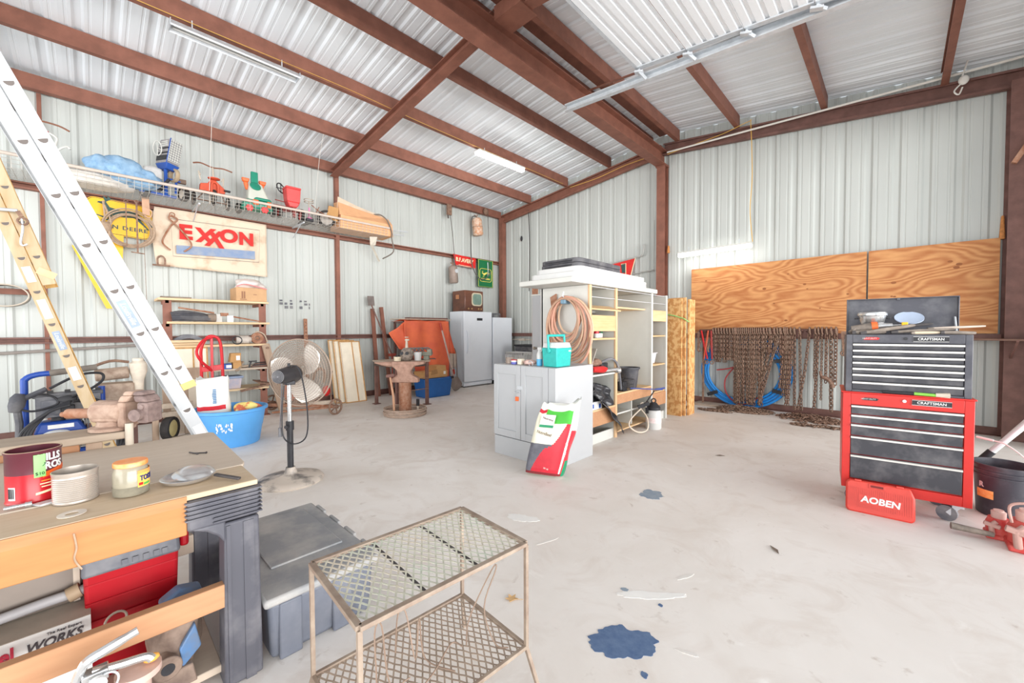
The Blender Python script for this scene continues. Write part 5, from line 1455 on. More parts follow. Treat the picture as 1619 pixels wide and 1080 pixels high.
# posts and shovel leaning
lean('steel_post', 'brown steel post leaning on the left wall, left of the two', 'post', (-7.86, 4.16, 0.0), (-7.98, 4.1, 1.84), 0.07, 0.05, RUST, (1, 0, 0.1), 'post')
lean('steel_post', 'brown steel post leaning on the left wall, right of the two', 'post', (-7.82, 4.42, 0.0), (-7.98, 4.3, 1.88), 0.07, 0.05, RUST, (1, 0, 0.1), 'post')
t = thing('square_shovel', 'square-bladed shovel standing blade up between the two brown steel posts', 'shovel', loc=(-7.7, 4.3, 0.0))
MB().tube([(0.05, 0.06, 0.85), (-0.24, -0.24, 1.92)], 0.014, 8).build('handle', RUSTD, t)
MB().tube([(0.05, 0.06, 0.02), (0.05, 0.06, 0.87)], 0.016, 8).box(0.0, 0.1, 0.0, 0.12, 0.84, 0.9).build('grip', mat('red_grip', s2l(150, 70, 56), 0.6), t)
MB().prism([(-0.24, -0.31, 1.9), (-0.24, -0.17, 1.9), (-0.26, -0.18, 2.1), (-0.26, -0.32, 2.1)], (0.012, 0, 0.0)).build('blade', mat('dull_steel', s2l(126, 116, 112), 0.5, 0.5), t, smooth=False)

# steel table and things on it
t = thing('steel_table', 'small brown steel welding table behind the anvil', 'table', loc=(-6.68, 4.0, 0))
MB().box(-0.42, 0.4, -0.36, 0.36, 0.8, 0.825).build('top', mat('dusty_steel_top', s2l(176, 160, 144), 0.6, 0.2, 0.1), t, smooth=False)
MB().box(-0.4, 0.38, -0.34, -0.33, 0.72, 0.8).box(-0.4, 0.38, 0.33, 0.34, 0.72, 0.8).box(0.37, 0.38, -0.34, 0.34, 0.72, 0.8).build('apron', mat('dark_steel', s2l(84, 70, 64), 0.6, 0.2), t, smooth=False)
for x, y in ((-0.38, -0.31), (0.36, -0.31), (0.36, 0.31), (-0.38, 0.31)):
    l_ = MB().box(x - 0.025, x + 0.025, y - 0.025, y + 0.025, 0.01, 0.8).build('leg', RUSTD, t, smooth=False)
    MB().box(x - 0.06, x + 0.06, y - 0.06, y + 0.06, 0, 0.012).build('foot_plate', RUSTD, l_, smooth=False)
for z in (0.3, 0.5):
    MB().cyl((0.38, -0.33, z), (0.38, 0.33, z), 0.008, n=6).build('tie_rod', RUSTY, t)
t = thing('plastic_tub_small', 'small cream tub of black bits on the steel table', 'tub', loc=(-6.55, 3.84, 0.825))
MB().lathe([(0.06, 0), (0.07, 0.08), (0.065, 0.08), (0.058, 0.01), (0, 0.01)], 18).build('tub', mat('cream_plastic', s2l(226, 212, 186), 0.5), t)
for k in range(9):
    MB().ball((0.035 * math.cos(k), 0.035 * math.sin(k), 0.075 + 0.01 * (k % 3)), 0.018, 0.014, 0.012, 8, 5).build('black_bit', BLACK, t)
t = thing('iron_pump_head', 'dusty cast iron pump head with a brass tap on the steel table', 'pump', loc=(-6.5, 4.0, 0.825), rz=0.6)
lump((0, 0, 0.11), 0.12, 0.1, 0.13, 17, mat('dusty_cast_iron', s2l(170, 156, 144), 0.7, 0.2, 0, 20, col2=s2l(104, 92, 84)), 'casting', parent=t, amp=0.25, n=20, mm=14, flat=0.15)
MB().tube([(0, 0, 0.2), (0, 0, 0.4)], [0.03, 0.018], 8).tube([(-0.03, 0, 0.38), (0.05, 0, 0.38)], 0.016, 7).torus((0, 0, 0.43), 0.03, 0.008, (0, 0, 1), 12, 6).build('tap', HUBM, t)
for x in (-0.05, 0.05):
    MB().cyl((x, -0.09, 0.14), (x, -0.115, 0.14), 0.03, n=12).build('port', BLACK, t)
tag(MB().lathe([(0.06, 0), (0.075, 0.15), (0.07, 0.15), (0.055, 0.01), (0, 0.01)], 20).build('white_cup', WHITEP, loc=(-6.42, 4.18, 0.825)), 'white plastic cup on the steel table beside the pump head', 'cup')
t = thing('horseshoe_rack', 'row of grey horseshoe-like iron rings standing at the back of the steel table', 'rack', loc=(-6.65, 4.3, 0.825), rz=math.radians(60))
for k in range(6):
    MB().tube([(-0.18 + 0.075 * k + 0.11 * math.cos(a), 0.02 * k - 0.05, 0.09 + 0.13 * math.sin(a)) for a in [PI * (0.0 + 1.0 * i / 12) for i in range(13)]] + [(-0.29 + 0.075 * k, 0.02 * k - 0.05, 0.0)], 0.013, 7).build('iron_ring', mat('grey_iron', s2l(120, 116, 114), 0.55, 0.4, 0.1), t)
MB().box(-0.32, 0.36, -0.12, 0.14, 0, 0.012).build('rack_base', RUSTD, t, smooth=False)
t = thing('small_vise', 'small grey-green bench grinder head at the right end of the steel table', 'grinder', loc=(-6.4, 4.36, 0.825), rz=math.radians(45))
MB().box(-0.05, 0.05, -0.05, 0.05, 0, 0.08).box(-0.08, 0.1, -0.04, 0.04, 0.08, 0.15).box(0.02, 0.1, -0.06, 0.06, 0.13, 0.2).cyl((-0.1, 0, 0.11), (-0.08, 0, 0.11), 0.05, n=12).build('casting', mat('grey_green_iron', s2l(138, 138, 124), 0.6, 0.2, 0.15, 20), t, bevel=0.008)

# anvil
t = thing('anvil', 'rusty anvil with a pointed horn on a pipe post', 'anvil', loc=(-5.83, 3.55, 0), rz=math.radians(44))
AN = mat('rusty_anvil', s2l(184, 148, 130), 0.7, 0.15, 0, 14, col2=s2l(150, 116, 100), bump=0.1)
MB().lathe([(0.1, 0.02), (0.1, 0.53), (0, 0.53)], 24).build('pipe_post', RUSTO, t)
prof = [(-0.2, 0.53), (0.23, 0.53), (0.23, 0.6), (0.12, 0.66), (0.11, 0.72), (0.17, 0.8), (0.33, 0.83), (0.33, 0.87), (-0.2, 0.87), (-0.2, 0.8), (-0.12, 0.73), (-0.11, 0.66), (-0.2, 0.6)]
MB().prism([(x, -0.07, z) for x, z in prof], (0, 0.14, 0)).build('body', AN, t, bevel=0.012)
MB().tube([(-0.18, 0, 0.825), (-0.28, 0, 0.825), (-0.38, 0, 0.835), (-0.5, 0, 0.852)], [0.048, 0.042, 0.028, 0.006], 12).build('horn', AN, t)
t = thing('cable_coil', 'flat coil of thick rusty cable round the foot of the anvil post', 'cable', loc=(-5.83, 3.55, 0))
for k in range(5):
    MB().torus((0.01 * (k % 2), -0.008 * (k % 3), 0.013 + 0.024 * k), 0.33 + 0.006 * (k % 2), 0.0115, (0, 0, 1), 48, 7).build('turn', mat('pale_rusty_cable', s2l(178, 156, 140), 0.7, 0.1, 0.15, 20), t)
t = thing('hammer', 'long wooden-handled hammer leaning against the anvil post', 'hammer', loc=(-5.78, 3.32, 0.02))
MB().tube([(0, 0, 0), (-0.02, 0.0, 0.3), (-0.12, 0.0, 0.62)], [0.018, 0.02, 0.016], 8).build('handle', mat('worn_handle_wood', s2l(196, 150, 120), 0.7), t)
MB().bar((-0.17, -0.04, 0.62), (-0.06, 0.05, 0.64), 0.05, 0.05).build('head', RUSTD, t, bevel=0.008)
t = thing('wire_brush', 'small brush with a white and black handle standing in the cable coil', 'brush', loc=(-5.66, 3.68, 0.015))
MB().bar((0, 0, 0), (0.0, 0.0, 0.14), 0.03, 0.02, (0, 1, 0)).build('handle', HUBM, t, bevel=0.003)
MB().box(-0.025, 0.025, -0.015, 0.015, 0.13, 0.24).build('bristle_block', BLACK, t, smooth=False)

# tarp over a rack, shovel, boxes
t = thing('orange_tarp', 'orange tarp draped over a tall rack left of the freezer', 'tarp', loc=(-7.4, 5.2, 0), rz=LW)
OR = mat('orange_tarp_cloth', s2l(232, 116, 74), 0.75, 0, 0, 2.2, col2=s2l(204, 92, 70), bump=0.1)


def tarp_f(u, v):
    x = -0.72 + 1.12 * u + (0.04 * math.sin(5 * v) * (u - 0.5))
    z = 1.585 - (1.53 + 0.06 * math.sin(5 * u)) * v * (0.45 + 0.55 * min(1, max(0, (u - 0.12) * 6)))
    y = -0.04 - 0.03 * math.sin(9 * u + 1.5) * v - 0.05 * v + 0.02 * math.sin(17 * u)
    return (x, y, z)


MB().grid(tarp_f, 36, 30).build('front_drape', OR, t, solid=0.004, ang=80)


def tarp_w(u, v):
    p = V((-0.66, -0.03, 1.585)).lerp(V((-1.03, 0.02, 1.33)), u)
    q = V((-0.3, -0.06, 0.86)).lerp(V((-0.84, 0.0, 1.0)), u)
    r_ = p.lerp(q, v)
    return (r_.x, r_.y + 0.03 * math.sin(8 * u + 3 * v), r_.z + 0.02 * math.sin(7 * v) * (1 - u))


MB().grid(tarp_w, 16, 16).build('left_wing', OR, t, solid=0.004, ang=80)
MB().grid(lambda u, v: (0.36 + 0.16 * v * (0.4 + u) + 0.05 * u, -0.03 - 0.06 * math.sin(6 * u) * v, 1.58 - 0.12 * u - 0.62 * v - 0.1 * v * (1 - u)), 10, 14).build('right_tail', OR, t, solid=0.004, ang=80)
MB().grid(lambda u, v: (-0.72 + 1.14 * u, -0.04 + 0.5 * v, 1.59 + 0.015 * math.sin(8 * u + 5 * v)), 12, 6).build('top_drape', OR, t, solid=0.004, ang=80)
t = thing('storage_rack', 'steel rack mostly hidden under the orange tarp', 'rack', loc=(-7.4, 5.2, 0), rz=LW)
for x in (-0.62, 0.36):
    for y in (0.04, 0.5):
        MB().box(x - 0.02, x + 0.02, y - 0.02, y + 0.02, 0, 1.57).build('post', RUSTD, t, smooth=False)
for z in (0.4, 1.0, 1.54):
    MB().box(-0.64, 0.38, 0.02, 0.52, z, z + 0.02).build('shelf', RUSTD, t, smooth=False)
t = thing('flat_board', 'flat dusty board lying on top of the orange tarp', 'board', loc=(-7.6, 5.2, 1.612), rz=LW)
MB().box(-0.8, 0.52, -0.2, 0.2, 0, 0.015).build('board', mat('dusty_pale_board', s2l(200, 186, 166), 0.8), t, smooth=False)
MB().box(-0.5, 0.5, -0.1, 0.1, 0.015, 0.05).build('dark_slab', RUSTD, t, smooth=False)
t = thing('long_shovel', 'long-handled shovel with a red grip leaning against the orange tarp', 'shovel', loc=(-7.2, 5.42, 0))
MB().tube([(0.0, 0.22, 0.28), (-0.12, -0.06, 1.52)], 0.019, 9).build('handle', mat('weathered_pale_handle', s2l(190, 170, 160), 0.7), t)
MB().tube([(-0.11, -0.03, 1.38), (-0.123, -0.065, 1.55)], 0.024, 9).tube([(0.0, 0.215, 0.4), (0.0, 0.2, 0.5)], 0.024, 9).build('grip', mat('dull_red_grip', s2l(176, 64, 54), 0.5), t)
MB().grid(lambda u, v: (0.02 + 0.05 * (2 * u - 1) ** 2 - 0.03 * v, 0.2 + 0.17 * (u - 0.5) * math.sin(PI * min(0.5, 0.12 + 0.5 * v)) * 2 * (1 - 0.7 * max(0, v - 0.6)) + 0.06 * v, 0.34 - 0.33 * v + 0.08 * (2 * u - 1) ** 2 * v * v), 8, 10).build('blade', mat('dull_shovel_steel', s2l(150, 138, 132), 0.5, 0.4), t, solid=0.004, ang=80)
t = thing('walking_frame', 'folded metal chair frame between the shovel and the freezer', 'chair', loc=(-7.5, 5.85, 0), rz=LW)
for x in (-0.09, 0.03, 0.12):
    MB().tube(curve_pts([(x, 0.0, 0.02), (x - 0.01, 0.02, 0.7), (x - 0.03, 0.04, 0.92), (x - 0.06, 0.1, 0.98)], 5), 0.013, 7).build('tube', mat('brownish_chrome', s2l(164, 148, 140), 0.35, 0.6), t)
MB().box(-0.09, 0.1, 0.02, 0.05, 0.5, 0.85).build('seat_panel', mat('beige_vinyl', s2l(196, 180, 166), 0.6), t, bevel=0.01)
t = thing('storage_tote', 'blue plastic tote under the orange tarp', 'tote', loc=(-7.03, 4.95, 0), rz=LW)
TB = mat('tote_blue', s2l(38, 98, 168), 0.4, 0, 0.06)
MB().taper((-0.3, 0.31, -0.17, 0.2), (-0.34, 0.36, -0.2, 0.23), 0.0, 0.39).build('body', TB, t, bevel=0.02)
MB().tube([(-0.35, -0.21, 0.385), (0.37, -0.21, 0.385), (0.37, 0.24, 0.385), (-0.35, 0.24, 0.385)], 0.016, 6, True).build('rim', TB, t)
MB().box(0.3, 0.36, -0.235, -0.2, 0.36, 0.41).build('latch', BLACK, t, bevel=0.005)
t = thing('cardboard_box', 'open brown cardboard box sitting on the blue tote', 'box', loc=(-7.03, 4.9, 0.405), rz=LW)
MB().box(-0.3, 0.3, -0.16, 0.18, 0, 0.13).taper((0.02, 0.28, -0.15, 0.16), (0.04, 0.27, -0.14, 0.15), 0.13, 0.24).build('carton', CARDT, t, smooth=False)
MB().prism([(-0.12, -0.165, 0.06), (0.05, -0.165, 0.08), (0.04, -0.165, 0.17), (-0.1, -0.165, 0.15)], (0, 0.012, 0)).build('flap', mat('dark_carton', s2l(166, 124, 80), 0.8), t, smooth=False)
MB().box(0.2, 0.25, -0.168, -0.158, 0.06, 0.12).build('label', PAPER, t, smooth=False)

# freezer, refrigerator, old television
t = thing('upright_freezer', 'white upright freezer under the old television', 'freezer', loc=(-7.755, 6.62, 0), rz=LW)
MB().box(-0.46, 0.46, -0.2, 0.27, 0.04, 1.84).build('cabinet', FRIDGE, t, bevel=0.008)
d_ = MB().box(-0.46, 0.455, -0.28, -0.205, 0.13, 1.84).build('door', FRIDGE, t, bevel=0.012)
MB().box(-0.05, 0.13, -0.284, -0.279, 1.62, 1.68).build('control_panel', BLACK, d_, smooth=False)
MB().tube(curve_pts([(-0.38, -0.285, 0.82), (-0.36, -0.315, 0.9), (-0.35, -0.32, 1.1), (-0.36, -0.315, 1.3), (-0.38, -0.285, 1.38)], 5), 0.016, 8).build('handle', FRIDGE, d_)
MB().box(-0.46, 0.46, -0.26, -0.2, 0.03, 0.11).build('kick_plate', FRIDGE, t, bevel=0.006)
for x in (-0.4, 0.4):
    MB().cyl((x, -0.22, 0.0), (x, -0.22, 0.045), 0.03, n=10).build('foot', GREYP, t)
t = thing('refrigerator', 'lower white refrigerator right of the freezer in the corner', 'refrigerator', loc=(-7.75, 7.44, 0), rz=LW)
MB().box(-0.32, 0.38, -0.2, 0.25, 0.04, 1.71).build('cabinet', FRIDGE, t, bevel=0.008)
MB().box(-0.32, 0.38, -0.27, -0.205, 0.1, 1.71).build('door', FRIDGE, t, bevel=0.012)
MB().box(-0.3, 0.36, -0.25, -0.2, 0, 0.09).build('kick_plate', BLACK, t, smooth=False)
t = thing('plastic_crate', 'small dark crate on top of the lower refrigerator', 'crate', loc=(-7.72, 7.36, 1.712), rz=LW)
b = MB().box(-0.2, 0.14, -0.12, 0.12, 0, 0.012).box(-0.2, 0.14, -0.12, -0.11, 0.09, 0.11).box(-0.2, 0.14, 0.11, 0.12, 0.09, 0.11).box(-0.2, -0.19, -0.12, 0.12, 0.09, 0.11).box(0.13, 0.14, -0.12, 0.12, 0.09, 0.11)
for k in range(9):
    for y in (-0.115, 0.115):
        b.box(-0.2 + 0.041 * k, -0.188 + 0.041 * k, y - 0.005, y + 0.005, 0, 0.1)
b.build('lattice', GREYP, t, smooth=False)['kind'] = 'stuff'
t = thing('television', 'antique brown television with a rounded green screen on the freezer', 'television', loc=(-7.7, 6.5, 1.842), rz=LW)
TVB = wood('dark_walnut', s2l(122, 76, 56), s2l(86, 52, 40), axis='X', rough=0.3)
MB().box(-0.32, 0.27, -0.24, 0.24, 0.0, 0.5).build('cabinet', TVB, t, bevel=0.02)
MB().prism(rrect(0.165, 0.16, 0.08, -0.242), (0, -0.016, 0)).build('screen_frame', mat('cream_bezel', s2l(206, 196, 170), 0.4), t, smooth=False).location = (0.05, 0, 0.29)
MB().prism(rrect(0.135, 0.13, 0.07, -0.25), (0, -0.014, 0)).build('screen', mat('green_grey_glass', s2l(120, 146, 134), 0.15), t, smooth=False).location = (0.05, 0, 0.29)
for x in (-0.22, -0.12, 0.1, 0.18):
    MB().cyl((x, -0.24, 0.06), (x, -0.265, 0.06), 0.02, n=12).build('knob', mat('brass', s2l(206, 166, 120), 0.3, 0.7), t)
MB().box(-0.325, -0.318, -0.02, 0.1, 0.3, 0.4).build('side_label', mat('tan_label', s2l(190, 130, 90), 0.6), t, smooth=False)

# ================================================================== middle of the room
# grey cabinet
t = thing('storage_cabinet', 'grey two-door cabinet with an orange padlock in the middle of the floor', 'cabinet', loc=(-2.83, 3.12, 0))
MB().box(-0.43, 0.436, 0.02, 0.66, 0, 1.0).build('body', CABG, t, bevel=0.004)
MB().box(-0.43, 0.436, 0.0, 0.02, 0.0, 0.205).build('plinth', CABG, t, bevel=0.003)
for nm, x0, x1 in (('door', -0.43, -0.03), ('door', -0.024, 0.34)):
    d_ = MB().box(x0, x1, 0.004, 0.02, 0.215, 0.998).build(nm, CABG, t, bevel=0.002)
    b = MB()
    for q in ((x0, x0 + 0.065, 0.215, 0.998), (x1 - 0.065, x1, 0.215, 0.998), (x0 + 0.065, x1 - 0.065, 0.215, 0.29), (x0 + 0.065, x1 - 0.065, 0.9, 0.998)):
        b.box(q[0], q[1], -0.008, 0.004, q[2], q[3])
    b.build('door_frame', CABG, d_, bevel=0.002)
MB().box(0.345, 0.436, -0.006, 0.02, 0.0, 0.998).build('stile', CABG, t, bevel=0.003)
MB().box(-0.075, 0.0, -0.012, -0.006, 0.75, 0.785).build('hasp', GALV, t, smooth=False)
MB().torus((-0.066, -0.016, 0.72), 0.022, 0.004, (0, 1, 0), 16, 6, sx=0.6, sy=2.0, ref=(1, 0, 0)).build('shackle', GALV, t)
MB().box(-0.085, -0.05, -0.03, -0.008, 0.625, 0.67).build('padlock', ORANGE, t, bevel=0.004)
t = thing('cool_box', 'teal cool box with white lid and raised handle on the grey cabinet', 'cooler', loc=(-2.52, 3.3, 1.003))
MB().taper((-0.085, 0.085, -0.115, 0.115), (-0.095, 0.095, -0.13, 0.13), 0, 0.19).build('body', TEAL, t, bevel=0.008)
MB().taper((-0.094, 0.094, -0.128, 0.128), (-0.08, 0.08, -0.112, 0.112), 0.19, 0.245).build('lid', WHITEP, t, bevel=0.01)
b = MB()
for y in (-0.136, 0.136):
    b.tube([(-0.0, y, 0.15), (-0.01, y, 0.32)], 0.012, 7)
    b.ball((0.0, y, 0.165), 0.026, 0.012, 0.026)
b.tube([(-0.01, -0.14, 0.315), (-0.01, 0.14, 0.315)], 0.013, 8)
b.build('handle', TEAL, t)
MB().box(0.0945, 0.097, 0.07, 0.11, 0.15, 0.165).build('badge', WHITEP, t, smooth=False)
t = thing('spray_bottle', 'blue and white spray bottle left of the teal cool box', 'bottle', loc=(-2.7, 3.24, 1.003))
MB().lathe([(0.03, 0), (0.032, 0.01), (0.032, 0.1), (0.022, 0.13), (0, 0.13)], 18).build('body', mat('blue_bottle', s2l(90, 180, 224), 0.3), t)
MB().lathe([(0.0325, 0.07), (0.0325, 0.12), (0.018, 0.15), (0.014, 0.17), (0, 0.17)], 18).box(-0.02, 0.035, -0.012, 0.012, 0.165, 0.19).bar((0.03, 0, 0.17), (0.015, 0, 0.13), 0.01, 0.01).build('trigger_head', WHITEP, t)
t = thing('round_tin', 'small grey round tin at the left end of the grey cabinet top', 'tin', loc=(-3.14, 3.25, 1.003))
MB().lathe([(0.045, 0), (0.05, 0.06), (0.052, 0.065), (0.046, 0.065), (0.043, 0.01), (0, 0.01)], 22).build('tin', mat('dull_tin', s2l(176, 160, 148), 0.4, 0.4), t)
t = thing('tape_roll', 'red, white and blue printed roll beside the round tin', 'tape', loc=(-3.03, 3.2, 1.003))
MB().lathe([(0.035, 0), (0.035, 0.025), (0, 0.025)], 20).build('blue_band', mat('purple_blue_print', s2l(96, 100, 176), 0.5), t)
MB().lathe([(0.0355, 0.025), (0.0355, 0.042), (0, 0.042)], 20).build('white_band', WHITEP, t)
MB().lathe([(0.035, 0.042), (0.035, 0.05), (0.015, 0.05), (0.015, 0.03), (0, 0.03)], 20).build('red_band', RED, t)
t = thing('sanding_block', 'pale block beside the printed roll on the grey cabinet', 'block', loc=(-2.95, 3.22, 1.003))
MB().box(-0.025, 0.03, -0.03, 0.03, 0, 0.06).build('block', mat('pale_cream_block', s2l(236, 226, 206), 0.7), t, bevel=0.004)
t = thing('work_gloves', 'pinkish work glove and wire crumpled on the grey cabinet', 'gloves', loc=(-2.84, 3.24, 1.03))
lump((0, 0, 0.0), 0.08, 0.06, 0.028, 41, mat('pinkish_cloth', s2l(214, 182, 172), 0.9), 'glove', parent=t, amp=0.4, n=18, mm=10)
MB().torus((0.06, -0.05, -0.01), 0.03, 0.004, (0.1, 0.9, 0.2), 16, 5).build('wire_ring', GALV, t)

# feed bag
FB = [mat('bag_white', s2l(234, 234, 226), 0.35, 0, 0.04), mat('bag_red', s2l(206, 48, 62), 0.35, 0, 0.08), mat('bag_green', s2l(82, 184, 70), 0.35, 0, 0.05), mat('bag_photo_grey', s2l(112, 112, 122), 0.4, 0, 0, 9, col2=s2l(84, 84, 92)), mat('bag_cream', s2l(240, 236, 214), 0.4, 0, 0.03), mat('bag_dark_green', s2l(26, 140, 96), 0.4, 0, 0.05), mat('bag_dark_red', s2l(132, 44, 48), 0.4, 0, 0.05)]


def feed(u, v):
    # u 0.5..1 is the front (-y); front left edge u=0.5, right edge u=1
    if u < 0.5:
        return 0 if v > 0.6 else (1 if v > 0.22 else 5) if u < 0.14 else 0
    f = (u - 0.5) * 2
    if f > 0.86:
        return 0 if v > 0.62 else (1 if v > 0.22 else 5)
    if v < 0.035:
        return 6
    if f > 0.74:
        return 0 if (v < 0.62 and f < 0.8) else (1 if v < 0.62 else 0)
    dg = 0.34 + 0.42 * v
    if v > 0.9:
        return 0
    if v > 0.72 and f > 0.38:
        return 2
    if f > dg:
        return 1
    if v > 0.85:
        return 1
    if v > 0.42:
        return 4
    return 3 if f > 0.12 or v > 0.15 else 4


t = sack('feed_bag', 'red, green and white printed feed bag leaning on the grey cabinet', (-2.39, 2.93, 0.02), math.radians(22), 0.38, 0.18, 0.67, math.radians(-11), FB, feed, seed=7, top=0.6, shear=0.2, nu=168, nv=120)
Mf = Matrix.Rotation(math.radians(-11), 4, 'X') @ Matrix(((1, 0, 0.2, 0), (0, 1, 0, 0), (0, 0, 1, 0), (0, 0, 0, 1)))
MB(Mf).box(-0.13, 0.005, -0.099, -0.093, 0.43, 0.55).build('label_plate', FB[0], t, smooth=False)
MB(Mf).box(-0.13, 0.005, -0.1005, -0.0985, 0.43, 0.455).build('label_stripe', FB[5], t, smooth=False)
rf, uf = V((1, 0, -0.22)), Mf @ V((0.03, 0, 1))
BRN = mat('brown_print_dark', s2l(96, 66, 52), 0.6)
text('Nutrena', 0.03, MATS['brown_print_dark'], t, Mf @ V((-0.06, -0.103, 0.51)), rf, uf)
text('NutreBeef', 0.042, BRN, t, Mf @ V((-0.065, -0.102, 0.375)), rf, uf, sx=0.8)
text('NutreBeef', 0.034, FB[0], t, Mf @ V((0.165, -0.075, 0.24)), Mf @ V((0.0, 0, 1)), V((-1, -0.25, 0.1)), sx=0.85)
text('50 LB', 0.02, FB[0], t, Mf @ V((0.03, -0.099, 0.06)), rf, uf)

# white shelving unit with counter tops on it
t = thing('shelving_unit', 'tall white painted shelving unit with pine edges behind the grey cabinet', 'shelving', loc=(-2.58, 4.0, 0), rz=LW)
WP = WHITE
for x, nm in ((0.0, 'end_panel'), (0.6, 'divider'), (1.63, 'divider'), (2.14, 'end_panel')):
    p_ = MB().box(x, x + 0.04, 0.02, 0.72, 0, 1.9).build(nm, WP, t, smooth=False)
    MB().box(x - 0.004, x + 0.044, 0.0, 0.022, 0, 1.9).build('pine_edge', PINEZ if x < 1.5 else WP, p_, smooth=False)
MB().box(0.0, 2.18, 0.7, 0.73, 0, 1.9).build('back_panel', WP, t, smooth=False)
for x0, x1, z, m, d0 in ((0.04, 0.6, 1.255, PINEX, 0.0), (0.04, 0.6, 0.82, WP, 0.0), (0.04, 0.6, 0.4, PINEX, 0.0), (0.04, 0.6, 1.6, WP, 0.3), (0.64, 1.63, 1.66, PINEX, 0.1), (0.64, 1.63, 0.54, PINEX, 0.0), (0.64, 1.63, 0.26, WP, 0.06), (0.64, 1.63, 0.06, PINEX, 0.0), (1.67, 2.14, 1.27, PINEX, 0.02), (1.67, 2.14, 0.84, PINEX, 0.02), (1.67, 2.14, 0.43, PINEX, 0.02), (1.67, 2.14, 1.6, PINEX, 0.02)):
    MB().box(x0, x1, d0, 0.7, z, z + 0.02).build('shelf_board', m, t, smooth=False)
for q in ((0.04, 0.6, 0.22, 0.4), (0.64, 1.63, 0.42, 0.54), (1.67, 2.14, 0.24, 0.43), (1.67, 2.14, 1.5, 1.66), (0.04, 0.6, 1.36, 1.55)):
    MB().box(q[0], q[1], 0.0, 0.03, q[2], q[3]).build('front_rail', BEAMW2 if q[2] < 1 else PINEX, t, smooth=False)
for q in ((0.0, 0.6, 0, 0.12), (1.67, 2.14, 0, 0.12)):
    MB().box(q[0], q[1], 0.03, 0.05, q[2], q[3]).build('toe_board', WP, t, smooth=False)
MB().box(1.12, 1.14, 0.05, 0.7, 0.06, 0.54).build('low_divider', WP, t, smooth=False)
for z in (1.66, 1.78):
    MB().box(0.0, 2.18, 0.012, 0.024, z + 0.1, z + 0.108).build('seam_line', CABG, t, smooth=False)
MB().prism([(0.03, 0.05, 1.62), (0.55, -0.1, 1.6), (0.6, 0.1, 1.66), (0.1, 0.3, 1.68)], (0, 0, 0.015)).build('loose_ply', PINEX, t, smooth=False)


def slab(name, label, cat, x0, x1, y0, y1, z0, z1, r, m, parts='slab', drawn=None):
    t = thing(name, label, cat, loc=((x0 + x1) / 2, (y0 + y1) / 2, z0))
    P = []
    w_, h_ = (x1 - x0) / 2, (y1 - y0) / 2
    for cx, cy, a0 in ((w_ - r, h_ - r, 0), (-w_ + r, h_ - r, 90), (-w_ + r, -h_ + r, 180), (w_ - r, -h_ + r, 270)):
        for i in range(7):
            a = math.radians(a0 + 15 * i)
            P.append((cx + r * math.cos(a), cy + r * math.sin(a), 0))
    MB().prism(P, (0, 0, z1 - z0)).build(parts, m, t, bevel=0.008)
    return t, P


slab('counter_top', 'white counter top slab, lowest of the stack on the shelving unit', 'counter top', -3.375, -2.57, 3.65, 5.81, 1.905, 1.965, 0.02, WHITE)
slab('counter_top', 'white counter top with rounded corners, middle of the stack', 'counter top', -3.33, -2.6, 3.8, 5.55, 1.967, 2.05, 0.08, WHITEP)
slab('counter_top', 'white moulded top with rounded corners directly under the black lids', 'counter top', -3.29, -2.62, 3.85, 5.54, 2.052, 2.115, 0.1, WHITEP)
for i, (z0, z1, lab) in enumerate(((2.118, 2.17, 'lower dusty black tote lid on top of the white counter tops'), (2.172, 2.225, 'upper dusty black tote lid on top of the white counter tops'))):
    t, P = slab('tote_lid', lab, 'lid', -3.27 + 0.01 * i, -2.68, 3.92, 4.95, z0, z1, 0.08, DUSTBLK, 'lid')
    MB().box(-0.2, 0.2, -0.522, -0.512, 0.012, 0.03).build('hand_slot', BLACK, t, smooth=False)
# hose coil on the end panel
t = thing('hose_coil', 'coiled tan and pink air hoses hanging on the end of the white shelving', 'hose', loc=(-2.83, 3.93, 1.4))
rr = random.Random(23)
HT = [mat('tan_hose', s2l(208, 176, 148), 0.6, 0, 0.06), mat('pink_hose', s2l(206, 154, 132), 0.6, 0, 0.06), mat('brown_hose', s2l(182, 146, 122), 0.6, 0, 0.06)]
for k in range(17):
    s_ = 0.19 + 0.010 * k
    cz = 0.36 - s_ * 1.18 + rr.uniform(-0.015, 0.015)
    MB().torus((rr.uniform(-0.03, 0.03) + 0.002 * k, -0.012 - 0.014 * (k % 6), cz), s_, 0.0125, (rr.uniform(-0.06, 0.06), 1, rr.uniform(-0.06, 0.06)), 36, 7, sx=0.84 + rr.uniform(-0.04, 0.1), sy=1.14 + rr.uniform(-0.04, 0.04), ref=(0, 0, 1)).build('loop', HT[k % 3], t)
MB().box(-0.04, 0.03, -0.11, 0.0, 0.28, 0.33).build('blue_tie', mat('blue_tie', s2l(120, 150, 170), 0.5), t, bevel=0.01)
MB().tube(curve_pts([(0.0, 0.07, 0.38), (0.0, -0.1, 0.36), (0.01, -0.11, 0.42)], 4), 0.008, 6).build('wall_hook', GALV, t)
tag(MB().prism([(-3.13, 3.98, 1.78), (-3.04, 3.98, 1.82), (-3.04, 3.98, 1.5), (-3.08, 3.98, 1.42)], (0, -0.02, 0)).build('wood_wedge', RUSTO, smooth=False), 'brown wooden wedge strip on the end panel left of the hose coil', 'wood')
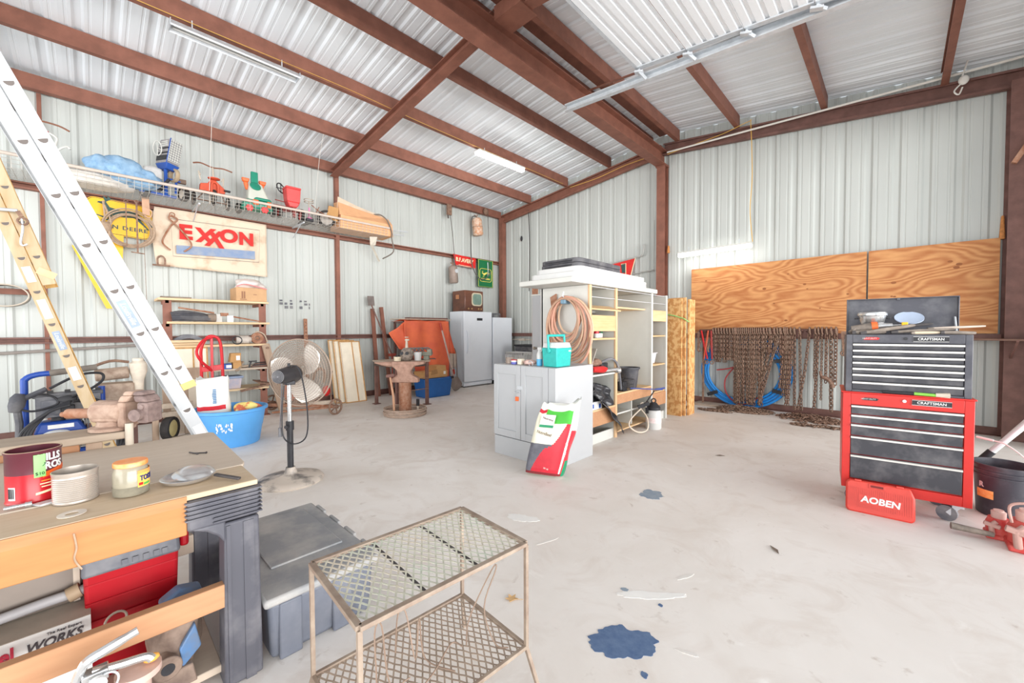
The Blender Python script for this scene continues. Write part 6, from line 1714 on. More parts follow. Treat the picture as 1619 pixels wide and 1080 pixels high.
# things on the unit
for i, (y, h, m2, lab) in enumerate(((0.33, 0.26, FB[1], 'white and red spray can on the upper shelf behind the hose'), (0.43, 0.28, BLACK, 'black and white spray can on the upper shelf behind the hose'), (0.52, 0.27, GREEN, 'white bottle with a green cap band on the upper shelf behind the hose'))):
    t = thing('spray_can', lab, 'bottle', loc=(-2.7 - 0.03 * i, 4.0 + y, 1.276))
    MB().lathe([(0.033, 0), (0.034, 0.01), (0.034, h * 0.75), (0.02, h * 0.85), (0, h * 0.85)], 18).build('body', WHITEP, t)
    MB().lathe([(0.0345, h * 0.2), (0.0345, h * 0.5)], 18, caps=False).build('label', m2, t)
    MB().cyl((0, 0, h * 0.85), (0, 0, h), 0.014, n=12).build('cap', m2 if i else WHITEP, t)
t = thing('power_tool', 'red and black power tool with cords heaped on the lower left shelf', 'tool', loc=(-2.66, 4.3, 0.843), rz=LW)
MB().tube([(-0.2, -0.05, 0.06), (0.0, -0.07, 0.05), (0.1, -0.06, 0.04)], [0.035, 0.045, 0.03], 10).build('red_body', RED, t)
MB().cyl((0.02, -0.07, 0.03), (0.28, -0.12, 0.035), 0.02, n=10).ball((0.3, -0.12, 0.02), 0.04).build('chrome_shaft', CHROME, t)
MB().box(0.05, 0.2, -0.03, 0.06, 0, 0.12).build('black_body', BLACK, t, bevel=0.01)
MB().bar((-0.18, 0.05, 0.06), (-0.04, 0.05, 0.3), 0.012, 0.13, (0, 1, 0)).build('tablet_panel', mat('dull_panel', s2l(170, 164, 156), 0.5), t, smooth=False)
MB().tube(curve_pts([(0.1, 0.0, 0.13), (0.2, -0.08, 0.17), (0.32, -0.1, 0.08), (0.38, -0.1, -0.12), (0.44, -0.08, -0.24)], 6), 0.015, 7).build('cord', GREYP, t)
lump((-0.02, 0.02, 0.13), 0.1, 0.06, 0.05, 44, RUSTY, 'brass_bits', parent=t, amp=0.4, n=14, mm=8)
t = thing('plastic_bag', 'crumpled black plastic bag hanging over the low front rail', 'bag', loc=(-2.6, 4.33, 0.42), rz=LW)


def pbag(u, v):
    x = -0.2 + 0.42 * u + 0.1 * v * u + 0.05 * math.sin(9 * v)
    z = 0.34 - 0.1 * u - (0.25 + 0.36 * u) * v
    y = 0.1 - 0.2 * v - 0.02 * math.sin(13 * u + 5 * v) - 0.02 * math.sin(21 * v)
    return (x, y, z)


MB().grid(pbag, 22, 22).build('film', mat('black_film', s2l(58, 58, 62), 0.25, 0, 0.3, 20), t, solid=0.003, ang=50)
MB().prism([(-0.25, 0.0, 0.05), (0.12, -0.02, 0.08), (0.14, 0.3, 0.3), (-0.25, 0.3, 0.32)], (0, 0, 0.02)).build('black_tray', BLACK, t, smooth=False)
t = thing('carton', 'small white and blue carton on the low front rail beside the black bag', 'box', loc=(-2.64, 4.16, 0.422), rz=LW)
MB().box(-0.1, 0.13, -0.05, 0.1, 0, 0.09).build('carton', PAPER, t, smooth=False)
for q in ((0.06, 0.1, -0.053, -0.05, 0.01, 0.06), (-0.09, -0.05, -0.053, -0.05, 0.02, 0.07)):
    MB().box(*q).build('blue_print', BLUE, t, smooth=False)
t = thing('bucket', 'dusty black bucket on the bench of the white shelving unit', 'bucket', loc=(-2.74, 5.26, 0.562))
MB().lathe([(0.1, 0), (0.105, 0.005), (0.135, 0.26), (0.15, 0.265), (0.15, 0.285), (0.138, 0.285), (0.1, 0.02), (0, 0.02)], 30, caps=False).build('shell', DUSTBLK, t)
MB().lathe([(0, 0), (0.1, 0)], 30, caps=False).build('bottom', DUSTBLK, t)
t = thing('wire_basket', 'small black wire basket beside the black bucket', 'basket', loc=(-2.66, 4.94, 0.562), rz=LW)
b = MB()
for k in range(6):
    b.tube([(-0.1 + 0.05 * k, -0.06, 0), (-0.12 + 0.056 * k, -0.08, 0.13)], 0.003, 4).tube([(-0.1 + 0.05 * k, 0.06, 0), (-0.12 + 0.056 * k, 0.08, 0.15)], 0.003, 4)
for z, e in ((0, 0), (0.07, 0.01), (0.14, 0.02)):
    b.tube([(-0.1 - e, -0.06 - e, z), (0.15 + e, -0.06 - e, z), (0.15 + e, 0.06 + e, z), (-0.1 - e, 0.06 + e, z)], 0.004, 4, True)
b.build('wires', BLACK, t)
MB().box(-0.09, 0.02, -0.05, 0.05, 0, 0.12).build('black_box', BLACK, t, bevel=0.006)
t = thing('plastic_bin', 'pale grey plastic bin on the right bay of the white shelving unit', 'bin', loc=(-2.72, 5.86, 0.862), rz=LW)
MB().taper((-0.12, 0.1, -0.04, 0.16), (-0.15, 0.13, -0.06, 0.18), 0, 0.16).build('bin', mat('pale_grey_plastic', s2l(214, 214, 216), 0.4), t, bevel=0.01)
MB().tube([(-0.155, -0.065, 0.16), (0.135, -0.065, 0.16), (0.135, 0.185, 0.16), (-0.155, 0.185, 0.16)], 0.007, 6, True).build('rim', MATS['pale_grey_plastic'], t)
t = thing('garden_sprayer', 'white pump sprayer with a black cap standing on the floor by the shelving', 'sprayer', loc=(-2.44, 5.4, 0))
MB().lathe([(0.095, 0), (0.105, 0.015), (0.105, 0.2), (0.095, 0.25), (0.06, 0.285), (0, 0.285)], 28).build('tank', WHITEP, t)
MB().lathe([(0.09, 0.262), (0.09, 0.3), (0.055, 0.34), (0.04, 0.36), (0, 0.36)], 24).torus((0, 0, 0.385), 0.03, 0.01, (0.7, -0.7, 0), 14, 6).build('pump_cap', BLACK, t)
MB().lathe([(0.1056, 0.09), (0.1056, 0.16)], 28, caps=False).build('label', mat('pale_pink_print', s2l(232, 206, 206), 0.5, 0, 0, 60, col2=s2l(244, 240, 238)), t)
MB().tube(curve_pts([(-0.04, -0.09, 0.26), (-0.1, -0.12, 0.36), (-0.12, -0.16, 0.3), (0.0, -0.2, 0.18), (0.06, -0.32, 0.05), (0.0, -0.46, 0.03), (-0.06, -0.58, 0.12), (-0.08, -0.5, 0.2), (-0.1, -0.2, 0.28)], 7), 0.01, 7).build('hose', mat('cream_hose', s2l(222, 208, 190), 0.5), t)
MB().tube([(-0.1, -0.12, 0.3), (0.0, 0.02, 0.52)], 0.008, 6).bar((-0.14, -0.18, 0.3), (-0.03, -0.08, 0.36), 0.03, 0.05).bar((-0.02, -0.16, 0.24), (-0.06, -0.08, 0.3), 0.04, 0.03).build('spray_wand', BLACK, t)
tag(MB().tube([(-2.55, 4.93, 0.6), (-2.38, 5.55, 0.53)], 0.008, 6).tube([(-2.42, 5.42, 0.545), (-2.37, 5.6, 0.55)], 0.012, 6).build('blue_rod', mat('blue_rod', s2l(66, 84, 150), 0.5)), 'thin blue rod lying across the bench edge above the white sprayer', 'rod')
# panels of chipboard
OSB = mat('oriented_strand_board', s2l(226, 182, 124), 0.75, 0, 0, 15, col2=s2l(198, 140, 82), stretch=(1, 1, 0.8), detail=2, mixlo=0.44, mixhi=0.56)
for i, (x0, x1, y0, y1, h, lab) in enumerate(((-2.72, -2.46, 6.44, 6.475, 1.87, 'front chipboard panel standing at the right end of the white shelving'), (-2.7, -2.43, 6.52, 6.56, 1.885, 'rear chipboard panel standing at the right end of the white shelving'))):
    t = thing('chipboard_sheet', lab, 'board', loc=((x0 + x1) / 2, y0, 0))
    w_ = (x1 - x0) / 2
    for z0, z1 in ((0, 0.77), (0.773, 1.3), (1.303, h)) if i == 0 else ((0, h),):
        MB().box(-w_, w_, 0, y1 - y0, z0, z1).build('piece', OSB, t, smooth=False)
tag(MB().prism([(-2.43, 6.6, 0), (-2.4, 6.6, 0), (-2.4, 6.6, 1.86), (-2.43, 6.6, 1.86)], (0, 0.25, 0)).build('chipboard_strip', OSB, smooth=False), 'narrow chipboard strip edge on behind the two chipboard panels', 'board')
tag(MB().tube([(-2.73, 6.42, 1.63), (-2.58, 6.42, 1.6), (-2.42, 6.42, 1.55), (-2.41, 6.6, 1.5)], 0.008, 5).build('green_strap', mat('green_strap', s2l(150, 214, 130), 0.5)), 'light green strap round the chipboard panels', 'strap')
# plain door leaning behind, basket
t = thing('spare_door', 'plain pale grey door leaf with a knob standing behind the white shelving', 'door leaf', loc=(-4.4, 5.62, 0))
MB().box(-0.46, 0.46, 0, 0.04, 0, 2.0).build('leaf', CABG, t, smooth=False)
MB().box(-0.48, 0.48, -0.01, 0.05, 2.0, 2.03).build('top_strip', WHITE, t, smooth=False)
MB().cyl((-0.36, 0, 1.05), (-0.36, -0.04, 1.05), 0.014, n=10).ball((-0.36, -0.06, 1.05), 0.03).build('knob', mat('dull_brass_knob', s2l(172, 160, 146), 0.4, 0.5), t)
t = thing('rusty_stud', 'short rusty steel stud behind the left end of the counter tops', 'post', loc=(-4.9, 5.75, 0))
MB().box(-0.05, 0.05, -0.03, 0.03, 0, 2.2).build('stud', RUSTO, t, smooth=False)
t = thing('storage_bin', 'black storage bin with a lid behind the white laundry basket', 'bin', loc=(-6.6, 7.6, 0))
MB().taper((-0.3, 0.3, -0.2, 0.2), (-0.36, 0.36, -0.22, 0.22), 0, 0.98).build('body', DUSTBLK, t, bevel=0.01)
MB().box(-0.38, 0.38, -0.24, 0.24, 0.98, 1.02).build('lid', BLACK, t, bevel=0.008)
t = thing('low_stand', 'low dark wooden stand under the white laundry basket', 'stand', loc=(-6.55, 7.1, 0))
MB().box(-0.3, 0.3, -0.2, 0.2, 0.57, 0.6).build('top', RUSTD, t, smooth=False)
for x, y in ((-0.27, -0.17), (0.27, -0.17), (-0.27, 0.17), (0.27, 0.17)):
    MB().box(x - 0.02, x + 0.02, y - 0.02, y + 0.02, 0, 0.57).build('leg', RUSTD, t, smooth=False)
t = thing('laundry_basket', 'white slatted laundry basket beside the refrigerator', 'basket', loc=(-6.55, 7.1, 0.6))
b = MB().box(-0.28, 0.28, -0.18, 0.18, 0, 0.015)
for z in (0.05, 0.2, 0.23):
    b.box(-0.29, 0.29, -0.19, -0.18, z, z + 0.025).box(-0.29, 0.29, 0.18, 0.19, z, z + 0.025).box(-0.29, -0.28, -0.19, 0.19, z, z + 0.025).box(0.28, 0.29, -0.19, 0.19, z, z + 0.025)
for k in range(12):
    b.box(-0.29 + 0.0505 * k, -0.265 + 0.0505 * k, -0.19, -0.182, 0, 0.25).box(-0.29 + 0.0505 * k, -0.265 + 0.0505 * k, 0.182, 0.19, 0, 0.25)
for k in range(7):
    b.box(0.282, 0.29, -0.19 + 0.06 * k, -0.17 + 0.06 * k, 0, 0.25)
b.build('lattice', WHITEP, t, smooth=False)

# ================================================================== gable wall, right of the ridge column
GY = YG - 0.1
t = thing('pennant_sign', 'red pennant sign with a yellow and black square behind the black lids', 'sign', loc=(-4.28, GY, 2.7))
MB().prism([(-0.29, 0, 0.13), (0.28, 0, 0.19), (0.18, 0, -0.16), (0.0, 0, -0.16)], (0, -0.012, 0)).build('plate', mat('sign_red', s2l(218, 40, 36)), t, smooth=False)
MB().tube([(0.28, -0.013, 0.19), (0.18, -0.013, -0.16)], 0.008, 4).tube([(-0.05, -0.013, 0.09), (0.06, -0.013, 0.1), (0.06, -0.013, -0.14)], 0.008, 4).build('cream_line', CREAM, t)
MB().prism([(-0.05, -0.012, 0.08), (0.05, -0.012, 0.09), (0.05, -0.012, -0.1), (-0.03, -0.012, -0.1)], (0, -0.003, 0)).build('black_square', mat('dark_green_print', s2l(52, 84, 80)), t, smooth=False)
tag(MB().tube(curve_pts([(-4.75, GY, 2.8), (-4.2, GY, 2.87), (-3.9, GY, 2.91), (-3.83, GY, 2.98), (-3.82, GY, 3.15)], 6), 0.018, 8).build('conduit_bend', mat('grey_conduit', s2l(176, 176, 172), 0.4, 0.4)), 'grey conduit bending upward above the red pennant sign', 'pipe')
tag(MB().tube([(-4.1, GY, 2.55), (-3.6, GY, 2.6)], 0.016, 8).tube([(-3.6, GY, 2.55), (-3.6, GY, 3.6)], 0.006, 6).build('conduit_run', MATS['grey_conduit']), 'grey conduit running from the red pennant sign to the ridge column', 'pipe')
tag(MB().tube(curve_pts([(-7.0, GY, 4.5), (-6.96, GY, 3.6), (-6.98, GY, 2.4)], 4), 0.012, 6).build('wall_cable', BWIRE), 'dark cable hanging down the gable wall left of the counter tops', 'wire')
tag(MB().box(-7.3, -7.12, GY - 0.05, GY + 0.0, 1.1, 1.16).box(-7.6, -6.8, GY - 0.02, GY + 0.02, 1.12, 1.14).build('outlet_strip', HUBM, smooth=False), 'small outlet box with conduit on the gable wall near the corner', 'outlet')
for i, (x0, x1) in enumerate(((-2.86, -0.345), (-0.325, 0.92))):
    t = thing('plywood_sheet', ['wide plywood sheet screwed to the gable wall above the chains', 'plywood sheet screwed to the gable wall beside the right column'][i], 'plywood', loc=(x0, GY + 0.005, 1.31))
    MB().box(0, x1 - x0, 0, 0.018, 0, 1.21).build('sheet', PLY, t, smooth=False)
    b = MB()
    rr = random.Random(3 + i)
    for k in range(9):
        b.lathe([(0, 0), (rr.uniform(0.008, 0.02), 0.0), (0, 0.001)], 12, (rr.uniform(0.2, x1 - x0 - 0.2), -0.0005, rr.uniform(0.15, 1.1)), (0, -1, 0), sx=1.6)
    b.build('knots', mat('dark_knot', s2l(150, 92, 54), 0.7), t, smooth=False)

t = thing('chain_rack', 'long rusty steel rail with pegs on the gable wall girt carrying the chains', 'rack', loc=(-1.68, GY, 1.3))
MB().box(-1.01, 1.02, -0.05, 0.0, -0.06, 0.08).build('rail', RUSTD, t, smooth=False)
b = MB()
for k in range(40):
    b.cyl((-0.98 + 0.0505 * k, -0.05, 0.03), (-0.98 + 0.0505 * k, -0.15, 0.055), 0.007, n=6)
b.build('pegs', RUSTD, t)


def link_mesh(L, r, col):
    """one chain link along z, flat in xz, centred"""
    b = MB()
    hw = L * 0.32
    pts = []
    for a in (0, 45, 90, 135, 180):
        pts.append((hw * math.cos(math.radians(a)), 0, L * 0.24 + hw * math.sin(math.radians(a))))
    for a in (180, 225, 270, 315, 360):
        pts.append((hw * math.cos(math.radians(a)), 0, -L * 0.24 + hw * math.sin(math.radians(a))))
    b.tube(pts, r, 4, True)
    return b


def chain_into(b, path, L, r, twist=0.0):
    """links along a polyline"""
    P = [V(p) for p in path]
    seg = [(P[i + 1] - P[i]).length for i in range(len(P) - 1)]
    tot = sum(seg)
    step = L * 0.78
    lk = link_mesh(L, r, None)
    n = int(tot / step)
    for k in range(n):
        d = (k + 0.5) * step
        i = 0
        while i < len(seg) - 1 and d > seg[i]:
            d -= seg[i]
            i += 1
        t_ = (P[i + 1] - P[i]).normalized()
        c = P[i] + t_ * d
        ref = V((0, 1, 0)) if abs(t_.y) < 0.9 else V((1, 0, 0))
        x = t_.cross(ref).normalized()
        y = t_.cross(x)
        a = (PI / 2 if k % 2 else 0) + 0.78 + twist
        xx = x * math.cos(a) + y * math.sin(a)
        yy = t_.cross(xx)
        M_ = Matrix(((xx.x, yy.x, t_.x, c.x), (xx.y, yy.y, t_.y, c.y), (xx.z, yy.z, t_.z, c.z), (0, 0, 0, 1)))
        b.add([M_ @ V(v) for v in lk.v], lk.f)
    return b


CH_Y = GY - 0.12
CHM = [CHAIN, mat('brown_chain_iron', s2l(122, 92, 78), 0.75, 0.2, 0, 30, col2=s2l(156, 128, 110))]
rr = random.Random(77)
GRP = 'rusty chains hanging on the wall rack'
spec = []
ORD = 'first second third fourth fifth sixth seventh eighth ninth tenth eleventh twelfth thirteenth fourteenth'.split()
for k in range(9):      # short chains, left
    spec.append((-2.42 + 0.046 * k, 0.76 + 0.1 * rr.random(), 0.0, 0.05, 0.0072, 'short rusty chain of the left bunch, %s from the left' % ORD[k], 2))
for k in range(14):     # dense bunch reaching the floor
    spec.append((-2.07 + 0.031 * k, 0.07, rr.uniform(-0.06, 0.04), 0.046 + 0.008 * (k % 2), 0.007, 'long rusty chain of the dense bunch reaching the floor, %s from the left' % ORD[k], 1 + k % 2))
for k in range(6):
    spec.append((-1.63 + 0.05 * k, 0.42 if k % 2 else 0.09, -0.06 - 0.05 * k, 0.05, 0.0075, 'rusty chain slanting left across the blue hose, %s of its row' % ORD[k], 1))
for k in range(3):
    spec.append((-1.34 + 0.045 * k, 0.4 - 0.14 * k, -0.05, 0.052, 0.0075, 'rusty chain just right of the blue hose coil, %s from the left' % ORD[k], 2))
for k in range(5):
    spec.append((-1.62 + 0.075 * k, 0.98 - 0.05 * (k % 2), 0.0, 0.05, 0.0072, 'very short chain over the middle of the rack, %s from the left' % ORD[k], 2))
for x, zb_, dx, L, r, lab in ((-1.2, 0.07, 0.02, 0.06, 0.008, 'heavy rusty chain hanging to the floor left of the crossing pair'), (-1.13, 0.07, 0.04, 0.06, 0.008, 'heavy rusty chain of the crossing pair, left strand'), (-1.0, 0.07, -0.14, 0.06, 0.008, 'heavy rusty chain of the crossing pair, right strand'), (-0.93, 0.58, 0, 0.05, 0.007, 'doubled rusty chain ending above the floor right of the crossing pair'), (-0.89, 0.08, -0.04, 0.056, 0.008, 'rusty chain reaching the floor right of the crossing pair'), (-0.845, 0.26, 0.0, 0.036, 0.006, 'dark dense rusty chain ending in a point'), (-0.79, 0.52, 0.0, 0.06, 0.009, 'pale heavy chain beside the grab hook, ending above the floor'), (-0.735, 0.07, 0.02, 0.075, 0.011, 'heaviest chain with a big grab hook in the middle'), (-0.675, 0.48, 0.0, 0.07, 0.01, 'heavy pale chain at the right end of the wall rack')):
    spec.append((x, zb_, dx, L, r, lab, 1))
for i, (x, zb_, dx, L, r, lab, dbl) in enumerate(spec):
    t = thing('hanging_chain', lab, 'chain', loc=(x, CH_Y, 1.345), group=GRP)
    b = MB()
    for s_ in range(dbl):
        o_ = 0.026 * s_
        chain_into(b, [(o_, 0, 0), (o_ + dx * 0.4, -0.005 + 0.02 * rr.random(), -(1.345 - zb_) * 0.5), (o_ + dx, 0.03 * rr.random() - 0.02, -(1.345 - zb_))], L, r, rr.uniform(-0.4, 0.4))
    b.build('links', CHM[i % 2], t, smooth=True, ang=90)
    hookb = MB().tube(curve_pts([(-0.0, 0.06, -0.02), (0.0, 0.04, 0.045), (0.0, -0.02, 0.055), (0.0, -0.03, 0.0), (0.012, -0.02, -0.05)], 4), 0.011, 7)
    hookb.build('hook', CHM[(i + 1) % 2], t)
    if 'heaviest' in lab:
        MB().tube(curve_pts([(-0.12, -0.03, -0.62), (-0.1, -0.03, -0.7), (-0.02, -0.03, -0.74), (0.03, -0.03, -0.82), (0.03, -0.03, -0.86)], 5), [0.018] * 6 + [0.03] * 15, 8).build('grab_hook', CHM[1], t)
for i, (x, dx, m, lab) in enumerate(((-2.62, 0.12, RED, 'red-handled load binder at the left end of the wall rack'), (-2.5, -0.06, mat('orange_red_paint', s2l(196, 88, 60), 0.6, 0, 0.15), 'orange-red load binder crossing under the left end of the wall rack'), (-2.45, 0.03, mat('dull_red_paint', s2l(160, 56, 52), 0.6, 0, 0.15), 'dull red load binder beside the short chains'))):
    t = thing('load_binder', lab, 'binder', loc=(x, CH_Y - 0.03, 1.34))
    MB().tube([(0, 0, 0.02), (dx * 0.5, -0.02, -0.25), (dx, -0.03, -0.5)], [0.014, 0.02, 0.014], 8).build('lever', m, t)
    MB().torus((dx * 0.9, -0.03, -0.56), 0.03, 0.009, (0, 1, 0), 14, 6).tube([(0.02, 0, -0.1), (-0.05, -0.02, -0.3), (-0.03, -0.02, -0.38)], 0.014, 7).build('hooks', RUSTY, t)
for i, x in enumerate((-2.66, -0.6, -0.57)):
    t = thing('chain_hook', ['rusty snatch block hanging at the far left of the wall rack', 'rusty red clamp hook hanging at the right end of the wall rack', 'small rusty chain hook hanging last on the wall rack'][i], 'hook', loc=(x, CH_Y - (0.0 if i else 0.06), 1.34))
    MB().bar((0, 0, 0.0), (0.0 + 0.02 * i, 0, -0.3), 0.03, 0.02, (0, 1, 0)).torus((0.02, 0, -0.33), 0.035, 0.011, (0, 1, 0), 16, 6).build('shank', RUSTY, t)
tag(MB().box(-2.6, -2.57, CH_Y - 0.02, CH_Y, 0.02, 1.2).build('rusty_strap_bar', RUSTY, smooth=False), 'thin rusty bar hanging to the floor at the left of the chains', 'bar')
t = thing('blue_hose_coil', 'large coil of bright blue hose on the wall behind the chains', 'hose', loc=(-1.97, GY + 0.0, 0.62))
BH = mat('bright_blue_hose', s2l(40, 138, 218), 0.4, 0, 0.05)
for k in range(4):
    MB().torus((0.01 * k, -0.02 - 0.012 * (k % 2), 0.005 * k), 0.55 + 0.045 * k, 0.021, (0.02 * k, 1, 0.0), 56, 8, sx=1.04, sy=0.9, ref=(0, 0, 1)).build('loop', BH, t)
for a in (-2.4, -0.5, 0.4):
    MB().bar((0.6 * math.cos(a) - 0.07 * math.cos(a), -0.05, 0.56 * math.sin(a) * 1.0), (0.76 * math.cos(a), -0.05, 0.66 * math.sin(a)), 0.06, 0.05, (0, 1, 0)).build('black_tape', BLACK, t, smooth=False)
t = thing('red_hose_loop', 'thin red hose loop hanging inside the blue hose coil', 'hose', loc=(-1.95, GY - 0.07, 0.42))
MB().tube(curve_pts([(-0.42, 0, 0.22), (-0.25, 0, 0.25), (-0.05, 0, 0.3), (0.2, 0, 0.22), (0.31, 0, 0.0), (0.2, 0, -0.26), (-0.05, 0, -0.36), (-0.25, 0, -0.2), (-0.28, 0, 0.05), (-0.15, 0, 0.27)], 7), 0.012, 7).build('hose', mat('dull_red_hose', s2l(166, 62, 64), 0.5), t)
tag(MB().tube(curve_pts([(-2.86, GY - 0.02, 1.1), (-2.8, GY - 0.03, 0.75), (-2.9, GY - 0.04, 0.5), (-2.88, GY - 0.04, 0.22), (-2.78, GY - 0.04, 0.16), (-2.8, GY - 0.04, 0.26), (-2.88, GY - 0.04, 0.12), (-2.95, GY - 0.05, 0.02)], 6), 0.006, 6).build('black_wire', BWIRE), 'thin black cord with a loop hanging left of the blue hose', 'cord')


def pile(name, label, c, rx, ry, n, L, r, seed, h=0.07):
    rr = random.Random(seed)
    b = MB()
    for s_ in range(n):
        a = rr.uniform(0, 6.28)
        p = V((rx * 0.75 * rr.uniform(-1, 1), ry * 0.7 * rr.uniform(-1, 1), 0.02))
        path = [p.copy()]
        for k in range(7):
            a += rr.uniform(-0.9, 0.9)
            p = p + V((math.cos(a) * rx * 0.22, math.sin(a) * ry * 0.22, 0))
            q = (p.x / rx) ** 2 + (p.y / ry) ** 2
            if q > 1:
                p = V((p.x / math.sqrt(q), p.y / math.sqrt(q), 0))
                a += 2
            hh = 0.012 + h * max(0, 1 - q) * rr.random()
            path.append(V((p.x, p.y, hh)))
        chain_into(b, path, L, r, rr.uniform(0, 1))
    o = b.build(name, CHM[seed % 2], loc=c, ang=90)
    tag(o, label, 'chain pile')
    o['kind'] = 'stuff'
    return o


pile('chain_pile', 'heap of rusty chain on the floor under the dense bunch of chains', (-1.85, 7.62, 0), 0.42, 0.26, 34, 0.042, 0.006, 4)
pile('chain_pile', 'heap of heavy rusty chain on the floor under the right end of the rack', (-0.95, 7.5, 0), 0.42, 0.26, 28, 0.05, 0.007, 5)
pile('chain_pile', 'flat strip of chain on the floor nearest the chipboard panels', (-2.2, 7.25, 0), 0.28, 0.1, 9, 0.042, 0.006, 6, 0.02)
pile('chain_pile', 'dark loose chain on the floor nearest the tool chest', (-0.8, 7.0, 0), 0.3, 0.12, 9, 0.04, 0.006, 8, 0.02)
pile('chain_pile', 'small scatter of chain at the foot of the chipboard panels', (-2.62, 7.2, 0), 0.16, 0.08, 5, 0.04, 0.006, 10, 0.02)
tag(MB().box(-2.7, -2.0, 7.62, 7.94, 0.0, 0.03).build('flat_steel_plate', mat('dusty_plate', s2l(176, 158, 142), 0.7), smooth=False), 'flat dusty plate on the floor against the gable wall by the blue hose', 'plate')

# ================================================================== tool chest and things round it
t = thing('tool_chest', 'red roller tool chest with a black top box and an open lid', 'tool chest', loc=(0.045, 4.13, 0), rz=math.radians(6))
KB = mat('charcoal_enamel', s2l(72, 72, 80), 0.4, 0, 0, 7, col2=s2l(112, 112, 116), mixlo=0.45, mixhi=0.85)
DRW = mat('dusty_black_drawer', s2l(58, 58, 64), 0.45, 0, 0, 6, col2=s2l(108, 106, 108), mixlo=0.45, mixhi=0.8)
SIL = mat('brushed_trim', s2l(214, 212, 206), 0.35, 0.5, 0.05)
b = MB().box(-0.35, 0.35, 0.02, 0.44, 0.13, 0.875)
b.build('cabinet', REDC, t, bevel=0.004)
b = MB()
for q in ((-0.35, -0.302, 0.13, 0.875), (0.302, 0.35, 0.13, 0.875), (-0.302, 0.302, 0.785, 0.875), (-0.302, 0.302, 0.13, 0.2)):
    b.box(q[0], q[1], 0.0, 0.02, q[2], q[3])
b.build('front_frame', REDC, t, bevel=0.003)
MB().box(-0.36, 0.36, -0.005, 0.45, 0.875, 0.886).build('rim', REDC, t, bevel=0.004)


def drawer(z0, z1, x0, x1, off=0.0):
    d_ = MB().box(x0, x1, 0.004 - off, 0.03, z0, z1).build('drawer', DRW, t, bevel=0.003)
    MB().sect([(0, 0), (0.016, 0.004), (0.016, 0.016), (0, 0.018)], (x0, 0.004 - off, z1 - 0.02), (x1, 0.004 - off, z1 - 0.02), (0, 0, 1)).build('handle', SIL, d_, smooth=False)


zs = (0.782, 0.708, 0.634, 0.54, 0.395, 0.205)
for k in range(5):
    drawer(zs[k + 1] + 0.005, zs[k], -0.298, 0.298, 0.006 if k == 4 else 0)
TX = 0.008
MB().box(-0.335, 0.33, 0.03, 0.36, 0.886, 1.33).build('top_box', KB, t, bevel=0.004)
b = MB()
for q in ((-0.335, -0.298, 0.886, 1.33), (0.298, 0.335, 0.886, 1.33), (-0.298, 0.298, 1.265, 1.33), (-0.298, 0.298, 0.886, 0.9)):
    b.box(q[0], q[1], 0.008, 0.03, q[2], q[3])
b.build('top_frame', KB, t, bevel=0.003)
zs = (1.262, 1.215, 1.168, 1.121, 1.074, 1.027, 0.968, 0.902)
for k in range(7):
    drawer(zs[k + 1] + 0.004, zs[k], -0.295, 0.295, -0.008)
lid = MB().box(-0.325, 0.325, 0.36, 0.368, 1.33, 1.62).box(-0.325, -0.318, 0.33, 0.37, 1.33, 1.62).box(0.318, 0.325, 0.33, 0.37, 1.33, 1.62).box(-0.325, 0.325, 0.33, 0.37, 1.613, 1.62).box(-0.02, 0.0, 0.325, 0.335, 1.6, 1.62).build('lid', KB, t, bevel=0.002)
MB().tube([(0.29, 0.2, 1.33), (0.3, 0.32, 1.46)], 0.006, 6).build('lid_stay', GALV, t)
for cx, cz, wx in ((0.14, 0.836, 0.2), (0.13, 1.297, 0.18)):
    yy = -0.003 if cz < 1 else 0.006
    p_ = MB().box(cx - wx / 2, cx + wx / 2, yy - 0.002, yy + 0.002, cz - 0.018, cz + 0.018).build('name_plate', BLACK, t, smooth=False)
    MB().tube([(cx - wx / 2, yy - 0.003, cz - 0.018), (cx + wx / 2, yy - 0.003, cz - 0.018), (cx + wx / 2, yy - 0.003, cz + 0.018), (cx - wx / 2, yy - 0.003, cz + 0.018)], 0.0018, 4, True).build('plate_border', WHITEP, p_)
    text('CRAFTSMAN', 0.026, WHITEP, p_, (cx, yy - 0.0035, cz), bold=0.0005, sx=wx / 0.2 * 1.0)
for cz, yy in ((0.836, -0.003), (1.3, 0.006)):
    p_ = MB().prism([(-0.235, yy, cz - 0.01), (-0.15, yy, cz - 0.01), (-0.14, yy, cz + 0.003), (-0.155, yy, cz + 0.01), (-0.22, yy, cz + 0.01)], (0, -0.001, 0)).build('small_badge', RED if cz > 1 else BLACK, t, smooth=False)
    text('HEAVY DUTY', 0.014, WHITEP, p_, (-0.2, yy - 0.002, cz), shear=0.2)
for cz, yy in ((0.84, -0.002), (1.3, 0.006)):
    MB().cyl((0.0, yy, cz), (0.0, yy - 0.006, cz), 0.011, n=14).build('lock', CHROME if cz < 1 else BLACK, t)
for x, y in ((0.29, 0.06), (-0.29, 0.06), (0.29, 0.38), (-0.29, 0.38)):
    cx_ = -0.05 if x > 0 else 0.02
    c_ = disc(MB(), (x + cx_, y, 0.055), 0.055, 0.03, (0.4, 1, 0)).build('caster', GREYP, t)
    MB().box(x - 0.03, x + 0.03, y - 0.025, y + 0.025, 0.105, 0.13).bar((x, y - 0.02, 0.115), (x + cx_, y - 0.02, 0.055), 0.03, 0.005, (0, 1, 0)).bar((x, y + 0.02, 0.115), (x + cx_, y + 0.02, 0.055), 0.03, 0.005, (0, 1, 0)).build('caster_fork', GALV, c_, smooth=False)


def onchest(x, y, z):
    c_, s_ = math.cos(math.radians(6)), math.sin(math.radians(6))
    return (0.045 + x * c_ - y * s_, 4.13 + x * s_ + y * c_, z)


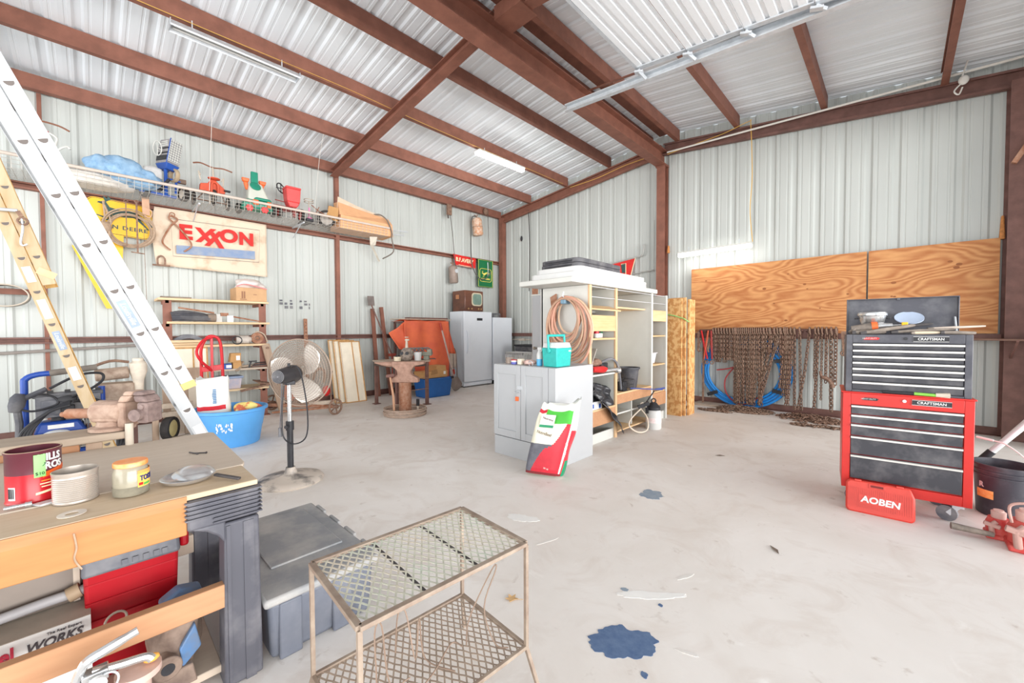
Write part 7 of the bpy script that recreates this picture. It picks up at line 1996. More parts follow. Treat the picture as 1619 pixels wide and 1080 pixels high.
A6 = math.radians(6)
t = thing('cooking_pot', 'shiny steel pot standing in the open top of the tool chest', 'pot', loc=onchest(-0.17, 0.24, 1.405), rz=A6)
MB().lathe([(0.06, 0), (0.072, 0.01), (0.085, 0.07), (0.092, 0.075), (0.092, 0.09), (0.085, 0.09), (0.07, 0.012), (0, 0.012)], 28, caps=False).build('pan', CHROME, t)
MB().lathe([(0, 0), (0.06, 0)], 28, caps=False).build('bottom', CHROME, t)
MB().lathe([(0.09, 0.09), (0.088, 0.1), (0.06, 0.108), (0, 0.11)], 28).build('lid', CHROME, t)
for s_ in (-1, 1):
    MB().bar((s_ * 0.085, 0, 0.055), (s_ * 0.108, 0, 0.05), 0.03, 0.012).build('handle', BLACK, t, bevel=0.003)
t = thing('food_cover', 'round translucent blue-white lid leaning in the open tool chest', 'lid', loc=onchest(0.05, 0.3, 1.39), rz=A6)
MB().lathe([(0, 0), (0.075, 0.0), (0.085, 0.008), (0.085, 0.014), (0.07, 0.01), (0, 0.01)], 30, (0, 0, 0.06), (0, -0.5, 0.75)).build('disc', mat('translucent_blue_plastic', s2l(190, 204, 226), 0.3, 0, 0.04), t)
DT = mat('dusty_tool_grey', s2l(120, 110, 102), 0.6, 0.2, 0, 14, col2=s2l(160, 148, 136))
t = thing('power_drill', 'dusty orange and grey power drill lying in the open tool chest', 'drill', loc=onchest(-0.2, 0.13, 1.333), rz=A6)
MB().tube([(-0.1, 0, 0.035), (0.02, 0, 0.055), (0.06, 0, 0.06)], [0.03, 0.036, 0.03], 10).bar((-0.06, 0.0, 0.04), (-0.1, -0.02, 0.0), 0.04, 0.05).build('body', DT, t)
MB().tube([(0.02, 0, 0.058), (0.055, 0, 0.062)], [0.038, 0.036], 10).bar((0.04, 0, 0.05), (0.06, -0.01, 0.01), 0.03, 0.03).build('orange_shell', ORANGE, t)
MB().cyl((0.06, 0, 0.062), (0.14, 0, 0.066), 0.026, 0.018, 12).cyl((0.14, 0, 0.066), (0.2, 0, 0.07), 0.006, n=8).build('chuck', CHROME, t)
MB().box(0.19, 0.225, -0.012, 0.012, 0.055, 0.09).build('yellow_bit', YELLOW, t, bevel=0.004)
DK = mat('dark_tool_steel', s2l(76, 72, 72), 0.5, 0.3, 0.2, 20)
for i, (p0, p1, r0, m, nm, lab, cat) in enumerate((
        ((-0.22, 0.06, 1.345), (0.06, 0.1, 1.4), 0.016, DT, 'pipe_wrench', 'long grey wrench slanting across the open tool chest', 'wrench'),
        ((0.0, 0.1, 1.39), (0.16, 0.16, 1.41), 0.012, DK, 'pry_bar', 'dark tool handle lying behind the round lid', 'tool'),
        ((0.03, 0.18, 1.35), (0.15, 0.18, 1.362), 0.01, BLUE, 'screwdriver', 'blue-handled screwdriver in the middle of the open tool chest', 'screwdriver'),
        ((-0.04, 0.07, 1.35), (0.26, 0.09, 1.37), 0.012, DT, 'steel_bar', 'dusty steel bar lying along the front of the open tool chest', 'bar'),
        ((0.16, 0.14, 1.375), (0.42, 0.16, 1.39), 0.009, mat('pale_stick', s2l(206, 190, 176), 0.7), 'wooden_stick', 'pale stick poking out over the right side of the tool chest', 'stick'),
        ((0.2, 0.06, 1.345), (0.36, 0.08, 1.342), 0.014, DT, 'hammer', 'dusty hammer at the right front of the open tool chest', 'hammer'),
        ((-0.28, 0.07, 1.345), (-0.1, 0.08, 1.35), 0.018, DT, 'rasp', 'dusty rasp at the left front of the open tool chest', 'rasp'),
        ((0.05, 0.05, 1.342), (0.2, 0.06, 1.345), 0.012, mat('cream_handle', s2l(222, 204, 178), 0.6), 'paint_brush', 'cream-handled brush at the front of the open tool chest', 'brush'))):
    c_ = V(onchest(*p0))
    t = thing(nm, lab, cat, loc=c_)
    d_ = V(onchest(*p1)) - c_
    MB().tube([(0, 0, 0), d_ * 0.4, d_ * 0.95, d_], [r0 * 0.9, r0, r0 * 0.7, r0 * 0.5], 8).build('shaft', m, t)
    MB().bar(d_ * -0.12, d_ * 0.02, r0 * 2.4, r0 * 1.6).build('head', DT if m != DT else DK, t, bevel=0.003)
t = thing('claw_hammer', 'hammer with a green grip lying on the front ledge between the chest boxes', 'hammer', loc=onchest(0.0, 0.004, 0.9), rz=A6)
MB().tube([(-0.12, 0, 0), (0.05, 0, 0)], 0.011, 8).build('grip', BLACK, t)
MB().tube([(0.05, 0, 0), (0.17, 0, -0.003)], 0.011, 8).build('green_grip', mat('lime_green_plastic', s2l(130, 192, 78), 0.5), t)
MB().tube([(0.16, 0, 0), (0.23, 0, 0.0)], [0.014, 0.02], 8).build('head', HUBM, t)
# red case
t = thing('tool_case', 'flat red plastic tool case with white lettering leaning on the tool chest', 'case', loc=(-0.075, 3.95, 0.0), rz=math.radians(4))
Mc = Matrix.Translation((0, 0.0, 0.0)) @ Matrix.Rotation(math.radians(-14), 4, 'X')
RC = mat('red_case_plastic', s2l(206, 64, 52), 0.45, 0, 0.08)
P_ = [(-0.19, 0.02), (-0.17, 0.0), (0.17, 0.0), (0.19, 0.02), (0.19, 0.17), (0.165, 0.235), (-0.165, 0.235), (-0.19, 0.215)]
MB(Mc).prism([(x, 0, z) for x, z in P_], (0, 0.065, 0)).build('shell', RC, t, bevel=0.012)
MB(Mc).box(-0.06, 0.035, -0.004, 0.0, 0.19, 0.222).build('handle_frame', RC, t, bevel=0.003)
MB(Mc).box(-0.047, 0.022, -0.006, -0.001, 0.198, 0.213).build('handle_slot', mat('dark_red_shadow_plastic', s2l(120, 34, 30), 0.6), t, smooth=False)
b = MB(Mc)
for k in range(30):
    b.box(-0.172 + 0.0118 * k, -0.167 + 0.0118 * k, -0.002, 0.001, 0.04, 0.18)
b.build('ribs', RC, t, smooth=False)
MB(Mc).box(-0.115, 0.13, -0.004, 0.0, 0.072, 0.135).build('name_panel', RC, t, smooth=False)
text('AOBEN', 0.062, WHITEP, t, Mc @ V((0.005, -0.006, 0.102)), (1, 0, -0.02), Mc @ V((0, 0, 1)) , bold=0.0022, sx=1.03, shear=0.12)
for x in (-0.12, 0.11):
    MB(Mc).box(x - 0.02, x + 0.02, -0.005, 0.02, 0.226, 0.24).build('latch', RC, t, bevel=0.003)
# black bucket with bail, pole, jacks
t = thing('bucket', 'dusty black five-gallon bucket with a white wire bail beside the tool chest', 'bucket', loc=(0.585, 4.62, 0))
MB().lathe([(0.13, 0), (0.135, 0.005), (0.15, 0.29), (0.158, 0.292), (0.158, 0.3), (0.151, 0.302), (0.153, 0.325), (0.162, 0.327), (0.162, 0.335), (0.154, 0.337), (0.156, 0.365), (0.166, 0.367), (0.166, 0.378), (0.152, 0.378), (0.13, 0.02), (0, 0.02)], 34, caps=False).build('shell', mat('charcoal_bucket', s2l(58, 58, 66), 0.4, 0, 0, 6, col2=s2l(96, 96, 102), mixlo=0.45, mixhi=0.8), t)
MB().lathe([(0, 0), (0.13, 0)], 34, caps=False).build('bottom', BLACK, t)
MB().tube(curve_pts([(0.1, -0.13, 0.33), (0.08, -0.12, 0.45), (0.0, -0.06, 0.53), (-0.06, -0.03, 0.545)], 6), 0.005, 6).cyl((-0.06, -0.03, 0.545), (-0.14, 0.0, 0.555), 0.009, n=8).build('bail', WHITEP, t)
b = MB()
for k in range(8):
    a0, a1 = -2.75 + 0.09 * k, -2.75 + 0.09 * (k + 1)
    b.prism([(0.1435 * math.cos(a0), 0.1435 * math.sin(a0), 0.13), (0.1435 * math.cos(a1), 0.1435 * math.sin(a1), 0.13), (0.146 * math.cos(a1), 0.146 * math.sin(a1), 0.19), (0.146 * math.cos(a0), 0.146 * math.sin(a0), 0.19)], (0.001 * math.cos(a0), 0.001 * math.sin(a0), 0))
b.build('orange_label', mat('orange_yellow_label', s2l(240, 150, 60), 0.5, 0, 0, 20, col2=s2l(250, 210, 140)), t, smooth=False)
text('R', 0.05, WHITEP, t, (0, 0, 0), warp=wrap((0, 0), 0.149, -2.5, 0.225), bold=0.002)
t = thing('aluminium_crutch', 'aluminium pole with a black rubber foot leaning in behind the black bucket', 'pole', loc=(0.53, 4.9, 0.02))
p0, p1 = V((0.0, 0.02, 0.34)), V((0.44, 0.0, 1.0))
MB().tube([p0, p1], 0.022, 12).tube([p0 + V((0.05, 0.04, 0.06)), p1 + V((0.03, 0.06, 0.06))], 0.02, 12).build('tube', ALU, t)
MB().tube([p0 - (p1 - p0) * 0.45, p0 + (p1 - p0) * 0.06], [0.022, 0.027], 12).build('rubber_foot', BLACK, t)
MB().tube([p0 + (p1 - p0) * 0.62, p0 + (p1 - p0) * 0.75], 0.026, 12).build('grip_ring', BLACK, t)
for nm, lab, c, s_, hnd in (('bottle_jack', 'small red bottle jack with a steel handle bar in front of the bucket', (0.5, 4.1, 0), 0.8, True), ('bottle_jack', 'larger faded red bottle jack at the right edge beside the bucket', (0.60, 3.98, 0), 1.12, False)):
    t = thing(nm, lab, 'jack', loc=c)
    JR = mat('faded_jack_red', s2l(192, 58, 56), 0.5, 0, 0, 12, col2=s2l(206, 104, 92))
    MB().box(-0.075 * s_, 0.075 * s_, -0.09 * s_, 0.09 * s_, 0, 0.035 * s_).build('base', JR, t, bevel=0.01)
    MB().lathe([(0.07 * s_, 0.03 * s_), (0.072 * s_, 0.12 * s_), (0.06 * s_, 0.15 * s_), (0.06 * s_, 0.16 * s_), (0, 0.16 * s_)], 24).build('body', JR, t)
    MB().lathe([(0.042 * s_, 0.16 * s_), (0.044 * s_, 0.21 * s_), (0.03 * s_, 0.215 * s_), (0.03 * s_, 0.225 * s_), (0, 0.225 * s_)], 20).build('ram', mat('dusty_pale_red', s2l(206, 170, 160), 0.6), t)
    MB().tube([(-0.04 * s_, -0.085 * s_, 0.03), (-0.05 * s_, -0.1 * s_, 0.12 * s_), (-0.02 * s_, -0.09 * s_, 0.15 * s_)], 0.018 * s_, 8).bar((-0.09 * s_, -0.1 * s_, 0.13 * s_), (0.0, -0.1 * s_, 0.11 * s_), 0.03 * s_, 0.03 * s_).build('pump', mat('dusty_pink_iron', s2l(190, 150, 140), 0.6, 0.1), t, bevel=0.004)
    if hnd:
        MB().tube([(-0.03, -0.1, 0.04), (-0.22, -0.13, 0.05)], [0.016, 0.022], 10).build('handle_bar', DT, t)
    else:
        MB().tube(curve_pts([(-0.06 * s_, -0.05, 0.15 * s_), (-0.07 * s_, -0.06, 0.24 * s_), (-0.02, -0.06, 0.27 * s_), (0.05, -0.05, 0.26 * s_)], 5), 0.008, 6).build('carry_handle', MATS['dusty_pink_iron'], t)
# small shelf by the right column
t = thing('wall_shelf', 'small brown steel shelf plate fixed to the right column', 'shelf', loc=(0.9, 7.45, 1.23))
MB().prism([(-0.3, 0.2, 0), (0.32, -0.25, 0), (0.34, 0.42, 0), (-0.28, 0.45, 0)], (0, 0, 0.02)).build('plate', mat('brown_plate', s2l(128, 100, 88), 0.6), t, smooth=False)
MB().bar((0.1, 0.35, -0.25), (0.1, -0.1, 0.0), 0.02, 0.02).bar((0.1, 0.4, -0.3), (0.1, 0.4, 0.0), 0.03, 0.02).build('bracket', RUSTD, t, smooth=False)

# ================================================================== foreground: workbench
t = thing('workbench', 'plywood workbench on grey plastic legs with lumber rails in the left foreground', 'workbench', loc=(-1.84, 0.0, 0))
KP = mat('grey_moulded_plastic', s2l(84, 84, 92), 0.5, 0, 0, 7, col2=s2l(122, 120, 124), mixlo=0.45, mixhi=0.8)
MB().box(-0.006, 0.0015, -1.3, 0.226, 0.742, 0.776).build('edge_strip', wood('layered_ply_edge', s2l(196, 146, 98), s2l(166, 112, 70), axis='Y'), t, smooth=False)
b = MB().prism([(-1.07, -1.3, 0), (-0.255, -1.3, 0), (-0.255, 0.455, 0), (-0.3, 0.47, 0), (-1.05, 0.485, 0), (-1.07, 0.47, 0)], (0, 0, 0.02))
b.build('top_board', OLDWX, t, bevel=0.003, loc=(0, 0, 0.76))
MB().box(-0.25, -0.005, -1.3, 0.45, 0.758, 0.778).build('front_board', wood('dusty_pine_top', s2l(206, 186, 160), s2l(186, 160, 128), axis='Y', freq=6), t, bevel=0.003)
MB().box(-0.04, 0.0, -1.3, 0.225, 0.635, 0.757).build('front_rail', BEAMW, t, bevel=0.004)
MB().box(-0.95, -0.91, -1.3, 0.43, 0.635, 0.757).build('rear_rail', BEAMW2, t, bevel=0.004)
MB().box(-0.04, 0.0, -1.3, 0.335, 0.315, 0.405).build('lower_front_rail', BEAMW2, t, bevel=0.004)
MB().box(-0.74, -0.7, -1.3, 0.335, 0.26, 0.35).build('lower_rear_rail', OLDWX, t, bevel=0.004)
MB().box(-0.62, -0.06, -1.3, 0.33, 0.03, 0.06).build('bottom_shelf', OLDWX, t, bevel=0.004)
for x0, sg in ((0.006, 1), (-0.72, -1)):
    lg = MB().taper((x0 - 0.1, x0, 0.325, 0.455), (x0 - 0.1, x0, 0.335, 0.45), 0.0, 0.64)
    lg.box(x0 - 0.1, x0, 0.225, 0.452, 0.645, 0.755)
    lg.prism([(x0 - 0.1, 0.225, 0.65), (x0 - 0.1, 0.34, 0.65), (x0 - 0.1, 0.34, 0.56), (x0 - 0.1, 0.315, 0.6), (x0 - 0.1, 0.28, 0.628)], (0.1, 0, 0))
    lo = lg.build('leg', KP, t, bevel=0.008)
    for k in range(7):
        MB().box(x0 - 0.1, x0 + 0.012, 0.218 if k < 5 else 0.3, 0.46, 0.655 + 0.0155 * (6 - k), 0.661 + 0.0155 * (6 - k)).build('rib', KP, lo, bevel=0.002)
    MB().box(x0 - 0.001, x0 + 0.006, 0.34, 0.352, 0.0, 0.63).build('rib', KP, lo, smooth=False)
    MB().box(x0 - 0.001, x0 + 0.004, 0.395, 0.43, 0.0, 0.63).build('rib', KP, lo, smooth=False)
MB().tube(curve_pts([(0.003, -0.05, 0.745), (0.006, -0.045, 0.7), (0.004, -0.05, 0.665), (0.012, -0.035, 0.63)], 5), 0.0025, 5).build('hanging_twine', ROPE, t)
tag(MB().lathe([(0.016, 0), (0.034, 0), (0.034, 0.002), (0.016, 0.002), (0.016, 0)], 26, caps=False).build('flat_washer', mat('pale_washer', s2l(214, 202, 188), 0.6), loc=(-1.93, -0.055, 0.779)), 'flat pale washer lying on the front board of the workbench', 'washer')

# things on the bench
CAN = mat('can_red_print', s2l(196, 26, 38), 0.3, 0, 0.08)
MAR = mat('can_maroon_print', s2l(92, 44, 54), 0.3, 0, 0.1)
t = thing('coffee_can', 'large red and maroon coffee can with a green price tag on the workbench', 'can', loc=(-2.21, -0.15, 0.78))
r_ = 0.067
MB().lathe([(r_, 0), (r_ + 0.002, 0.004), (r_, 0.008), (r_, 0.1)], 36, caps=False).build('red_band', CAN, t)
MB().lathe([(r_, 0.1), (r_, 0.17), (r_ + 0.0025, 0.173), (r_ + 0.0025, 0.178), (r_ - 0.003, 0.178), (r_ - 0.003, 0.02), (0, 0.02)], 36, caps=False).build('maroon_band', MAR, t)
MB().torus((0, 0, 0.177), r_, 0.0025, (0, 0, 1), 36, 6).build('rim', mat('tan_tin_rim', s2l(186, 160, 130), 0.4, 0.5), t)


def patch(parent, name, m, rad, a0, a1, z0, z1, slope=0.0, n=8):
    b = MB()
    q = []
    for i in range(n + 1):
        a = a0 + (a1 - a0) * i / n
        dz = slope * (i / n)
        q += [(rad * math.cos(a), rad * math.sin(a), z0 + dz), (rad * math.cos(a), rad * math.sin(a), z1 + dz)]
    b.add(q, [(2 * i, 2 * i + 2, 2 * i + 3, 2 * i + 1) for i in range(n)])
    return b.build(name, m, parent)


patch(t, 'orange_stripe', mat('can_orange', s2l(232, 100, 40), 0.4), r_ + 0.001, 0.35, 1.6, 0.082, 0.1, 0.018)
tg = patch(t, 'price_tag', mat('green_tag', s2l(140, 216, 120), 0.6), r_ + 0.004, 0.06, 0.45, 0.088, 0.166)
patch(t, 'barcode', PAPER, r_ + 0.001, -0.95, -0.62, 0.018, 0.062)
b = MB()
for k in range(7):
    a = -0.93 + 0.043 * k
    b.box((r_ + 0.0015) * math.cos(a) - 0.0004, (r_ + 0.0015) * math.cos(a) + 0.0006, (r_ + 0.0015) * math.sin(a) - 0.0007, (r_ + 0.0015) * math.sin(a) + 0.0007, 0.024, 0.058)
b.build('barcode_lines', INK, t, smooth=False)
text('HILLS', 0.034, WHITEP, t, (0, 0, 0), warp=wrap((0, 0), r_ + 0.0015, 0.66, 0.152), bold=0.0012, sx=0.8)
text('BROS', 0.034, WHITEP, t, (0, 0, 0), warp=wrap((0, 0), r_ + 0.0015, 0.70, 0.122), bold=0.0012, sx=0.85)
text('$10', 0.0145, INK, tg, (0, 0, 0), warp=wrap((0, 0), r_ + 0.005, 0.25, 0.1))
lump_ = MB().prism([(r_ + 0.002, 0.013, 0.126), (r_ - 0.001, 0.026, 0.124), (r_ - 0.004, 0.034, 0.134), (r_ - 0.001, 0.024, 0.14)], (0.0005, 0, 0)).build('ink_scribble', mat('tag_ink', s2l(60, 84, 60), 0.6), tg, smooth=False)
for k, (z, a0, a1) in enumerate(((0.07, 0.3, 0.9), (0.06, 0.25, 0.95), (0.05, 0.3, 0.9))):
    patch(t, 'small_print', mat('can_yellow_print', s2l(236, 150, 60), 0.4) if k == 0 else CREAM, r_ + 0.001, a0, a1, z, z + 0.004)
patch(t, 'can_slogan', CREAM, r_ + 0.001, 0.1, 0.75, 0.026, 0.034, 0.006)
t = thing('ribbed_tin', 'open ribbed silver tin beside the coffee can on the workbench', 'tin', loc=(-2.085, -0.048, 0.78))
pr = [(0.056, 0.0)]
for k in range(13):
    pr += [(0.0575, 0.006 + 0.0066 * k), (0.0555, 0.0093 + 0.0066 * k)]
pr += [(0.0575, 0.095), (0.059, 0.107), (0.0565, 0.108), (0.055, 0.09), (0.055, 0.006), (0, 0.006)]
MB().lathe(pr, 40, caps=False).build('tin', mat('ribbed_tin_metal', s2l(190, 180, 170), 0.35, 0.5, 0.08), t, ang=60)
t = thing('salsa_jar', 'glass jar with an orange lid and yellow label on the workbench', 'jar', loc=(-2.015, 0.09, 0.78))
MB().lathe([(0, 0.002), (0.042, 0), (0.049, 0.008), (0.05, 0.03), (0.049, 0.085), (0.044, 0.1), (0.041, 0.108), (0, 0.108)], 36).build('glass', mat('dusty_jar_glass', s2l(168, 160, 140), 0.15, 0, 0, 8, col2=s2l(134, 128, 112)), t)
MB().lathe([(0.0495, 0.004), (0.0506, 0.02), (0.0506, 0.035)], 36, caps=False).build('sand_fill', mat('grey_grit', s2l(122, 116, 100), 0.8, 0, 0.15, 30), t)
MB().lathe([(0.046, 0.104), (0.048, 0.106), (0.048, 0.118), (0.046, 0.121), (0, 0.121)], 36).build('lid', mat('orange_jar_lid', s2l(240, 140, 62), 0.4, 0, 0, 12, col2=s2l(240, 186, 140)), t)
lb = patch(t, 'label', mat('jar_yellow_label', s2l(244, 196, 92), 0.5), 0.0512, 0.3, 2.2, 0.03, 0.088)
patch(lb, 'label_top', mat('jar_orange_band', s2l(244, 160, 90), 0.5), 0.0515, 0.3, 2.2, 0.078, 0.09)
text('TOSTITOS', 0.026, mat('navy_print', s2l(44, 52, 110), 0.5), lb, (0, 0, 0), warp=wrap((0, 0), 0.0518, 1.27, 0.06), bold=0.001, sx=0.72)
patch(lb, 'tomato_print', RED, 0.0516, 0.36, 0.62, 0.036, 0.046)
patch(lb, 'leaf_print', mat('leaf_green', s2l(90, 170, 80), 0.5), 0.0516, 0.66, 1.2, 0.034, 0.042)
t = thing('hub_cap', 'shiny dished metal plate under a smaller one on the workbench', 'plate', loc=(-2.02, 0.255, 0.78))
MB().lathe([(0.05, 0), (0.078, 0.008), (0.088, 0.022), (0.084, 0.024), (0.07, 0.012), (0, 0.01)], 36).build('dish', CHROME, t)
t = thing('pan_lid', 'smaller polished metal lid with a dark handle resting on the dished plate', 'lid', loc=(-2.01, 0.27, 0.806))
MB(Matrix.Rotation(0.12, 4, 'Y')).lathe([(0.066, 0), (0.068, 0.004), (0.055, 0.016), (0.03, 0.02), (0, 0.021)], 34).build('dome', CHROME, t)
MB().bar((0.05, 0.06, -0.006), (0.14, 0.125, -0.017), 0.016, 0.01).build('handle', DK, t, bevel=0.003)
t = thing('spark_plug', 'small white spark plug and foil scrap in front of the coffee can', 'spark plug', loc=(-2.11, -0.19, 0.79))
MB().cyl((0, -0.02, 0), (0, 0.025, 0), 0.007, n=10).cyl((0, 0.025, 0), (0, 0.04, 0), 0.01, n=10).build('plug', CHROME, t)
MB().prism([(0.0, 0.04, -0.008), (0.03, 0.06, -0.008), (0.0, 0.13, -0.008), (-0.02, 0.12, -0.006)], (0, 0, 0.006)).build('foil', GALV, t, smooth=False)
for i, (x, y, a) in enumerate(((-2.45, 0.33, 0.4), (-2.43, 0.35, 0.9))):
    o = MB().cyl((-0.03, 0, 0), (0.03, 0, 0), 0.003, n=6).cyl((0.03, 0, 0), (0.033, 0, 0), 0.006, n=8).build('loose_bolt', DK, loc=(x, y, 0.784))
    o.rotation_euler = (0, 0, a)
    tag(o, ['small dark bolt on the back of the bench top, nearer the vise', 'small dark bolt on the back of the bench top, nearer the blue tub'][i], 'bolt')

# things under the bench
t = thing('tool_box', 'red plastic tool bin with a black lid under the workbench', 'tool box', loc=(-2.4, 0.1, 0.062))
MB().taper((-0.1, 0.26, -0.13, 0.115), (-0.12, 0.295, -0.14, 0.13), 0.0, 0.44).build('body', REDD, t, bevel=0.012)
for z in (0.1, 0.17, 0.24, 0.31, 0.38):
    MB().box(-0.11, 0.285 + 0.02 * z, -0.135, 0.122, z, z + 0.006).build('moulded_rib', REDD, t, smooth=False)
MB().taper((-0.125, 0.305, -0.145, 0.135), (-0.12, 0.29, -0.14, 0.13), 0.415, 0.53).build('lid', GREYP, t, bevel=0.012)
for y in (-0.03, 0.0, 0.03, 0.06, 0.085):
    MB().box(0.296, 0.308, y - 0.008, y + 0.008, 0.43, 0.45).build('lid_tooth', GREYP, t, smooth=False)
MB().box(0.1, 0.28, 0.135, 0.165, 0.42, 0.52).build('side_latch', REDD, t, bevel=0.01)
t = thing('product_carton', 'white carton with grey and red ReelWORKS print under the workbench', 'box', loc=(-2.24, -0.4, 0.062))
MB().box(-0.2, 0.17, -0.6, 0.378, 0.0, 0.298).build('carton', PAPER, t, smooth=False)
MB().box(-0.198, 0.169, -0.6, 0.377, 0.298, 0.3).build('dusty_top', mat('dusty_carton_top', s2l(178, 166, 152), 0.8, 0, 0.1, 8), t, smooth=False)
GRYP = mat('dark_grey_print', s2l(84, 78, 82), 0.6)
text('WORKS', 0.042, GRYP, t, (0.172, 0.29, 0.253), (0, 1, 0), (0, 0, 1), shear=0.3, bold=0.0012, sx=0.86)
text('reel', 0.058, mat('carton_red_print', s2l(204, 50, 76), 0.6), t, (0.172, 0.168, 0.257), (0, 1, 0), (0, 0, 1), bold=0.0018, sx=0.8)
text('The Reel Expert', 0.013, GRYP, t, (0.172, 0.315, 0.283), (0, 1, 0), (0, 0, 1), sx=0.95)
MB().prism([(0.1715, 0.27, 0.222), (0.1715, 0.366, 0.236), (0.1715, 0.364, 0.224)], (0.0008, 0, 0)).build('red_swoosh', MATS['carton_red_print'], t, smooth=False)
t = thing('steel_case', 'dusty dark grey metal case standing on the white carton', 'case', loc=(-2.3, -0.4, 0.364))
MB().box(-0.11, 0.1, -0.6, 0.36, 0.0, 0.24).build('case', mat('dusty_dark_case', s2l(126, 116, 108), 0.6, 0, 0.08, 5), t, bevel=0.015)
MB().box(0.1, 0.104, 0.335, 0.352, 0.005, 0.235).build('edge_strip', HUBM, t, smooth=False)
t = thing('conduit_elbow', 'grey pipe with a bent elbow lying on the white carton', 'pipe', loc=(-2.0, 0, 0))
cp = [(-2.16,-0.421,0.391), (-2.16,-0.149,0.414), (-2.16,-0.066,0.417), (-2.16,-0.03,0.424), (-2.16,-0.009,0.462)]
MB().tube(curve_pts([V(p_) - V((-2.0, 0, 0)) for p_ in cp], 5), 0.017, 12).build('pipe', mat('dusty_pvc_pipe', s2l(150, 148, 150), 0.5, 0, 0.08), t)
p_ = V(cp[2]) - V((-2.0, 0, 0))
q_ = V(cp[4]) - V((-2.0, 0, 0))
MB().tube([p_ - V((0, 0.012, 0.004)), p_ + V((0, 0.02, 0.006))], 0.026, 12).tube([q_ - V((0, 0.006, 0.012)), q_ + V((0, 0.01, 0.016))], 0.026, 12).build('collar', mat('tan_pipe_end', s2l(150, 130, 106), 0.6), t)
t = thing('pump_casting', 'blue and brown cast pump body on the lower shelf of the workbench', 'pump', loc=(-2.0, 0.2, 0.062))
CST = mat('brown_casting', s2l(150, 130, 116), 0.7, 0.2, 0, 14, col2=s2l(112, 94, 84), bump=0.1)
CBL = mat('worn_blue_casting', s2l(92, 130, 176), 0.6, 0, 0, 12, col2=s2l(120, 124, 130))
lump((0, 0, 0.14), 0.09, 0.08, 0.14, 51, CST, 'body', parent=t, amp=0.15)
MB().cyl((0.04, -0.03, 0.1), (0.13, -0.035, 0.1), 0.032, n=16).cyl((0.12, -0.035, 0.1), (0.135, -0.035, 0.1), 0.042, n=16).taper((0.0, 0.12, -0.1, 0.05), (0.02, 0.1, -0.06, 0.04), 0.0, 0.06).build('flange', CST, t, bevel=0.004)
MB().cyl((0.12, -0.035, 0.1), (0.137, -0.035, 0.1), 0.02, n=14).build('bore', BLACK, t)
MB().prism([(0.06, 0.01, 0.05), (0.09, 0.0, 0.14), (0.06, 0.05, 0.2), (0.05, 0.07, 0.1)], (0.03, 0, 0)).build('blue_rib', CBL, t, bevel=0.006)
MB(Matrix.Translation((-0.02, 0.01, 0.27)) @ Matrix.Rotation(-0.35, 4, 'X')).prism([(0.0, -0.06, 0), (0.0, -0.02, 0.05), (0, 0.05, 0.06), (0, 0.07, 0.03), (0, 0.03, -0.01), (0, -0.05, -0.02)], (0.06, 0, 0)).build('blue_cover', CBL, t, bevel=0.01)
tag(MB().cyl((-2.05, 0.03, 0.335), (-2.0, 0.05, 0.36), 0.0, n=6).torus((-2.02, 0.04, 0.33), 0.03, 0.004, (1, 0.3, 0), 18, 6).build('pull_ring', HUBM), 'thin metal ring standing in front of the red tool bin', 'ring')
o = MB()
chain_into(o, [(-1.9, 0.22, 0.315), (-1.9, 0.28, 0.31), (-1.905, 0.34, 0.305)], 0.03, 0.004)
tag(o.build('short_chain', DK), 'short dark chain behind the lower front rail by the plastic leg', 'chain')

# extinguisher head at the bottom of the picture
t = thing('fire_extinguisher', 'fire extinguisher with chrome squeeze levers in front of the lower bench rail', 'extinguisher', loc=(-1.66, -0.02, 0))
MB().lathe([(0.055, 0), (0.06, 0.01), (0.06, 0.26), (0.045, 0.31), (0.02, 0.33), (0, 0.33)], 28).build('cylinder', mat('dull_silver_cylinder', s2l(176, 170, 164), 0.4, 0.4, 0.1), t)
MB().cyl((0, 0, 0.32), (0, 0, 0.385), 0.022, n=16).box(-0.02, 0.02, -0.02, 0.035, 0.365, 0.395).cyl((0, -0.02, 0.375), (0, -0.1, 0.35), 0.016, n=10).build('valve', CHROME, t, bevel=0.003)
MB().tube(curve_pts([(0, -0.03, 0.385), (0, -0.01, 0.425), (0, 0.03, 0.44), (0, 0.1, 0.46)], 5), [0.012] * 5 + [0.014] * 8 + [0.012] * 3, 8).build('upper_lever', CHROME, t)
MB().tube(curve_pts([(0, 0.0, 0.39), (0, 0.06, 0.378), (0, 0.115, 0.368), (0.005, 0.13, 0.355)], 5), 0.012, 8).build('lower_lever', CHROME, t)
MB().torus((0.03, 0.03, 0.36), 0.025, 0.003, (1, 0.2, 0.2), 22, 6).cyl((-0.02, 0.02, 0.385), (0.03, 0.02, 0.383), 0.003, n=6).build('pull_pin', GALV, t)
MB().cyl((0.035, 0.01, 0.375), (0.05, 0.012, 0.375), 0.02, n=16).build('gauge', PAPER, t)
t = thing('rubber_disc', 'dusty pinkish disc with an orange knob behind the extinguisher levers', 'disc', loc=(-1.69, 0.08, 0.0))
MB().lathe([(0.03, 0.0), (0.03, 0.3), (0.055, 0.305), (0.055, 0.325), (0, 0.33)], 26).build('disc', mat('dusty_pink_plastic', s2l(206, 176, 164), 0.6), t)
lump((0.01, 0.03, 0.345), 0.014, 0.02, 0.012, 3, mat('orange_knob', s2l(238, 172, 80), 0.5), 'knob', parent=t, amp=0.05, n=14, mm=8)

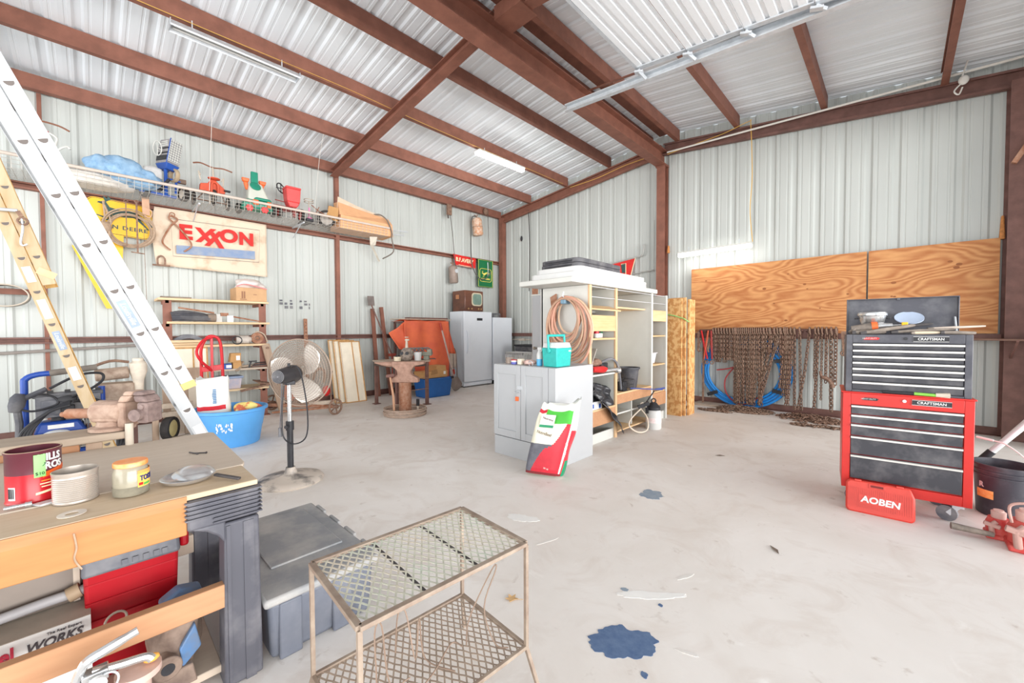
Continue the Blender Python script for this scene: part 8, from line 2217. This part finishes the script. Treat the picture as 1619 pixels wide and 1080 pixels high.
# grey tote
t = thing('storage_tote', 'long dusty grey storage tote with a flat lid behind the bench leg', 'tote', loc=(-2.25, 0.705, 0))
GT = mat('grey_tote_plastic', s2l(96, 101, 114), 0.5, 0, 0, 5, col2=s2l(122, 125, 134))
GTL = mat('dusty_tote_lid', s2l(140, 142, 145), 0.6, 0, 0, 4, col2=s2l(180, 176, 172), mixlo=0.4, mixhi=0.66, detail=9)
MB().taper((-0.4, 0.395, -0.215, 0.215), (-0.42, 0.415, -0.23, 0.23), 0, 0.25).build('body', GT, t, bevel=0.02)
MB().box(-0.44, 0.435, -0.248, 0.248, 0.245, 0.28).build('lid', GTL, t, bevel=0.012)
MB().box(-0.36, 0.2, -0.16, 0.17, 0.28, 0.29).build('lid_panel', GTL, t, bevel=0.006)
for y in (-0.1, 0.12):
    MB().box(0.396, 0.42, y - 0.09, y - 0.0, 0.0, 0.24).build('ribbed_panel', GT, t, bevel=0.008)
for x in (-0.3, -0.1, 0.1, 0.3):
    MB().box(x - 0.06, x + 0.06, 0.244, 0.262, 0.24, 0.284).build('lid_lug', GTL, t, bevel=0.005)

# wire mesh table
t = thing('mesh_table', 'small two-tier metal mesh table with rusty pale frame in the foreground', 'table', loc=(-1.205, 0.80, 0), rz=math.radians(-3.5))
FR = mat('rusty_pale_frame', s2l(166, 150, 134), 0.55, 0.15, 0, 12, col2=s2l(132, 112, 98))
MS = mat('pale_expanded_mesh', s2l(206, 194, 176), 0.55, 0.2, 0, 5, col2=s2l(190, 200, 184))
MS2 = mat('brown_expanded_mesh', s2l(168, 150, 134), 0.6, 0.2, 0.1, 8)
hx, hy = 0.203, 0.312
for nm, z, m, nx in (('top', 0.58, MS, 17), ('lower_shelf', 0.19, MS2, 17)):
    fr = MB()
    for p0, p1 in (((-hx, -hy, z), (hx, -hy, z)), ((-hx, hy, z), (hx, hy, z)), ((-hx, -hy, z), (-hx, hy, z)), ((hx, -hy, z), (hx, hy, z))):
        fr.bar(p0, p1, 0.02 if z > 0.5 else 0.014, 0.014)
    fo = fr.build(nm + '_frame', FR, t, bevel=0.002)
    b = MB()
    n = 22
    st = 2 * hx / nx
    for j in range(nx):
        pts = []
        for i in range(2 * n + 1):
            pts.append((-hx + st * (j + 0.5) + (st * 0.5 if (i + j) % 2 else -st * 0.5), -hy + 2 * hy * i / (2 * n), z + (0.0012 if i % 2 else -0.0012)))
        for i in range(2 * n):
            b.bar(pts[i], pts[i + 1], 0.0058, 0.0016)
    b.build('expanded_mesh', m, fo, smooth=False)['kind'] = 'stuff'
MB().bar((-hx, -0.1, 0.575), (hx, -0.1, 0.575), 0.008, 0.006).build('crossbar', DK, t, smooth=False)
MB().bar((-hx, 0.1, 0.575), (hx, 0.1, 0.575), 0.008, 0.006).build('crossbar', DK, t, smooth=False)
for sx in (-1, 1):
    for sy in (-1, 1):
        MB().bar((sx * hx, sy * hy, 0.575), (sx * hx, sy * hy, 0.185), 0.013, 0.013, (0, 1, 0)).bar((sx * hx, sy * hy, 0.187), (sx * hx * 1.2, sy * hy * 1.12, 0.0), 0.013, 0.013, (0, 1, 0)).build('leg', FR, t, smooth=False)
WR = mat('rusty_bent_wire', s2l(150, 128, 112), 0.6, 0.3, 0.1)
for i, (c, pts, lab) in enumerate((((-1.02, 0.94, 0.2), [(-0.12, 0.0, 0), (-0.16, 0.05, 0.06), (-0.13, 0.14, 0.22), (-0.115, 0.15, 0.225), (-0.12, 0.09, 0.1), (-0.05, 0.08, 0), (0.0, 0.1, 0.0)], 'tall bent wire loop at the far end of the mesh table shelf'),
                                   ((-1.2, 0.62, 0.2), [(-0.12, -0.02, 0), (0.0, -0.01, 0.0), (-0.02, 0.0, 0.18), (-0.01, 0.02, 0.2), (0.02, 0.03, 0.02), (0.03, 0.1, 0.0)], 'bent wire loop standing at the near left of the mesh table shelf'),
                                   ((-1.2, 0.74, 0.2), [(-0.1, 0.0, 0), (-0.08, 0.0, 0.15), (-0.06, 0.02, 0.16), (0.0, 0.02, 0.02), (-0.02, 0.05, 0.14), (0.0, 0.06, 0.0), (0.12, 0.1, 0.0)], 'zigzag bent wire in the middle of the mesh table shelf'),
                                   ((-1.08, 0.72, 0.198), [(0.0, -0.12, 0), (-0.04, 0.05, 0.005), (-0.1, 0.18, 0.01), (-0.06, 0.2, 0.01)], 'thin wire lying flat along the mesh table shelf'))):
    tag(MB().tube(curve_pts(pts, 5), 0.0028, 5).build('bent_wire', WR, loc=c), lab, 'wire')
# dried leaf
P_ = []
for k in range(11):
    a = 2 * PI * k / 11
    P_.append((0.035 * (1 if k % 2 else 0.5) * math.cos(a), 0.035 * (1 if k % 2 else 0.5) * math.sin(a), 0.002 + 0.004 * (k % 2)))
t = thing('dry_leaf', 'curled dry tan leaf on the floor right of the mesh table', 'leaf', loc=(-1.4, 1.455, 0.001))
MB().prism(P_, (0, 0, 0.0015)).build('blade', mat('dry_leaf_tan', s2l(206, 168, 120), 0.8, 0, 0.1), t, smooth=False)
MB().tube([(0.01, 0, 0.004), (0.05, 0.03, 0.006)], 0.0015, 5).build('stem', MATS['dry_leaf_tan'], t)

for i, (x, y, a_, lab) in enumerate(((-1.37, 4.7, 0.5, 'small dark curled leaf on the floor between the cabinet and the tool chest'), (-0.53, 2.91, 2.2, 'dark sliver of bark on the floor in front of the red tool case'))):
    o = MB().prism([(-0.05, 0, 0.002), (-0.01, -0.014, 0.006), (0.05, 0.004, 0.002), (0.0, 0.014, 0.008)], (0, 0, 0.002)).build('dry_leaf', mat('dark_leaf', s2l(120, 104, 92), 0.8), smooth=False, loc=(x, y, 0))
    o.rotation_euler = (0, 0, a_)
    tag(o, lab, 'leaf')
